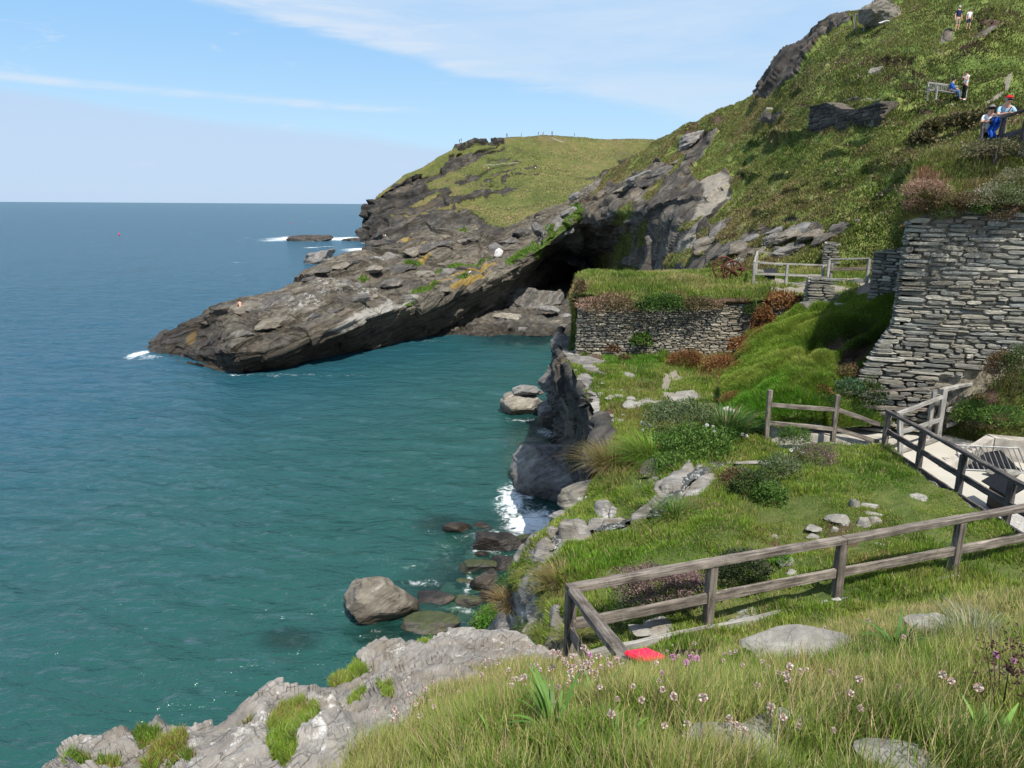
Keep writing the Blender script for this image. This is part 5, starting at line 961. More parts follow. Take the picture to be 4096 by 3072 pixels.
def rock_px(name, px0, py0, px1, py1, Y, label, mat='grey', depth=0.9, seed=None, rot=None, tilt=None, sub=4, sink=0.12, group=None, flat=0.72, rough=0.05, bed=0.0, hs=1.0):
    """a rock filling the given patch of the photo when it stands at distance Y (or on the water for Y=None)"""
    NB[0] += 1; seed = seed or NB[0]*13+5
    if Y is None: Y = S((px0+px1)/2, py1-0.15*(py1-py0), 0)[1]+0.3
    c = P((px0+px1)/2, (py0+py1)/2, Y); k = np.linalg.norm(c-CAM)/F; w_ = (px1-px0)*k*1.04; D = nrmz(c-CAM); hh = (py1-py0)*k
    dep = w_*depth; hz = max(0.25*hh, (hh-dep*abs(D[2])*0.75)/math.sqrt(1-D[2]**2))*(1+sink)*hs
    c = c-np.array((0, 0, hz*sink*0.5))+np.array((0, dep*0.15, 0))
    g_ = np.random.default_rng(seed)
    V, T = boulder_geo(c, (w_, dep, hz), seed, g_.uniform(-.15, .15) if rot is None else rot, g_.normal(0, .08, 2) if tilt is None else tilt, sub, rough, flat, bed)
    o = mesh_np(name, V, None, T, smooth=False, mat=RK[mat], loc=c-np.array((0, 0, hz/2))); tag(o, label, 'rock', group); return o
# in the water below the near bank
for a in [(1350, 2300, 1652, 2535, None, 'big pale flat-topped boulder standing alone in the water', 'tan', 0.62, 108), (1778, 2078, 1875, 2150, None, 'brown boulder washed by waves, outermost near the white surf', 'dark', .8), (1880, 2084, 1962, 2128, None, 'low dark boulder awash just beside the outermost brown one', 'dark'),
          (1886, 2116, 2094, 2228, None, 'large dark flat boulder under the white surf', 'dark', .9), (2076, 2126, 2160, 2196, None, 'yellow-stained dark boulder touching the pale ledge', 'algae'), (1834, 2228, 1970, 2302, None, 'green algae-covered slab in the waves', 'algae', .7),
          (1894, 2266, 2014, 2374, None, 'dark pointed wet boulder by the trickle of foam', 'dark'), (1954, 2218, 2080, 2294, None, 'dark wet boulder below the yellow lichen ledge', 'dark'), (1672, 2358, 1820, 2432, None, 'dark reddish-brown boulder with seaweed, between the big pale boulder and the bank', 'dark'),
          (1638, 2448, 1824, 2556, None, 'long boulder with a green mossy top close to the slate shelf', 'algae', .8), (1834, 2378, 1934, 2444, None, 'small dark green boulder behind the mossy long one', 'algae'), (1926, 2342, 1992, 2424, None, 'upright dark rock at the foot of the bank', 'dark'), (1860, 2430, 2050, 2570, 21.5, 'mossy slab almost hidden by leafy green plants', 'algae', .7)]:
    rock_px('boulder', *a[:7], depth=.6, seed=a[8] if len(a) > 8 else None, bed=0.35, flat=.6)
# bank foot
for a in [(2112, 2455, 2285, 2600, 12.6, 'pale cracked slab leaning below the fence corner', 'pale', .6, (.5, .35)), (2085, 2145, 2330, 2255, 16.4, 'long pale ledge with orange lichen at the end of the turf', 'pale', .5, (.05, -.12)), (2005, 2400, 2135, 2465, 15.0, 'pale rock under a brown grass tuft', 'pale', .8, None), (2150, 2380, 2230, 2450, 12.9, 'small pale rock wedged above the cracked slab', 'pale', .8, None),
          (2040, 2560, 2170, 2640, 11.6, 'low cracked pale rock above the thrift flowers', 'pale', .8, None), (2255, 1915, 2425, 2045, 18.4, 'white layered rock jutting out under the sedge tussock', 'pale', .7, (0, -.35)), (2560, 1875, 2885, 1990, 16.8, 'broad grey slab beside the waterfall', 'grey', .8, (.25, -.12)), (2610, 1960, 2740, 2030, 16.0, 'black wet slab in the stream bed', 'dark', .8, None), (2200, 2030, 2330, 2120, 18.0, 'dark layered rock under the white jutting rock', 'grey', .8, None)]:
    rock_px('rock', *a[:7], depth=a[7], tilt=a[8], bed=0.16, rough=0.06)
# foot of the sea cliff
for a in [(2056, 1745, 2400, 2062, 36.5, 'huge dark rock at the foot of the sea cliff, above the white surf', 'grey', .9, (.1, .25), 5), (2020, 1560, 2168, 1672, None, 'pale rounded boulder at the water edge of the cove', 'pale', .8, None, 4), (2054, 1534, 2172, 1586, 52, 'dark slab behind the pale rounded boulder', 'grey', .7, None, 4), (2160, 1484, 2280, 1570, 47, 'tilted grey slab leaning on the sea cliff', 'grey', .8, (0, -.4), 4),
          (2185, 1452, 2262, 1516, 49, 'dark block above the tilted grey slab', 'grey', .8, None, 4), (2144, 1600, 2260, 1716, 45, 'jagged streaked rock pile under the sea cliff', 'grey', .9, None, 4), (2214, 1340, 2308, 1424, 33.5, 'overhanging brown ledge at the corner of the lower wall', 'grey', .8, (0, .35), 4), (2150, 1640, 2240, 1720, 44, 'dark wet rock at the waterline between pale boulder and huge rock', 'dark', .9, None, 4)]:
    rock_px('boulder', *a[:7], depth=a[7], tilt=a[8], sub=a[9], bed=0.5, rough=0.07)
# boulders at the cave
for a in [(1988, 1138, 2228, 1305, 97, 'great folded rock outcrop in the mouth of the cave', 'fold', .7), (1975, 1243, 2076, 1320, 90, 'pale round boulder on the cave beach', 'pale', .8)]:
    rock_px('boulder', *a[:7], depth=a[7], sub=5, bed=0.7, rough=0.07)
cb = [(2072, 1288, 2110, 1316, 'orange-brown'), (2110, 1278, 2180, 1312, 'flat grey'), (2100, 1308, 2190, 1334, 'wide low'), (2190, 1290, 2240, 1324, 'squat'), (2232, 1250, 2300, 1296, 'large grey'), (2180, 1246, 2240, 1284, 'mid-grey'), (2240, 1296, 2300, 1330, 'seaward grey'), (1900, 1296, 1990, 1326, 'pale low'), (1820, 1304, 1900, 1332, 'yellowish low'), (2040, 1310, 2100, 1338, 'dark weedy'), (2140, 1316, 2200, 1340, 'dark round'), (2265, 1215, 2320, 1255, 'shaded'), (2160, 1220, 2230, 1250, 'inner'), (1770, 1318, 1830, 1344, 'outermost yellowish')]
for i, a in enumerate(cb): rock_px('beach_stone', *a[:4], 91+2*(i % 4), a[4]+' stone on the beach before the cave', ('grey', 'pale', 'grey', 'dark')[i % 4] if i else 'pale', .9, sub=3, bed=0.3, group='stones on the cave beach')
# rocks out at sea
rock_px('sea_stack', 1205, 1000, 1330, 1062, None, 'dark wedge-shaped rock in the sea behind the promontory', 'grey', .7, tilt=(0, -.25), bed=0.8, rough=0.07)
rock_px('sea_rock', 1150, 938, 1300, 968, None, 'low reef ringed by white surf far out', 'dark', .4, bed=0.8, rough=0.1); rock_px('sea_rock', 1375, 950, 1450, 966, None, 'small reef rock in surf beside the far headland', 'dark', .4, rough=0.1)
rock_px('sea_rock', 1450, 960, 1570, 1016, None, 'dark rocky foot of the far headland in the surf', 'dark', .8, bed=1.2, rough=0.1)
# foreground rocks in the grass
for a in [(3060, 2540, 3380, 2665, 5.9, 'long grey lichened rock in the grass below the nearest fence'), (3030, 2850, 3240, 2985, 2.95, 'rounded grey stone in the foreground grass, middle one'), (2830, 2955, 3130, 3095, 2.5, 'broad grey stone at the bottom edge half sunk in grass'), (3530, 3010, 3800, 3120, 2.35, 'flat pale stone at the bottom edge under the dock leaves'), (3655, 2462, 3800, 2555, 4.9, 'pale stone behind silvery grass at right'), (4005, 2690, 4130, 2775, 3.45, 'grey stone cut off by the right edge')]:
    yy_ = on_patch(PJ, (a[0]+a[2])/2, a[3]-.25*(a[3]-a[1]), 20)[1]
    rock_px('rock', *a[:4], yy_-.05, label=a[5], mat='lime', depth=.8, sub=5, rough=0.05, flat=0.85, sink=0.35)
# pale stones set in the turf between the fences
for i, a in enumerate([(3316, 2060, 3402, 2116, 'large tilted'), (3424, 2072, 3478, 2126, 'upright leaf-shaped'), (3470, 2050, 3536, 2082, 'upper square'), (3474, 2080, 3536, 2116, 'lower square'), (3400, 1998, 3438, 2060, 'tall narrow'), (3220, 2104, 3300, 2134, 'long flat left'), (3225, 2136, 3284, 2168, 'triangular'), (3340, 2024, 3376, 2050, 'small upper'), (3456, 2018, 3516, 2052, 'sloping upper'), (3502, 2176, 3560, 2218, 'lone pale'), (3324, 2110, 3354, 2148, 'small upright'), (3105, 2226, 3168, 2276, 'grey near'), (3150, 2286, 3196, 2318, 'bluish'), (3190, 2234, 3224, 2254, 'tiny'), (3395, 2170, 3424, 2200, 'low'), (3226, 2194, 3300, 2216, 'buried long'), (3460, 2160, 3500, 2184, 'thin lower'), (3610, 1985, 3710, 2010, 'wide flush'), (3080, 2140, 3110, 2170, 'mossy'), (3948, 2236, 3984, 2262, 'far right')]):
    Yg_ = P(0, 0, 1)[1]; yb = a[3]; d_ = ray((a[0]+a[2])/2, yb-4); Yg_ = -6.35/d_[2]*d_[1]
    rock_px('stone', *a[:4], Yg_, a[4]+' stone set in the worn turf behind the nearest fence', 'lime', .7, sub=3, rough=0.05, sink=0.0, hs=1.5, flat=.6, group='pale stones set in the turf')
for a in [(2995, 2075, 3062, 2190, 14.0, 'dark-sided upright rock at the edge of the worn turf'), (2590, 2470, 2710, 2560, 9.9, 'grey rock behind the middle rail of the nearest fence'), (2960, 2440, 3040, 2490, 10.3, 'small grey rock under the nearest fence'), (2520, 2500, 2600, 2545, 9.8, 'low pale rock beside the corner of the nearest fence'), (2570, 1600, 2700, 1632, 23.6, 'white flagstone on the plateau path, left of two'), (2690, 1578, 2840, 1614, 23.9, 'white flagstone on the plateau path, right of two'), (2500, 1600, 2570, 1634, 23.4, 'lumpy pale stone on the plateau turf'), (2476, 1490, 2560, 1512, 27.6, 'flat grey stone sunk in the plateau grass')]:
    rock_px('rock', *a[:5], label=a[5], mat='lime', depth=1.0, sub=3, rough=0.05, sink=0.4)
# rocks on the hill
for a in [(3488, 262, 3556, 304, 55, 'white rock standing out of heather on the hillside', 'pale'), (3046, 428, 3160, 520, 73, 'pale layered outcrop at the left end of the ruined wall', 'pale'), (3366, 380, 3450, 404, 58, 'flat white slab beside the hillside path', 'quartz'), (3478, 4, 3592, 78, 66, 'big brown crag on the skyline behind the small fence', 'pale'), (3290, 248, 3312, 262, 68, 'small white rock high on the hillside', 'quartz'), (3522, 82, 3552, 92, 64, 'flat white stone below the skyline fence', 'quartz')]:
    rock_px('rock', *a[:5], label=a[5], mat=a[6], depth=.8, sub=4, rough=0.08, sink=0.3, bed=.3)
for i, a in enumerate([(2175, 870, 2330, 985, 101, 'upper'), (2280, 765, 2345, 800, 108, 'highest'), (2250, 830, 2330, 880, 103, 'pale tilted'), (2130, 880, 2180, 960, 101, 'standing')]):
    rock_px('slab', a[0], a[1], a[0]+(a[2]-a[0])*.7, a[1]+(a[3]-a[1])*.6, a[4], a[5]+' slate slab on the saddle above the cave', 'grey', .8, sub=4, bed=.6, tilt=(0, -.5), sink=.4)
rock_px('quartz_rock', 1978, 990, 2012, 1032, 97, 'white leaning quartz rock on the promontory', 'quartz', .5, tilt=(0, .6), sub=3)
for i, a in enumerate([(1650, 965, 1800, 1005, 103), (1600, 985, 1660, 1012, 101), (1520, 1005, 1590, 1035, 98), (1830, 930, 1900, 975, 106), (1950, 960, 2010, 1000, 101), (1760, 1070, 1820, 1095, 90), (1480, 1020, 1530, 1042, 97)]):
    rock_px('slab', *a, ['long yellowish', 'squared', 'rounded', 'tilted', 'cracked', 'small', 'low'][i]+' slate block on the crest of the promontory', 'grey', .7, sub=4, bed=.6, sink=.5)

# ------------------------------------------------------------------ bushes and plants
def leafcloud(name, parent, c, r, nleaf, ls, pal, seed, up_bias=0.3, shell=0.5, wob=0.35, aspect=0.5, mat=None, lo=-0.35):
    g_ = np.random.default_rng(seed); d = g_.normal(size=(nleaf, 3)); d /= np.linalg.norm(d, axis=1)[:, None]; d[:, 2] = np.where(d[:, 2] < lo, -d[:, 2], d[:, 2])
    rr = (1-shell*g_.random(nleaf)**1.8)*(1+wob*fbm(d*2.3+seed*1.7, 3)); p = np.array(c)+d*rr[:, None]*np.array(r)
    l = ls*g_.uniform(.6, 1.4, nleaf); ax = nrm(d*0.6+g_.normal(0, .6, (nleaf, 3))+np.array((0, 0, up_bias))); sd = np.cross(ax, g_.normal(size=(nleaf, 3))); sd = nrm(sd)
    fold = np.cross(ax, sd)*0.12
    V = np.stack([p, p+ax*(l*.5)[:, None]+sd*(l*aspect*.5)[:, None]+fold*l[:, None], p+ax*l[:, None], p+ax*(l*.5)[:, None]-sd*(l*aspect*.5)[:, None]+fold*l[:, None]], 1).reshape(-1, 3)
    o4 = np.arange(nleaf)[:, None]*4; cc = pal_mix(p, pal, 0.6/max(r), g_, 1.0)
    return mesh_np(name, V, None, np.concatenate([o4+[[0, 1, 2]], o4+[[0, 2, 3]]]), mat=mat or M['herb'], parent=parent, col=np.repeat(cc, 4, 0), loc=parent.location if parent else c)
def nrm(v): return v/np.maximum(np.linalg.norm(v, axis=1), 1e-9)[:, None]
def stalks(name, parent, c, r, n_, hgt, wid, pal, seed, lean=0.6, droop=0.3, mat=None, nseg=4, twist=True):
    """arching narrow leaves or stems from one base"""
    g_ = np.random.default_rng(seed); a = g_.uniform(0, 2*math.pi, n_); q_ = np.sqrt(g_.random(n_)); b = np.array(c)+np.stack([np.cos(a)*q_*r[0], np.sin(a)*q_*r[1], 0*a], 1)
    out = np.stack([np.cos(a), np.sin(a), 0*a], 1); h_ = g_.uniform(*hgt, n_); ln = lean*(0.3+q_)*g_.uniform(.4, 1.3, n_); sd = np.stack([-np.sin(a), np.cos(a), 0*a], 1)*g_.uniform(*wid, n_)[:, None]/2
    R_ = []
    for k in range(nseg+1):
        t = k/nseg; p = b+out*(ln*h_*t*t*0.9+ln*h_*t*.2)[:, None]+np.array((0, 0, 1.0))*(h_*(t-droop*t*t*t*ln))[:, None]; wk = 1-0.9*t**2.2
        R_ += [p-sd*wk, p+sd*wk]
    V = np.stack(R_, 1); m = 2*(nseg+1); o_ = np.arange(n_)[:, None]*m
    Q = np.concatenate([o_+[[2*k, 2*k+1, 2*k+3, 2*k+2]] for k in range(nseg)]); cc = pal_mix(b, pal, 1.0, g_, 1.0)
    return mesh_np(name, V.reshape(-1, 3), Q, mat=mat or M['leaf'], parent=parent, col=np.repeat(cc, m, 0), loc=parent.location if parent else c)
LEAF = [(.030, .070, .012), (.055, .12, .018), (.085, .165, .026), (.12, .19, .04)]; GREYL = [(.045, .075, .028), (.075, .115, .045), (.11, .15, .065), (.15, .17, .09)]
DARKL = [(.020, .040, .010), (.035, .070, .014), (.055, .095, .020), (.09, .11, .035)]; RUSTL = [(.10, .045, .018), (.17, .075, .025), (.24, .115, .040), (.27, .15, .065)]; CRESS = [(.045, .14, .010), (.08, .21, .016), (.11, .26, .022), (.14, .27, .04)]
MAUVE = [(.07, .085, .04), (.11, .11, .06), (.17, .12, .10), (.24, .14, .16)]; BRN = [(.06, .035, .02), (.10, .06, .032), (.15, .09, .045), (.14, .13, .045)]; CUSH = [(.07, .075, .025), (.15, .115, .05), (.26, .16, .11), (.36, .22, .16)]
def bush(px, py, w_, h_, Y, label, pal, n_=900, ls=None, name='shrub', cat='shrub', depth=0.8, stems=True, sd=[100], lo=-.35, shell=.5, stemc=None, aspect=.5, group=None):
    sd[0] += 1; c = P(px, py, Y); k = np.linalg.norm(c-CAM)/F; r = np.array((w_/2*k, w_/2*k*depth, h_/2*k)); t = empty(name, c-np.array((0, 0, r[2])), label, cat, group)
    leafcloud('foliage', t, c, r, int(n_*1.8), ls or max(.035, 0.11*max(r)), pal, sd[0], lo=lo, shell=shell, aspect=aspect)
    if stems: stalks('stems', t, c-np.array((0, 0, r[2])), r*0.35, 14, (r[2]*1.2, r[2]*2.0), (.008, .016), stemc or [(.07, .05, .03), (.10, .08, .04)], sd[0]+500, 0.7, 0.2)
    return t
bush(2725, 1690, 300, 170, 19.6, 'tall grey-green leafy shrub beside the plateau path', GREYL, 2200, .07); bush(2790, 1815, 320, 210, 18.3, 'broad leafy green shrub above the wet slab', LEAF, 3200, .07); bush(2700, 1880, 200, 130, 17.4, 'bright leafy plant hanging over the stream', LEAF, 1400, .06, 'herb', 'plant')
bush(2567, 1366, 84, 70, 31.0, 'round green bush against the foot of the lower wall', LEAF, 900, .09); bush(3010, 1965, 200, 120, 15.4, 'dark leafy bramble on the stream bank', DARKL, 1800, .055); bush(3070, 2000, 150, 120, 15.0, 'leafy bramble with reddish stems near the worn turf', LEAF, 1200, .055); bush(2970, 1920, 110, 90, 16.2, 'grey-green bush behind the mossy mound', GREYL, 900, .05)
bush(3120, 1880, 160, 100, 16.4, 'tangled olive bush by the plank over the stream', GREYL, 1100, .05); bush(3260, 1830, 170, 90, 17.4, 'brownish seeded bush in front of the culvert', MAUVE, 1100, .045)
bush(2640, 2360, 360, 150, 10.4, 'purplish willowherb patch left of the second post', MAUVE, 3600, .045, 'wildflower_patch', 'wildflowers'); bush(2970, 2285, 200, 140, 11.2, 'dense dark willowherb clump right of the second post', [(.03, .05, .02), (.06, .085, .035), (.10, .11, .055), (.16, .12, .10)], 2400, .045, 'wildflower_patch', 'wildflowers'); bush(3120, 2235, 80, 50, 11.9, 'small bright green cushion among the turf stones', CRESS, 600, .03, 'herb', 'plant', stems=False)
bush(2335, 2098, 170, 66, 16.2, 'bright watercress mat beside the stream mouth', CRESS, 1500, .05, 'herb', 'plant', stems=False); bush(2030, 2342, 96, 90, 19.5, 'dark green plant clinging to the bank foot', [(.02, .06, .02), (.04, .11, .035), (.06, .15, .05)], 900, .05, 'herb', 'plant'); bush(1990, 2490, 170, 150, 19.5, 'leafy green plant covering the mossy slab', CRESS, 1600, .06, 'herb', 'plant'); bush(1930, 2520, 120, 80, 20, 'feathery plant at the edge of the mossy slab', LEAF, 900, .05, 'herb', 'plant'); bush(2020, 2650, 90, 60, 10.5, 'bright plant below the cracked pale rock', CRESS, 600, .04, 'herb', 'plant')
bush(3400, 1510, 110, 90, 21.7, 'brown-green bush in the shaded hollow of the bank', BRN, 800, .06); bush(3300, 1530, 80, 60, 21.4, 'dark clump under the bank edge', DARKL, 600, .06); bush(3470, 1590, 130, 130, 21.0, 'dark leafy bush against the foot of the tall wall', DARKL, 1300, .06); bush(3290, 1580, 70, 70, 20.6, 'rusty tuft on the green bank', RUSTL, 500, .06); bush(3400, 1560, 110, 80, 20.9, 'blue-green tuft on the bank', [(.03, .07, .03), (.06, .12, .05), (.09, .15, .07)], 700, .06)
bush(3175, 1765, 120, 100, 18.9, 'mop of grass hanging over the culvert wall', LEAF, 900, .08, 'grass_tussock', 'grass', aspect=.2); bush(2945, 1940, 150, 110, 15.8, 'mossy brown mound with a grass cap', BRN, 900, .06, stems=False)
bush(3130, 1215, 120, 80, 30.0, 'rust-brown bracken at the right end of the lower wall', RUSTL, 900, .12, 'bracken', 'plant'); bush(3050, 1300, 80, 130, 29, 'rusty bracken running down beside the lower wall', RUSTL, 800, .12, 'bracken', 'plant'); bush(2960, 1390, 90, 70, 28.6, 'rusty bracken at the foot of the lower wall', RUSTL, 600, .12, 'bracken', 'plant'); bush(2740, 1445, 130, 70, 28.6, 'brown clump of dead rushes on the plateau, left of the pair', RUSTL, 900, .12, 'rushes', 'plant', aspect=.2); bush(2890, 1460, 140, 60, 27.6, 'brown spread of dead rushes on the plateau, right of the pair', RUSTL, 900, .12, 'rushes', 'plant', aspect=.2)
bush(2450, 1400, 50, 40, 31.2, 'small rusty tuft at the foot of the lower wall', RUSTL, 300, .09, 'rushes', 'plant', aspect=.2); bush(2498, 1438, 50, 36, 29.8, 'small brown tuft on the bright plateau grass', BRN, 300, .09, 'rushes', 'plant', aspect=.2); bush(2940, 1600, 110, 60, 22.2, 'brown seed heads beside the plateau path', RUSTL, 700, .07, 'rushes', 'plant', aspect=.2); bush(3030, 1250, 110, 70, 30.2, 'dark green bush hanging from the wall top', DARKL, 900, .09); bush(2440, 1222, 260, 84, 31.2, 'flowering thrift cushion spilling over the wall top', CUSH, 3000, .08, 'thrift_cushion', 'plant', stems=False); bush(2650, 1222, 200, 84, 30.8, 'green mat hanging over the middle of the lower wall', LEAF, 2400, .085, 'thrift_cushion', 'plant', stems=False); bush(2322, 1160, 50, 76, 31.6, 'pinkish thrift cushion on the corner of the lower wall', CUSH, 700, .07, 'thrift_cushion', 'plant', stems=False); bush(2800, 1222, 180, 60, 30.6, 'seedy mat along the right half of the wall top', CUSH, 1800, .08, 'thrift_cushion', 'plant', stems=False)
bush(3700, 765, 150, 80, 20.8, 'pink-brown thrift cushion on the top corner of the tall wall', CUSH, 1500, .045, 'thrift_cushion', 'plant', stems=False); bush(4000, 800, 200, 100, 19.95, 'green thrift mat with pale flowers on the tall wall', [(.05, .075, .02), (.085, .12, .03), (.12, .15, .05), (.30, .27, .20)], 2200, .045, 'thrift_cushion', 'plant', stems=False); bush(3845, 805, 190, 60, 20.35, 'brown dry mat at the middle of the tall wall top', BRN, 1300, .045, 'thrift_cushion', 'plant', stems=False); bush(4090, 720, 150, 80, 20.2, 'seedy green clump under the lookout railing', [(.06, .08, .02), (.12, .13, .05), (.24, .22, .13)], 1200, .045, 'thrift_cushion', 'plant', stems=False)
bush(3880, 1665, 120, 110, 20.0, 'leafy plant beside the end of the footbridge rail', LEAF, 900, .06); bush(4000, 1480, 100, 130, 19.6, 'brown heather mound on the right bank', BRN, 1400, .05, 'heather', 'shrub'); bush(4090, 1470, 120, 160, 19.1, 'green gorse at the right edge beside the tall wall', DARKL, 1500, .05); bush(4000, 1670, 150, 80, 19.2, 'low green plants along the path foot', LEAF, 900, .06)
for i, a in enumerate([(3960, 95, 120, 70, 57, 'dark heather hollow beside the walkers'), (4030, 55, 70, 40, 58, 'purple heather patch near the top right corner'), (3910, 215, 110, 60, 52.5, 'dark purple heather mound right of the bench'), (3650, 250, 110, 40, 54.5, 'low purple heather bank left of the bench'), (3755, 255, 60, 30, 53.5, 'small dark heather tuft above the bench'), (3620, 320, 100, 50, 52.5, 'mauve heather slope below the white rock'), (3860, 490, 110, 40, 39.5, 'dark heather under the bench path'), (3750, 510, 90, 40, 42, 'brown heather under the bench path'), (3980, 470, 120, 50, 37, 'shadowed heather edge beside the lookout'), (3690, 560, 70, 40, 38.5, 'dark round heather clump on the lower hillside')]):
    bush(*a[:5], a[5], [(.05, .042, .022), (.09, .066, .036), (.14, .085, .06), (.20, .10, .10)] if i in (1, 2, 3, 5) else [(.055, .055, .022), (.09, .078, .032), (.13, .10, .048), (.12, .13, .04)], 700, .22, 'heather', 'shrub', stems=False)
def tuss(px, py, w_, Y, h0, h1, n_, pal, label, wid=(.008, .016), lean=.9, droop=.5, name='grass_tussock', cat='grass', sd=[900]):
    sd[0] += 1; c = P(px, py, Y); k = np.linalg.norm(c-CAM)/F; t = empty(name, c, label, cat); stalks('leaves', t, c, (w_/2*k, w_/2*k), n_, (h0, h1), wid, pal, sd[0], lean, droop)
    stalks('dead_leaves', t, c, (w_/2*k, w_/2*k), max(6, n_//6), (h0, h1), wid, [(.20, .14, .06), (.32, .25, .12)], sd[0]+300, lean*1.1, droop); return t
tuss(2620, 1850, 200, 18.6, .5, 1.0, 1500, [(.09, .20, .016), (.14, .27, .024), (.20, .32, .04)], 'bright lime-green grass tussock with arching blades'); tuss(2460, 1880, 170, 18.6, .5, 1.0, 1100, [(.12, .13, .035), (.20, .17, .06), (.22, .13, .05), (.26, .22, .09)], 'brown and green sedge tussock hanging over the cliff'); tuss(2900, 1735, 170, 19.2, .5, .9, 340, [(.03, .08, .014), (.05, .125, .02), (.08, .16, .03)], 'dark strap-leaved clump by the culvert path', (.02, .035), .8, .4, 'strap_leaf_plant', 'plant')
tuss(2540, 1960, 160, 17.4, .3, .7, 500, [(.10, .13, .03), (.17, .17, .05), (.22, .16, .07)], 'drooping sedge beside the wet slab'); tuss(2700, 2075, 110, 14.6, .3, .6, 380, [(.07, .14, .02), (.10, .18, .03)], 'fine grass tuft at the edge of the waterfall'); tuss(2250, 2360, 150, 12.9, .3, .6, 900, [(.10, .14, .02), (.17, .18, .04), (.20, .15, .06)], 'browned grass tuft hanging off the turf edge'); tuss(2060, 2420, 150, 14.6, .2, .45, 600, [(.13, .16, .03), (.20, .17, .06), (.24, .16, .07)], 'brown grass tuft on the pale rocks')
tuss(3900, 2560, 220, 4.7, .10, .24, 300, [(.12, .17, .07), (.19, .22, .12), (.27, .28, .20)], 'silvery grey-green grass clump at right', (.004, .007), 1.3, .6)
def rosette(px, py, Y, n_, h0, h1, wd_, label, sd=1, pal=((.07, .15, .025), (.11, .21, .04), (.15, .25, .06))):
    c = P(px, py, Y); t = empty('dock_plant', c, label, 'plant'); stalks('leaves', t, c, (.05, .05), n_, (h0, h1), wd_, list(pal), sd, .6, .5, M['herb'], 6); return t
rosette(2220, 2960, 2.75, 26, .18, .36, (.022, .038), 'large broad-leaved green plant in the middle foreground', 1); rosette(2375, 2860, 3.1, 14, .14, .28, (.018, .030), 'smaller broad-leaved plant right of the largest one', 2); rosette(3950, 3090, 2.35, 30, .14, .32, (.022, .04), 'dock leaves in the bottom right corner', 3); rosette(3590, 2600, 4.3, 20, .14, .28, (.02, .035), 'dark dock leaves in the right foreground grass', 4, ((.04, .10, .02), (.07, .15, .03)))
c = P(3990, 2960, 2.7); t = empty('dead_seedhead', c, 'tall dead brown seed stalk at the right edge', 'plant'); stalks('stems', t, c, (.08, .08), 12, (.3, .5), (.006, .009), [(.05, .025, .018), (.09, .05, .035)], 71, .5, 0); leafcloud('seeds', t, c+np.array((0, 0, .33)), (.13, .12, .2), 420, .018, [(.05, .022, .018), (.09, .045, .035), (.16, .09, .07)], 72, shell=1.0)

# ------------------------------------------------------------------ finding the ground under a point of the picture
def prim(name, V, Fs, mat, parent=None, smooth=False, loc=None):
    me = bpy.data.meshes.new(name); me.from_pydata([tuple(v) for v in V], [], [tuple(f) for f in Fs]); me.materials.append(mat); me.update()
    bm = bmesh.new(); bm.from_mesh(me); bmesh.ops.recalc_face_normals(bm, faces=bm.faces); bm.to_mesh(me); bm.free()
    for p in me.polygons: p.use_smooth = smooth
    o = bpy.data.objects.new(name, me); COL.objects.link(o)
    if parent: o.parent = parent
    if loc is not None: o.location = Vector(loc)
    return o
def boxgeo(sx, sy, sz, bev=0.0):
    bm = bmesh.new(); bmesh.ops.create_cube(bm, size=1)
    for v in bm.verts: v.co = Vector((v.co.x*sx, v.co.y*sy, v.co.z*sz))
    if bev: bmesh.ops.bevel(bm, geom=bm.edges[:], offset=bev, segments=2, affect='EDGES')
    V = [v.co.copy() for v in bm.verts]; bm.verts.index_update(); Fs = [[v.index for v in f.verts] for f in bm.faces]; bm.free(); return V, Fs
def box(name, c, size, mat, parent=None, rot=(0, 0, 0), bev=0.01):
    V, Fs = boxgeo(*size, bev); o = prim(name, V, Fs, mat, parent); o.location = Vector(c)-(parent.location if parent else Vector((0, 0, 0))); o.rotation_euler = rot; return o
def tube(pts, r, m=8, closed=False):
    pts = np.array(pts, float); n_ = len(pts); V = []; r = np.broadcast_to(r, (n_,))
    for i in range(n_):
        a, b = (pts[(i-1) % n_], pts[(i+1) % n_]) if closed else (pts[max(i-1, 0)], pts[min(i+1, n_-1)]); d = nrmz(b-a); s1 = np.cross(d, (0.13, 0.21, 0.97) if abs(d[2]) < .9 else (1, 0.1, 0)); s1 = nrmz(s1); s2 = np.cross(d, s1)
        for k in range(m): V.append(pts[i]+(s1*math.cos(2*math.pi*k/m)+s2*math.sin(2*math.pi*k/m))*r[i])
    Fs = [(i*m+k, i*m+(k+1) % m, ((i+1) % n_)*m+(k+1) % m, ((i+1) % n_)*m+k) for i in range(n_ if closed else n_-1) for k in range(m)]
    if not closed: Fs += [tuple(range(m)), tuple(range((n_-1)*m, n_*m))]
    return V, Fs
def join(*gs):
    V, Fs = [], []
    for v, f in gs: k = len(V); V += list(v); Fs += [tuple(i+k for i in q_) for q_ in f]
    return V, Fs

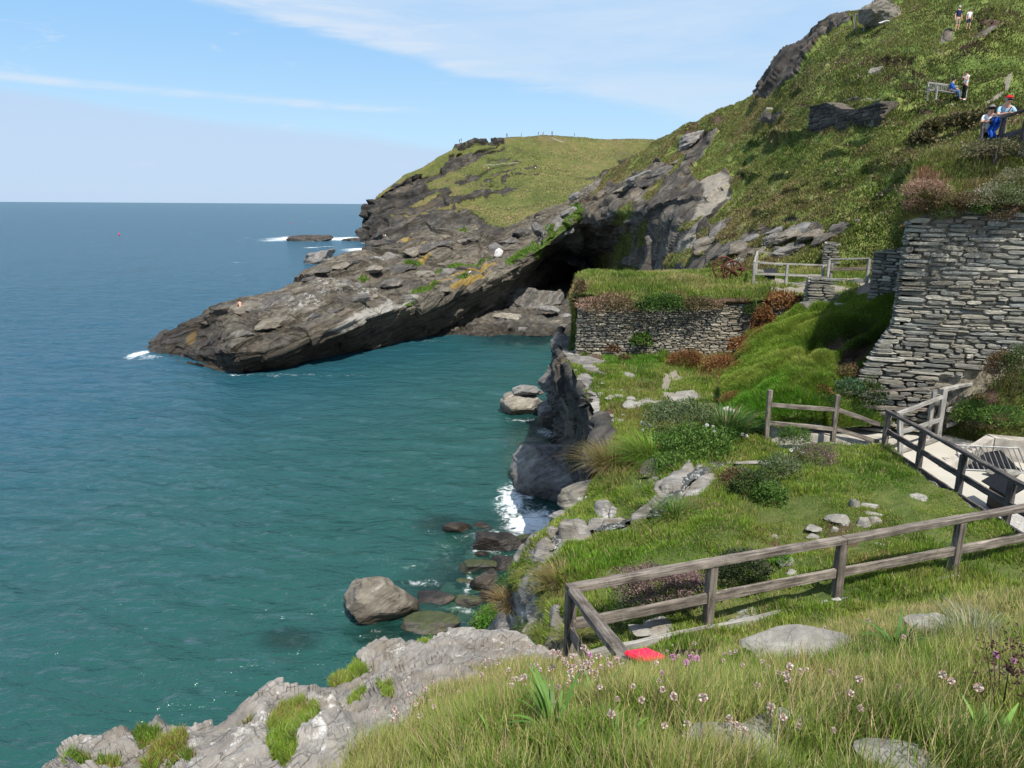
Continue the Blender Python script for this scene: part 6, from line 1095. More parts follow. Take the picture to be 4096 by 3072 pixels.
# ------------------------------------------------------------------ people
def skinmesh(name, verts, edges, mat, parent, root=0, sub=2):
    """verts: list of (xyz, radius)"""
    me = bpy.data.meshes.new(name); me.from_pydata([v[0] for v in verts], edges, []); me.materials.append(mat)
    o = bpy.data.objects.new(name, me); COL.objects.link(o); o.parent = parent
    md = o.modifiers.new('skin', 'SKIN'); md.use_smooth_shade = True
    sv = me.skin_vertices[0].data
    for i, v in enumerate(verts):
        r = v[1]; sv[i].radius = (r, r) if not isinstance(r, tuple) else r
        sv[i].use_root = (i == root)
    ss_ = o.modifiers.new('sub', 'SUBSURF'); ss_.levels = sub; ss_.render_levels = sub; return o
BASE = dict(pel=(0, 0, .95), wai=(0, 0, 1.10), che=(0, 0, 1.30), nb=(0, -.01, 1.45), nk=(0, .01, 1.52), hd=(0, .025, 1.60), cr=(0, .02, 1.69),
            sl=(-.17, 0, 1.41), el=(-.23, -.03, 1.14), wl=(-.24, .05, .90), sr=(.17, 0, 1.41), er=(.23, -.03, 1.14), wr=(.24, .05, .90),
            hl=(-.09, 0, .90), kl=(-.10, .03, .50), al=(-.10, -.01, .09), tl=(-.11, .15, .035), hr=(.09, 0, .90), kr=(.10, .03, .50), ar=(.10, -.01, .09), tr=(.11, .15, .035))
def person(loc, face, H, label, pose=None, top=None, legs=None, hat=None, hair='brown', skin='skin', sleeves=.6, shorts=False, fingers=False, bare=False, extra=None, group=None, sub=2, shoes='dark'):
    k = H/1.75; J = dict(BASE); J.update(pose or {}); J = {a: Vector(b)*k for a, b in J.items()}
    t = empty('person', loc, label, 'person', group); t.rotation_euler = (0, 0, face)
    V = []; E = []; ix = {}
    def add(n_, r, frm=None, p=None):
        ix[n_] = len(V); V.append((tuple(p if p is not None else J[n_]), r*k if not isinstance(r, tuple) else tuple(x*k for x in r)))
        if frm: E.append((ix[frm], ix[n_]))
    add('pel', (.135, .10)); add('wai', (.125, .09), 'pel'); add('che', (.15, .105), 'wai'); add('nb', (.10, .08), 'che'); add('nk', .05, 'nb'); add('hd', (.075, .09), 'nk'); add('cr', (.068, .08), 'hd')
    fw = (J['hd']-J['nk']); add('nose', .018, 'hd', J['hd']+(J['hd']-Vector((J['hd'].x, J['hd'].y-.115*k, J['hd'].z+.005*k)))*0.95)
    for s in 'lr':
        add('s'+s, .058, 'nb'); add('e'+s, .042, 's'+s); add('w'+s, .028, 'e'+s)
        hv = (J['w'+s]-J['e'+s]).normalized(); pv = J['w'+s]+hv*.075*k; add('p'+s, (.038, .022), 'w'+s, pv)
        if fingers:
            sd = hv.cross(Vector((0, 0, 1))); sd = sd.normalized() if sd.length > .1 else Vector((1, 0, 0))
            for q_, (o_, l_) in enumerate(((-.03, .068), (-.01, .08), (.01, .076), (.03, .06))):
                add('f%d%s' % (q_, s), .0095, 'p'+s, pv+sd*o_*k+hv*l_*.5*k); add('g%d%s' % (q_, s), .0085, 'f%d%s' % (q_, s), pv+sd*o_*1.05*k+hv*l_*.85*k+Vector((0, 0, -.02*k)))
            add('th'+s, .011, 'w'+s, J['w'+s]+hv*.05*k-sd*.045*k+Vector((0, 0, -.012*k)))
        else: add('f'+s, .02, 'p'+s, pv+hv*.08*k)
        add('h'+s, .088, 'pel'); add('k'+s, .056, 'h'+s); add('a'+s, .036, 'k'+s); add('t'+s, .03, 'a'+s)
    skinmesh('body', V, E, M[skin], t, 0, sub)
    def lerp(a, b, f): return J[a]+(J[b]-J[a])*f
    if top:
        vs_ = [(lerp('pel', 'wai', 0.1), (.15*k, .115*k)), (J['wai'], (.142*k, .108*k)), (J['che'], (.165*k, .122*k)), (J['nb']-Vector((0, 0, .02*k)), (.10*k, .085*k))]; ed = [(0, 1), (1, 2), (2, 3)]
        for s in 'lr':
            a = len(vs_); vs_ += [(J['s'+s], .072*k), (lerp('s'+s, 'e'+s, min(1, sleeves)), .058*k)]; ed += [(3, a), (a, a+1)]
            if sleeves > 1: vs_.append((lerp('e'+s, 'w'+s, sleeves-1), .042*k)); ed.append((a+1, a+2))
        skinmesh('shirt', [(tuple(a), b) for a, b in vs_], ed, M[top], t, 0, sub)
    if legs:
        vs_ = [(lerp('pel', 'wai', .35), (.142*k, .108*k)), (J['pel'], (.148*k, .112*k))]; ed = [(0, 1)]
        for s in 'lr':
            a = len(vs_); vs_ += [(J['h'+s], .10*k), (lerp('h'+s, 'k'+s, .95), .072*k if shorts else .066*k)]; ed += [(1, a), (a, a+1)]
            if not shorts: vs_ += [(J['k'+s], .064*k), (lerp('k'+s, 'a'+s, .95), .05*k)]; ed += [(a+1, a+2), (a+2, a+3)]
        skinmesh('shorts' if shorts else 'trousers', [(tuple(a), b) for a, b in vs_], ed, M[legs], t, 1, sub)
    for s in 'lr':
        if shoes: skinmesh('shoe', [(tuple(J['a'+s]-Vector((0, .04*k, .045*k))), .042*k), (tuple(J['t'+s]+Vector((0, .02*k, .0))), .038*k)], [(0, 1)], M[shoes], t, 0, 1)
    hc = J['hd'].lerp(J['cr'], .62); D, T = ICO[3]; up_ = (J['cr']-J['nk']).normalized()
    def cap(nm, mat, r, cut, off):
        m_ = D@np.array(up_) > cut; u_ = D.copy(); keep = [f for f in T if m_[f].all()]
        return prim(nm, u_*np.array((r*.98, r*1.12, r))*k+np.array(hc)+np.array(off)*k, keep, mat, t, True)
    if hair: cap('hair', M[hair], .098, -.35 if hat is None else -.45, (0, -.02, .0))
    if hat:
        hobj = cap('cap', M[hat], .106, .18, (0, 0, .012))
        V2, F2 = boxgeo(.15*k, .11*k, .012*k, .004*k); prim('brim', [Vector(v)+hc+Vector((0, .135*k, .028*k)) for v in V2], F2, M[hat], hobj)
    if extra: extra(t, J, k)
    return t
def glasses(t, J, k):
    V, Fs = boxgeo(.15*k, .02*k, .035*k, .006*k); prim('sunglasses', [Vector(v)+J['hd']+Vector((0, .105*k, .035*k)) for v in V], Fs, M['dark'], t)
# two people leaning on the lookout railing
rail_z = (u1[2]+u2[2])/2
def lean(dx): return dict(pel=(0, -.16, .93), wai=(0, -.08, 1.07), che=(0, .04, 1.24), nb=(0, .10, 1.38), nk=(0, .135, 1.44), hd=(0, .17, 1.52), cr=(dx*.02, .165, 1.61), sl=(-.17, .07, 1.34), sr=(.17, .07, 1.34),
    el=(-.26, .20, 1.14), er=(.24, .22, 1.14), wl=(-.10+dx, .40, 1.17), wr=(.08+dx, .42, 1.17), hl=(-.09, -.16, .88), hr=(.09, -.16, .88), kl=(-.10, -.10, .48), kr=(.10, -.20, .49), al=(-.11, -.15, .09), ar=(.10, -.33, .09), tl=(-.12, .0, .035), tr=(.11, -.17, .035))
mp1 = P(4048, 430, 21.35)
def strap(t, J, k):
    glasses(t, J, k); V, Fs = tube([J['sl']+Vector((.06, .09, .03))*k, J['che']+Vector((-.02, .15, -.02))*k, J['wai']+Vector((.12, .12, -.02))*k], .014*k, 6); prim('bag_strap', V, Fs, M['dark'], t)
    V, Fs = boxgeo(.2*k, .12*k, .2*k, .03*k); prim('shoulder_bag', [Vector(v)+J['wai']+Vector((.2, -.06, -.05))*k for v in V], Fs, M['dark'], t)
person((mp1[0]+.08, mp1[1]+.42, rail_z-1.13), R(168), 1.70, 'man in a red cap and pale blue shirt leaning his forearms on the lookout railing', lean(.0), 'sky', 'khaki', 'redcap', 'hairgrey', sleeves=.75, fingers=True, extra=strap)
mp2 = P(3986, 470, 21.7)
person((mp2[0]+.05, mp2[1]+.40, rail_z-1.22), R(160), 1.58, 'woman in a grey cap and white top leaning beside the red-capped man', lean(-.03), 'white', 'dark', 'grey', 'brown', sleeves=.7, fingers=True, extra=glasses)
bm = bmesh.new(); bmesh.ops.create_grid(bm, x_segments=12, y_segments=14, size=.5); jk = []
jc = P(3972, 508, 21.6)
for v in bm.verts: x, y = v.co.x, v.co.y; v.co = Vector((x*.24+.03*math.sin(y*9), -.05+.05*math.sin(x*14)+.04*math.cos(y*7)-.06*(y > .3), y*.46+.03*math.sin(x*10)-.05*abs(x)))
bmesh.ops.solidify(bm, geom=bm.faces[:], thickness=.035); me = bpy.data.meshes.new('jacket'); bm.to_mesh(me); bm.free(); me.materials.append(M['blue']); jo = bpy.data.objects.new('jacket', me); COL.objects.link(jo); jo.location = Vector(jc); jo.rotation_euler = (0, R(8), R(-10))
tag(jo, 'bright blue jacket hanging over the railing beside the woman in the grey cap', 'jacket')
# hillside walkers, bench and its people
pw1 = on_patch(PH, 3838, 118); person((pw1[0], pw1[1]+.6, pw1[2]+.1), R(185), 1.78, 'walker in a navy shirt and shorts coming down the hill path behind a child', None, 'navy', 'khaki', None, 'hairgrey', shorts=True)
pw2 = on_patch(PH, 3845, 122); person((pw2[0]+.06, pw2[1]-.5, pw2[2]), R(180), 1.36, 'child in a white shirt and dark blue shorts on the hill path', dict(kl=(-.10, .10, .52), al=(-.10, .06, .14)), 'white', 'navy', None, 'brown', shorts=True)
ba, bb = P(3700, 400, 44.2), P(3826, 392, 45.6); sh_ = on_patch(PH, 3765, 408)-(ba+bb)/2; ba = ba+sh_; bb = bb+sh_; ba[2] = bb[2] = max(ba[2], bb[2])+.1; bd = nrmz(bb-ba); bn = np.array((bd[1], -bd[0], 0)); bl = np.linalg.norm(bb-ba)
bt = empty('park_bench', (ba+bb)/2, 'weathered grey slatted bench on the hillside path', 'bench')
def bpt(s, o_, z): return ba+bd*s+bn*o_+Z*z
sdi = 0
for k in range(4): beam('seat_slat', bpt(0, .05+.12*k, .44), bpt(bl, .05+.12*k, .44), .1, .03, M['palewood'], bt, 300+k)
beam('top_rail', bpt(0, -.10, .93), bpt(bl, -.10, .93), .05, .10, M['palewood'], bt, 306); beam('back_rail', bpt(0, -.02, .52), bpt(bl, -.02, .52), .04, .06, M['palewood'], bt, 307)
for k in range(15): s = bl*(k+.5)/15; beam('back_slat', bpt(s, -.02, .53), bpt(s, -.10, .9), .05, .02, M['palewood'], bt, 310+k, tuple(bd))
for s in (0.03, bl-.03):
    beam('leg', bpt(s, .48, 0-.1), bpt(s, .48, .66), .07, .07, M['palewood'], bt, 330, tuple(bd)); beam('leg', bpt(s, -.02, -.1), bpt(s, -.12, .95), .07, .07, M['palewood'], bt, 331, tuple(bd)); beam('armrest', bpt(s, .52, .67), bpt(s, -.06, .67), .07, .04, M['palewood'], bt, 332)
fz = math.atan2(bn[1], bn[0])-math.pi/2
sp_ = bpt(bl*.66, .12, 0)
person((sp_[0], sp_[1], sp_[2]), fz+.35, 1.72, 'person in a blue top and jeans sitting on the hillside bench', dict(pel=(0, 0, .55), wai=(0, -.03, .70), che=(0, .02, .90), nb=(0, .05, 1.04), nk=(0, .08, 1.10), hd=(0, .11, 1.18), cr=(0, .10, 1.27), sl=(-.17, .03, 1.0), sr=(.17, .03, 1.0), el=(-.22, .10, .76), er=(.22, .1, .76), wl=(-.12, .33, .66), wr=(.12, .33, .66), hl=(-.1, .02, .53), hr=(.1, .02, .53), kl=(-.16, .45, .52), kr=(.14, .46, .52), al=(-.2, .50, .09), ar=(.14, .58, .09), tl=(-.22, .66, .035), tr=(.15, .74, .035)), 'blue', 'denim', None, 'dark', sleeves=1.8)
sw_ = bpt(bl*.80, .72, 0)
person((sw_[0], sw_[1], sw_[2]), fz-1.9, 1.66, 'woman in white top and dark trousers standing before the bench, hand to face', dict(er=(.25, .14, 1.22), wr=(.10, .20, 1.44), el=(-.22, .1, 1.16), wl=(-.08, .22, 1.30), hd=(0, .05, 1.59), cr=(0, .05, 1.68)), 'white', 'dark', None, 'brown', sleeves=.3, shoes='white')
# shirtless man on the promontory
sb_ = on_patch(PP, 957, 1228); person((sb_[0], sb_[1]-.2, sb_[2]+.1), R(40), 1.8, 'shirtless person sitting on the outer end of the slate promontory', dict(pel=(0, 0, .12), wai=(0, .02, .28), che=(0, .10, .46), nb=(0, .17, .58), nk=(0, .21, .64), hd=(0, .25, .72), cr=(0, .24, .81), sl=(-.17, .14, .55), sr=(.17, .14, .55), el=(-.24, .22, .32), er=(.24, .22, .32), wl=(-.1, .42, .36), wr=(.1, .42, .36), hl=(-.1, .02, .1), hr=(.1, .02, .1), kl=(-.14, .40, .42), kr=(.14, .40, .42), al=(-.12, .62, .06), ar=(.12, .62, .06), tl=(-.12, .78, .03), tr=(.12, .78, .03)), None, 'brown', None, 'brown', 'skin', shorts=True, shoes=None)
# tiny walkers on the far headland
WALK = dict(kl=(-.10, .14, .52), al=(-.10, .20, .12), tl=(-.11, .36, .08), ar=(.10, -.26, .14), tr=(.11, -.12, .06), er=(.22, .06, 1.15), wr=(.2, .2, .95))
far = [(1833, 579, 'dark', 'dark', 'two dark figures on the outermost crag, the left one'), (1840, 579, 'grey', 'navy', 'two dark figures on the outermost crag, the right one'), (2020, 556, 'dark', 'navy', 'left of the dark pair standing together on the headland skyline'), (2027, 556, 'navy', 'dark', 'right of the dark pair standing together on the headland skyline'), (2091, 549, 'grey', 'dark', 'lone dark walker left of the summit on the far headland'), (2149, 546, 'dark', 'dark', 'walker just left of the white-shirted pair on the skyline'), (2171, 545, 'white', 'denim', 'figure in a white top on the summit of the far headland'), (2178, 545, 'grey', 'navy', 'figure in grey touching the white-topped one on the summit'), (2200, 550, 'dark', 'dark', 'first walker right of the summit of the far headland'), (2216, 551, 'navy', 'dark', 'second walker right of the summit of the far headland'), (2303, 555, 'navy', 'dark', 'lone walker farthest right on the headland skyline'),
       (2135, 676, 'dark', 'dark', 'person in black on the open slope of the far headland'), (2143, 677, 'white', 'dark', 'person in a white top beside the one in black on the open slope'), (1944, 679, 'pink', 'redcap', 'sunlit person in pink sitting on the rock band of the far headland'), (1952, 679, 'white', 'pink', 'sunlit person in white beside the one in pink on the rock band'), (1534, 950, 'pink', 'dark', 'climber in pink at the foot of the far cliff'), (1545, 950, 'white', 'dark', 'climber in white at the foot of the far cliff')]
for i, (x, y, a, b, l) in enumerate(far):
    if i < 11:
        on_patch(PF, x, y, 9); V_, x_, y_, d_2 = PF['pj']; k_ = np.where((np.abs(x_-x) < 7)*(V_[:, 1] > 300))[0]; q_ = V_[k_[np.argmin(y_[k_])]]+np.array((0, -.6, .15))
    else: q_ = on_patch(PF, x, y, 9)+np.array((0, -1.0, .35))
    person((q_[0], q_[1], q_[2]), R(150*i), 1.75, l, WALK if i % 2 else None, a, b, None, 'dark', sub=1, sleeves=1.7, group='people on the far headland')

# ------------------------------------------------------------------ iron winch, boards, culvert, grating, steps
wc = P(2930, 1082, 34.6); wt = empty('iron_winch', wc-Z*.42, 'rusty iron winch with two spoked wheels on the terrace', 'winch')
def wheel(c, r, name):
    g0 = tube([c+np.array((math.cos(a)*r, .03*math.sin(2*a)*0, math.sin(a)*r)) for a in np.linspace(0, 2*math.pi, 40, endpoint=False)], .045, 8, True); V = [np.array(v) for v in g0[0]]
    o = prim(name, [v-np.array(wt.location) for v in V], g0[1], M['rust'], wt, True)
    gs = [tube([c, c+np.array((math.cos(a)*r*.5, .03, math.sin(a)*r*.5)), c+np.array((math.cos(a)*r, 0, math.sin(a)*r))], (.045, .03, .032), 6) for a in np.arange(8)*math.pi/4+.3]
    V, Fs = join(*gs); prim('spokes', [np.array(v)-np.array(wt.location) for v in V], Fs, M['rust'], o); V, Fs = tube([c+np.array((0, -.12, 0)), c+np.array((0, .12, 0))], .085, 12); prim('hub', [np.array(v)-np.array(wt.location) for v in V], Fs, M['rust'], o)
wheel(wc, .45, 'wheel'); wheel(wc+np.array((-.22, .75, .08)), .50, 'wheel')
V, Fs = tube([wc+np.array((0, -.15, 0)), wc+np.array((-.22, .95, .08))], .05, 8); prim('axle', [np.array(v)-np.array(wt.location) for v in V], Fs, M['rust'], wt); V, Fs = tube([wc+np.array((.50, -.05, .05)), wc+np.array((.46, .6, .05))], (.10, .10), 10); prim('pinion', [np.array(v)-np.array(wt.location) for v in V], Fs, M['rust'], wt)
V, Fs = join(tube([wc+np.array((-.45, .3, -.45)), wc+np.array((0, .35, .02))], .05, 6), tube([wc+np.array((.5, .3, -.45)), wc+np.array((0, .35, .02))], .05, 6)); prim('frame', [np.array(v)-np.array(wt.location) for v in V], Fs, M['rust'], wt)
ic = P(3083, 1085, 33.6); it = empty('information_board', ic-Z*.35, 'black sloping information board behind the terrace railing', 'information board'); box('panel', ic, (.62, .03, .36), M['black'], it, (R(-50), 0, 0), .008); box('pedestal', ic-Z*.22+np.array((0, .06, 0)), (.46, .12, .34), M['black'], it)
i2 = np.array((10.95, 15.1, CAMZ-6.02)); it = empty('information_board', i2-Z*.6, 'black sloping information board seen from behind, against the path fence', 'information board'); box('panel', i2+Z*.08, (.5, .95, .035), M['black'], it, (0, R(-34), 0), .008); box('pedestal', i2-Z*.28+np.array((-.05, 0, 0)), (.16, .6, .6), M['black'], it)
# culvert wall on the left
cw = [P(2885, 1632, 21.3), P(2985, 1655, 20.6), P(3085, 1700, 20.0), P(3330, 1744, 19.85), P(3610, 1778, 19.62)]
ct = empty('culvert_wall', cw[3]-Z*.4, 'low concrete culvert wall under the two-rail fence', 'wall')
V, Fs = [], []
for i, c in enumerate(cw):
    d = nrmz(cw[min(i+1, 4)]-cw[max(i-1, 0)]); nn = np.array((d[1], -d[0], 0)); k = len(V); h_ = .12 if i < 2 else .42
    V += [c-nn*.55, c, c+nn*.02-Z*.035, c+nn*.01-Z*h_*1.6, c-nn*.55-Z*h_*1.6]
    if i: Fs += [(k-5+q_, k+q_, k+(q_+1) % 5, k-5+(q_+1) % 5) for q_ in range(5)]
Fs += [(0, 1, 2, 3, 4), tuple(len(V)-5+q_ for q_ in range(5))]
prim('concrete_kerb', [np.array(v)-np.array(ct.location) for v in V], Fs, M['concrete'], ct)
# grating
gt = empty('culvert', (12.7, 18.2, CAMZ-6.6), 'concrete culvert mouth with a sloping galvanised bar grating beside the path', 'culvert')
zb = CAMZ-6.62
def prism(name, pts, z0, z1, mat, parent):
    m = len(pts); z1 = z1 if hasattr(z1, '__len__') else [z1]*m; V = [np.array((p[0], p[1], z0)) for p in pts]+[np.array((p[0], p[1], z)) for p, z in zip(pts, z1)]
    return prim(name, [v-np.array(parent.location) for v in V], [tuple(range(m)), tuple(range(m, 2*m))]+[(i, (i+1) % m, m+(i+1) % m, m+i) for i in range(m)], mat, parent)
prism('wing_wall', [(11.35, 17.75), (12.95, 18.55), (12.88, 18.8), (11.25, 17.95)], zb-.1, [zb+.12, zb+.62, zb+.62, zb+.12], M['concrete'], gt); prism('head_wall', [(12.97, 18.53), (14.9, 17.8), (15.2, 18.3), (12.97, 18.9)], zb-.1, [zb+.62, zb+.58, zb+.58, zb+.62], M['concrete'], gt)
prism('pit_shade_block', [(11.75, 17.8), (13.15, 17.6), (13.05, 18.38), (12.6, 18.3)], zb-.05, [zb+.01, zb+.01, zb+.34, zb+.30], M['black'], gt)  # solid black block painted in for the shade inside the culvert
gs = []
for k in range(13):
    f = k/12; a = along((11.7, 17.72, zb+.03), (13.25, 17.5, zb+.03), f); b = a+np.array((.10, .66, .44)); gs.append(tube([a, b], .013, 6))
g0_, g1_, gu = np.array((11.7, 17.72, zb+.03)), np.array((13.25, 17.5, zb+.03)), np.array((.10, .66, .44)); gs += [tube([g0_+gu, g1_+gu], .02, 6), tube([g0_, g0_+gu], .022, 6), tube([g1_, g1_+gu], .022, 6), tube([g0_, g1_], .02, 6)]
V, Fs = join(*gs); prim('grating', [np.array(v)-np.array(gt.location) for v in V], Fs, M['galv'], gt)
for k in range(6): rock_px('slab', 3800+55*k-300*(k > 4), 1862+3*k, 3860+55*k-300*(k > 4), 1884+3*k, 17.45-.05*k, ['first', 'second', 'third', 'fourth', 'fifth', 'sixth'][k]+' rough stone edging the foot of the grating, from the left', 'lime', .5, sub=3, sink=.6, group='edging stones of the grating') if k > 2 and k < 5 else None
# white edging stones below the dark path fence
for k in range(8):
    y0 = 18.8-.72*k; V, T = boulder_geo((10.42, y0, CAMZ-6.60), (.26, .66, .18), 700+k, .05*(k % 3-1), (0, 0), 3, .05, .85)
    tag(mesh_np('kerb_stone', V, None, T, mat=RK['lime'], loc=(10.42, y0, CAMZ-6.65)), ['farthest', 'second', 'third', 'fourth', 'fifth', 'sixth', 'seventh', 'nearest'][k]+' pale kerb stone under the dark path fence, counted from the far corner', 'kerb stone', 'kerb stones along the path')
# steps up to the terrace
for k, (x0, y0, x1, y1, Y, l) in enumerate([(3400, 1196, 3530, 1200, 27.6, 'upper'), (3340, 1222, 3520, 1234, 26.9, 'lower')]):
    a, b = P(x0, y0, Y), P(x1, y1, Y-.1); s_ = beam('step', a, b, .3, .2, M['concrete'], None, 400+k); tag(s_, l+' worn stone step between the pier and the shaded wall', 'step')
rock_px('stone_block', 3200, 1205, 3300, 1262, 27.9, 'large plain block under the square stone pier', 'grey', .8, sub=4, flat=.9, rough=.02, sink=.3)
beam_ = beam('plank', P(2905, 1848, 17.6), P(3068, 1850, 17.7), .16, .04, M['palewood'], None, 410); tag(beam_, 'grey plank lying across the stream pool', 'plank')
# red box in the grass by the slanting rail
rc = P(2578, 2622, 6.0); ro = empty('red_box', rc-Z*.15, 'bright red plastic box lid in the grass beside the slanting rail', 'box'); box('lid', rc, (.29, .27, .05), M['red'], ro, (R(-14), R(10), R(28)), .015); box('base', rc-Z*.09, (.23, .21, .16), M['red'], ro, (R(-14), R(10), R(28)), .012)
# drift sticks
for k, (a, b, l) in enumerate([((2860, 1920, 17.0), (2960, 1895, 16.4), 'one'), ]): pass
# buoys, gull
for k, (x, y, l) in enumerate([(1165, 893, 'orange buoy floating far out near the white reef surf'), (477, 940, 'orange buoy far out on the open sea at left')]):
    b_ = S(x, y); bt_ = empty('buoy', b_, l, 'buoy'); D, T = ICO[3]; prim('float', D*.42+np.array((0, 0, .35)), T, M['red'], bt_, True); V, Fs = tube([(0, 0, .6), (0, 0, 1.1)], (.05, .03), 6); prim('mast', V, Fs, M['dark'], bt_)
def gull(px, py, pt, l):
    g_ = on_patch(pt, px, py+6); t = empty('gull', g_+Z*.1, l, 'bird'); skinmesh('body', [((-.28, 0, .22), .02), ((-.15, 0, .25), .06), ((.0, 0, .28), .10), ((.14, 0, .32), .08), ((.2, 0, .42), .055), ((.25, 0, .44), .05), ((.33, 0, .42), .012), ((0, .04, .16), .015), ((0, .04, 0), .012), ((0, -.04, .16), .015), ((0, -.04, 0), .012)], [(0, 1), (1, 2), (2, 3), (3, 4), (4, 5), (5, 6), (2, 7), (7, 8), (2, 9), (9, 10)], M['white'], t, 2, 2)
    V, Fs = join(tube([(.08, .09, .31), (-.15, .09, .28), (-.32, .04, .24)], (.05, .045, .008), 6), tube([(.08, -.09, .31), (-.15, -.09, .28), (-.32, -.04, .24)], (.05, .045, .008), 6)); prim('wings', V, Fs, M['grey'], t, True)
gull(1873, 1083, PP, 'white gull standing on the yellow-lichened ledge of the promontory')

# ------------------------------------------------------------------ the stream
def ribbon(name, pts, w_, mat, lift=.05):
    pts = upsample(np.array(pts), 90, 0); d = np.gradient(pts, axis=0); d[:, 2] *= 0.0; sd = nrm(np.cross(d, (0, 0, 1.0))); w_ = np.interp(np.linspace(0, 1, 90), np.linspace(0, 1, len(w_)), w_)
    G = np.stack([pts+sd*(w_*f)[:, None]+np.array((0, 0, lift-.05*abs(f)*2)) for f in np.linspace(-.5, .5, 9)], 1); V = G.reshape(-1, 3); V[:, 2] += .05*fbm(V*4, 3)
    o = mesh_np(name, V, grid_quads(90, 9), smooth=True, mat=mat); return o
m_, n_, o_ = newmat('stream_water'); p_ = geo(n_); mp = n_.new('ShaderNodeMapping', None, Vector=p_); mp.inputs['Scale'].default_value = (3, 3, 1.0)
fz_ = n_.noise(mp.outputs[0], 2.4, 6, 0.72, 1.0); fo_ = n_.ss(fz_, 0.50, 0.66)
bsdf(n_, o_, n_.mix(n_.m('MULTIPLY', fo_, .8), (.045, .046, .04), (.50, .52, .52)), 0.42, fz_, 0.5, 0.03, 0.3)
sp = [on_patch(PB, x, y, 10) for x, y in [(2880, 1850), (2800, 1880), (2740, 1925), (2680, 2000), (2610, 2050), (2500, 2088), (2400, 2112), (2290, 2142), (2220, 2155)]]
e_ = sp[-1]; sp += [e_+np.array((-.5, .5, -1.5)), e_+np.array((-1.2, 1.2, -4.2)), np.array((e_[0]-2.2, e_[1]+2.6, 0.0))]
tag(ribbon('stream', sp, [.7, .45, .28, .34, .36, .3, .32, .36, .45, .6, .8, 1.0], m_, .05), kind='structure')
pc_ = on_patch(PB, 2990, 1815); a_ = np.linspace(0, 2*math.pi, 40, endpoint=False); V = [pc_+Z*.03]+[pc_+Z*.03+np.array((math.cos(t)*1.15*(1+.2*math.sin(3*t)), math.sin(t)*.55*(1+.2*math.cos(2*t)), 0)) for t in a_]
mpool, np2, op2 = newmat('pool_water'); bsdf(np2, op2, (.022, .024, .016), .06, np2.noise(geo(np2), 5, 3, .5), .25, .03, .5)
tag(prim('stream_pool', V, [(0, 1+i, 1+(i+1) % 40) for i in range(40)], mpool), kind='structure')

# ------------------------------------------------------------------ flowers in the foreground
def flower(name, label, cat, group, head_col, r, hgt, seed):
    g_ = np.random.default_rng(seed); t = empty(name, (0, 0, 0), label, cat, group); V, Fs = tube([(0, 0, 0), (.012, .004, hgt*.5), (.02, .01, hgt)], .0014, 5)
    prim('stem', V, Fs, M['stalk'], t); n = 60; d = nrm(g_.normal(size=(n, 3))+np.array((0, 0, .35))); p = d*r*.35; sd = nrm(np.cross(d, g_.normal(size=(n, 3)))); l = r*g_.uniform(.6, .75, n)[:, None]
    V = np.stack([p, p+d*l*.8+sd*l*.42, p+d*l, p+d*l*.8-sd*l*.42], 1).reshape(-1, 3)+np.array((.02, .01, hgt)); o4 = np.arange(n)[:, None]*4; cc = np.array(head_col)[g_.integers(0, len(head_col), n)]*g_.uniform(.75, 1.2, n)[:, None]
    mesh_np('flower_head', V, np.concatenate([o4+[[0, 1, 2, 3]]]), mat=M['petal'], parent=t, col=np.repeat(cc, 4, 0)); return t
M['stalk'] = plain_mat('flower_stalk', (.16, .11, .05), .8); M['petal'] = leaf_mat('petals', trans=.3)
def clone(src, loc, rz, sc, label=None):
    r = src.copy(); COL.objects.link(r); r.location = Vector(loc); r.rotation_euler = (random.uniform(-.18, .18), random.uniform(-.18, .18), rz); r.scale = (sc, sc, sc)
    if label: r['label'] = label
    for ch in list(src.children):
        c_2 = ch.copy(); COL.objects.link(c_2); c_2.parent = r
    return r
dry = flower('thrift_seedhead', 'dried papery thrift head on a thin stalk in the foreground grass', 'flower', 'dried thrift heads in the foreground', [(.62, .52, .48), (.72, .66, .62), (.38, .22, .17), (.55, .40, .36)], .016, .17, 5)
pink = flower('thrift_flower', 'x', 'flower', 'pink thrift flowers in the foreground', [(.62, .28, .52), (.72, .40, .64), (.50, .20, .42)], .0145, .19, 6)
spots = []; gg = random.Random(4)
for (cx_, cy_, rx, ry, k) in [(2300, 2690, 130, 45, 56), (2230, 2745, 90, 40, 14), (2060, 2770, 60, 40, 10), (1580, 2880, 70, 70, 12), (2140, 2580, 140, 30, 12), (2480, 2700, 50, 40, 8), (2560, 2870, 90, 60, 12), (1830, 2745, 60, 30, 5), (2750, 2540, 120, 26, 10), (3150, 2740, 120, 70, 12), (3330, 2880, 160, 80, 8), (2900, 2950, 90, 50, 5), (1700, 2800, 60, 40, 6), (1960, 2650, 120, 40, 8), (3450, 2560, 140, 50, 6), (2960, 2680, 140, 50, 6), (3700, 2800, 200, 100, 6)]:
    for _ in range(k): spots.append((cx_+gg.gauss(0, .55)*rx, cy_+gg.gauss(0, .55)*ry))
first = True
for (x, y) in spots:
    q_ = on_patch(PJ, x, y+60, 22)+np.array((gg.gauss(0, .09), gg.gauss(0, .09), 0)); sc = gg.uniform(.7, 1.25)
    if first: dry.location = Vector(q_); first = False
    else: clone(dry, q_, gg.uniform(0, 6.3), sc)
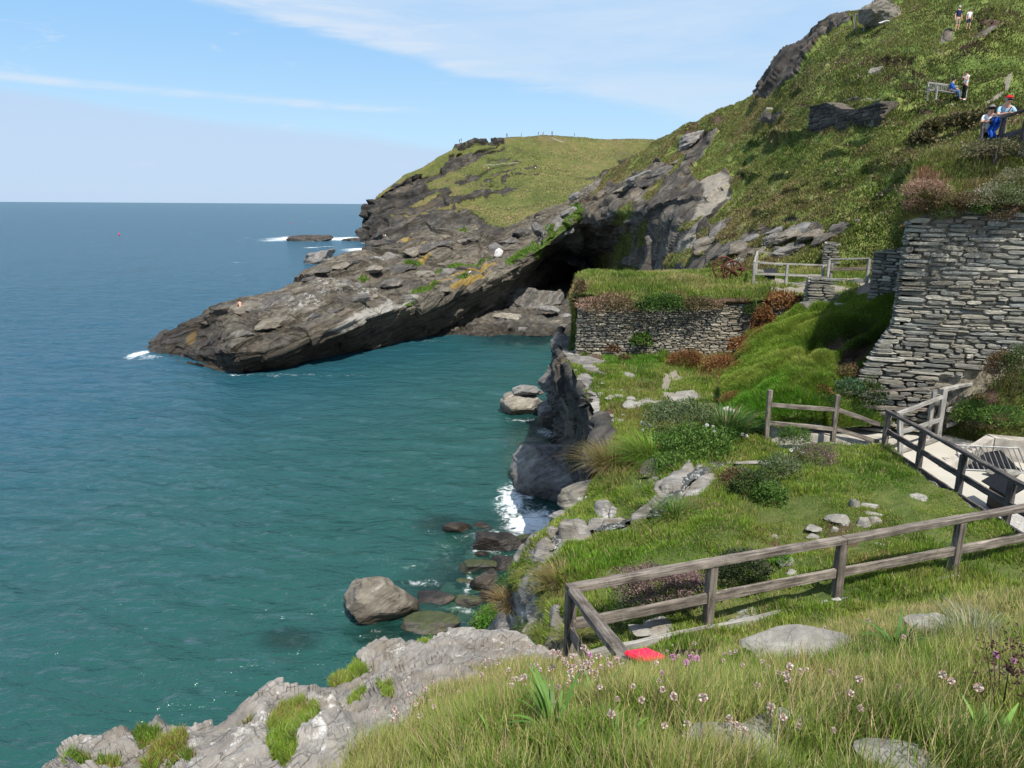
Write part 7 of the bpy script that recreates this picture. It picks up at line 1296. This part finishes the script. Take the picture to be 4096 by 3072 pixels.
PK = [(2337, 2660, 'pink thrift flower nearest the slanting rail, standing among dried heads'), (2632, 2742, 'pair of lowest pink thrift flowers, the left larger one'), (2655, 2684, 'pale pink thrift flower under the red box, leftmost of its row'), (2725, 2678, 'pink thrift flower in the middle of the row below the red box'), (2780, 2668, 'upper of two touching pink thrift flowers'), (2790, 2692, 'lower of two touching pink thrift flowers'), (2748, 2738, 'pink thrift flower alone at the right of the lowest pair'), (3962, 2706, 'small magenta flower beside the dead brown seed stalk'), (4060, 2716, 'pink flower in front of the right edge stone')]
for i, (x, y, l) in enumerate(PK):
    q_ = on_patch(PJ, x, y+70, 22)
    if i == 0: pink.location = Vector(q_); pink['label'] = l; pink.scale = (1.15,)*3
    else: clone(pink, q_, gg.uniform(0, 6.3), gg.uniform(.95, 1.25), l)
dz = flower('daisy', 'small white daisy among the leaves of the plateau shrub', 'flower', 'white daisies by the stream', [(.8, .8, .76)], .05, .3, 9)
ds = [(2566, 1690, 20.0), (2580, 1698, 20), (2570, 1710, 19.7), (2845, 1695, 18.2), (2860, 1712, 18.1), (2832, 1705, 18.3), (2975, 1735, 18.6), (2990, 1742, 18.6), (2315, 1985, 17.6), (2330, 1995, 17.5), (2345, 2005, 17.4), (2350, 1992, 17.5), (3180, 1780, 18.2), (3190, 1795, 18.2), (3200, 1812, 18.1), (3170, 1802, 18.2), (3215, 1798, 18.2)]
for i, (x, y, Y) in enumerate(ds):
    q_ = P(x, y, Y)-Z*.3; l = ['small white daisy among the leaves of the plateau shrub'] * 3+['small white daisy on the leafy bush by the pool'] * 5+['small white daisy beside the white jutting rock']*4+['small white daisy at the foot of the culvert wall']*5
    if i == 0: dz.location = Vector(q_)
    else: clone(dz, q_, gg.uniform(0, 6.3), gg.uniform(.7, 1.1), l[i])

bush(4010, 610, 240, 80, 21.3, 'straggly dry scrub along the foot of the lookout railing', [(.08, .09, .035), (.14, .13, .06), (.22, .18, .10), (.28, .24, .15)], 1500, .06)
# low scrub dotted over the hillside
def scrub(pt, k, leaf, pal, seed, sz, mask=None):
    g_ = np.random.default_rng(seed); V, N = pt['G'].reshape(-1, 3), pt['N'].reshape(-1, 3); x, y, d = proj(V); bad = (pt['at']['rock']+pt['at']['path']).ravel()
    ok = np.where((x > 2400)*(x < 4200)*(y > -60)*(y < 1080)*(bad < .3)*(d < 105))[0]; w_ = 1/d[ok]**0.6*np.clip(.5+1.6*fbm(V[ok]*.09+seed, 3), 0.02, 2); w_ /= w_.sum(); c = V[g_.choice(ok, k, p=w_)]; r = g_.uniform(*sz, k)
    q_ = np.repeat(c, leaf, 0); rr = np.repeat(r, leaf)[:, None]; m = len(q_); dd = nrm(g_.normal(size=(m, 3))+np.array((0, -.2, .3))); p = q_+dd*rr*np.array((1.2, 1.0, .55))*np.sqrt(g_.random(m))[:, None]
    ax = nrm(dd+g_.normal(0, .5, (m, 3))); sd = nrm(np.cross(ax, g_.normal(size=(m, 3)))); l = rr*g_.uniform(.2, .45, m)[:, None]
    P4 = np.stack([p, p+ax*l*.5+sd*l*.3, p+ax*l, p+ax*l*.5-sd*l*.3], 1).reshape(-1, 3); kc = np.array(pal)[g_.integers(0, len(pal), k)]; cc = np.repeat(kc, leaf, 0)*np.exp(g_.normal(0, .25, m))[:, None]
    return mesh_np('scrub', P4, np.arange(m)[:, None]*4+[[0, 1, 2, 3]], mat=M['herb'], col=np.repeat(cc, 4, 0))
tag(scrub(PH, 560, 60, [(.10, .085, .038), (.12, .088, .045), (.16, .115, .062), (.075, .085, .026), (.11, .135, .034), (.17, .135, .08)], 77, (.15, .5)), 'low brown and dark green scrub dotted over the hillside', 'scrub', kind='stuff')

# gravel beach in front of the cave
bw = [[S(x, 1352, -.5) for x in range(1720, 2400, 60)], [S(x, 1338+4*math.sin(x*.03), .15) for x in range(1720, 2400, 60)], [S(x, 1338, .15)+np.array((0, 5, 1.0)) for x in range(1720, 2400, 60)], [S(x, 1338, .15)+np.array((0, 14, 1.9)) for x in range(1720, 2400, 60)], [S(x, 1338, .15)+np.array((0, 30, 2.5)) for x in range(1720, 2400, 60)]]
patch('beach', np.array(bw), 110, 150, rock_mat('beach_shingle', dist=.3, scale=2.4, stretch=1.5, dark=(.018, .016, .014), mid=(.065, .06, .05), light=(.19, .175, .15), wetz=1.2), None, lambda V, N, at: .5*np.maximum(0, fbm(V*.9, 3))+.4*fbm(V*.35, 3))

# more wet boulders along the foot of the bank, and rubble on the plateau rim
for i, a in enumerate([(1990, 2360, 2060, 2410, 'square'), (1755, 2440, 1830, 2480, 'flat'), (1700, 2560, 1770, 2590, 'half-drowned'), (1900, 2200, 1960, 2236, 'low'), (2050, 2290, 2110, 2350, 'steep'), (1830, 2310, 1880, 2342, 'small'), (2090, 2190, 2150, 2240, 'cracked'), (1790, 2500, 1860, 2550, 'mossy-topped'), (1960, 2130, 2010, 2160, 'rounded'), (1560, 2560, 1640, 2590, 'drowned'), (2010, 2430, 2070, 2480, 'brown')]):
    rock_px('boulder', *a[:4], None, a[4]+' dark wet boulder among the others at the foot of the near bank', 'algae' if i % 4 == 1 else 'dark', .55, sub=4, bed=.3, flat=.6, group='wet boulders at the foot of the bank')
gg = random.Random(12)
for i in range(26):
    x, y = [(2340+gg.gauss(0, 26)+i*3.5, 1470+i*9+gg.gauss(0, 12)), (2560+gg.gauss(0, 90), 1600+gg.gauss(0, 40)), (2400+gg.gauss(0, 40), 1640+gg.gauss(0, 50))][i % 3]
    q_ = on_patch(PL, x, y, 16); w_ = gg.uniform(.12, .45); V, T = boulder_geo(q_+np.array((0, 0, .04)), (w_, w_*gg.uniform(.5, .9), w_*gg.uniform(.35, .6)), 900+i, gg.uniform(0, 3), (0, 0), 2, .06, .6)
    tag(mesh_np('rubble_stone', V, None, T, mat=RK['lime'], loc=q_), 'pale rubble stone lying on the seaward rim of the plateau', 'stone', 'rubble on the plateau rim')

for a in [(2210, 2250, 60, 14.6, 'short green grass fringe on the cliff edge of the turf'), (2170, 2560, 80, 11.4, 'grass fringe above the cracked pale slab'), (2290, 2560, 90, 10.6, 'grassy clump under the corner of the nearest fence'), (2120, 2330, 60, 14.2, 'small sedge tuft low on the rocky bank'), (2220, 2450, 70, 12.2, 'olive grass tuft on the rocky bank below the fence corner')]:
    tuss(a[0], a[1], a[2], a[3], .12, .4, 420, [(.10, .17, .022), (.16, .22, .035), (.20, .19, .06)], a[4], (.007, .013), 1.0, .7)

# loose slate blocks on the promontory and stones on the beach
gg = random.Random(31); words = ['jagged', 'flat', 'wedge-shaped', 'cracked', 'squared', 'thin', 'leaning', 'stepped', 'broad', 'small', 'dark', 'split']
PSP = [(1180, 1150), (1240, 1110), (1290, 1085), (1360, 1060), (1420, 1040), (1480, 1030), (1560, 1020), (1120, 1190), (1050, 1215), (960, 1230), (900, 1240), (820, 1300), (1650, 1010), (1700, 985), (1760, 975), (1850, 965), (1900, 950), (1600, 1070), (1500, 1080), (1380, 1120), (1560, 1130), (1700, 1090), (1440, 1190), (1260, 1260), (1100, 1300), (980, 1330), (1340, 1240), (1780, 1150), (2030, 960), (2090, 925)]
for i, (x, y) in enumerate(PSP):
    q_ = on_patch(PP, x, y, 10); w_ = gg.uniform(1.6, 4.2); V, T = boulder_geo(q_+np.array((0, 0, .05)), (w_, w_*gg.uniform(.5, .9), w_*gg.uniform(.22, .42)), 1200+i, gg.uniform(-.5, .7), (.2, -.16), 4, .06, .55, .35)
    tag(mesh_np('slate_block', V, None, T, mat=RK['fold' if i % 3 else 'tan'], loc=q_), words[i % 12]+' slate block lying on the top of the rocky promontory', 'rock', 'slate blocks on the promontory')
for i in range(34):
    x = gg.uniform(1760, 2320); y = gg.uniform(1268+.06*(2320-x), 1338); q_ = S(x, 1338, .15); Y = q_[1]+max(0, (1338-y))*.22; q_ = P(x, y, Y); w_ = gg.uniform(.7, 2.2)
    V, T = boulder_geo(np.array((q_[0], q_[1], .25+(Y-S(x, 1338, .15)[1])*.11)), (w_, w_*.8, w_*gg.uniform(.45, .75)), 1300+i, gg.uniform(0, 3), (0, 0), 3, .06, .6)
    tag(mesh_np('beach_stone', V, None, T, mat=RK[('dark', 'grey', 'tan')[i % 3]], loc=(q_[0], q_[1], 0)), 'rounded stone among many on the beach before the cave', 'rock', 'loose stones on the cave beach')
for i, (x, y, Y, l) in enumerate([(2480, 3010, 2.45, 'low broad-leaved weed at the bottom edge left of the sunken stones'), (2640, 2900, 2.85, 'small broad-leaved weed above the broad sunken stone'), (1980, 2990, 2.75, 'broad-leaved weed near the bottom edge by the slate shelf'), (3330, 2960, 2.5, 'broad-leaved weed between the two sunken stones'), (2870, 2790, 3.5, 'flat weed rosette under the long grey rock'), (3480, 2720, 3.6, 'narrow-leaved weed in the right foreground')]):
    rosette(x, y, Y, 14, .08, .18, (.014, .026), l, 20+i)

gg = random.Random(51); OC = [(3050, 900), (3110, 915), (3160, 935), (3090, 950), (3215, 905), (3260, 930), (3290, 955), (3000, 950), (2950, 980), (2900, 1000), (2960, 1040), (3040, 1000), (3140, 1010), (3200, 980), (2850, 960), (2880, 900), (2760, 560), (2700, 640), (3370, 905), (2560, 700), (2480, 760), (2620, 700)]
for i, (x, y) in enumerate(OC):
    q_ = on_patch(PH, x, y, 10); w_ = gg.uniform(.022, .05)*np.linalg.norm(q_-CAM); V, T = boulder_geo(q_+np.array((0, .1, -.05)), (w_, w_*gg.uniform(.5, .8), w_*gg.uniform(.3, .55)), 1500+i, gg.uniform(-.4, .4), (.1, -.4), 4, .07, .55, .25)
    tag(mesh_np('rock_outcrop', V, None, T, mat=RK[('fold', 'grey', 'tan')[i % 3]], loc=q_), ['layered', 'dark jagged', 'pale weathered', 'half-buried', 'split', 'slanting', 'squat'][i % 7]+' slate outcrop breaking through the grass of the hillside', 'rock', 'slate outcrops on the hillside')

q_ = S(1165, 2560, -.6); V, T = boulder_geo(q_, (1.6, 1.3, .8), 1601, .3, (0, 0), 4, .06, .7); tag(mesh_np('boulder', V, None, T, mat=RK['tan'], loc=q_), 'yellowish boulder lying just under the water left of the big pale one', 'rock')
for i, (x, y) in enumerate([(1720, 2090), (1800, 2260), (1730, 2300), (1620, 2240), (1500, 2570)]):
    q_ = S(x, y, -.55); V, T = boulder_geo(q_, (1.7, 1.2, .8), 1610+i, i*.7, (0, 0), 4, .06, .7); tag(mesh_np('boulder', V, None, T, mat=RK['tan'], loc=q_), ['farthest', 'middle', 'nearer', 'outer', 'nearest'][i]+' of the boulders showing dimly under the water near the bank', 'rock', 'drowned boulders')

for i, t_ in enumerate([.01, .045, .085, .13, .175, .225, .28, .34, .41]):
    c = wallpt(t_, .30, -.20+.08*math.sin(i*2.3)); r = np.array((.34+.06*(i % 3), .26, .20+.05*((i*7) % 3))); t = empty('turf_clump', c-np.array((0, 0, .2)), ['first', 'second', 'third', 'fourth', 'fifth', 'sixth', 'seventh', 'eighth', 'ninth'][i]+' turf clump overhanging the tall wall, counted from its left corner', 'turf', 'turf clumps on the tall wall')
    leafcloud('foliage', t, c, r, 1500, .05, [CUSH, BRN, [(.05, .07, .02), (.085, .12, .03), (.12, .15, .05)], BRN, LEAF][i % 5], 3000+i, lo=-1.0)
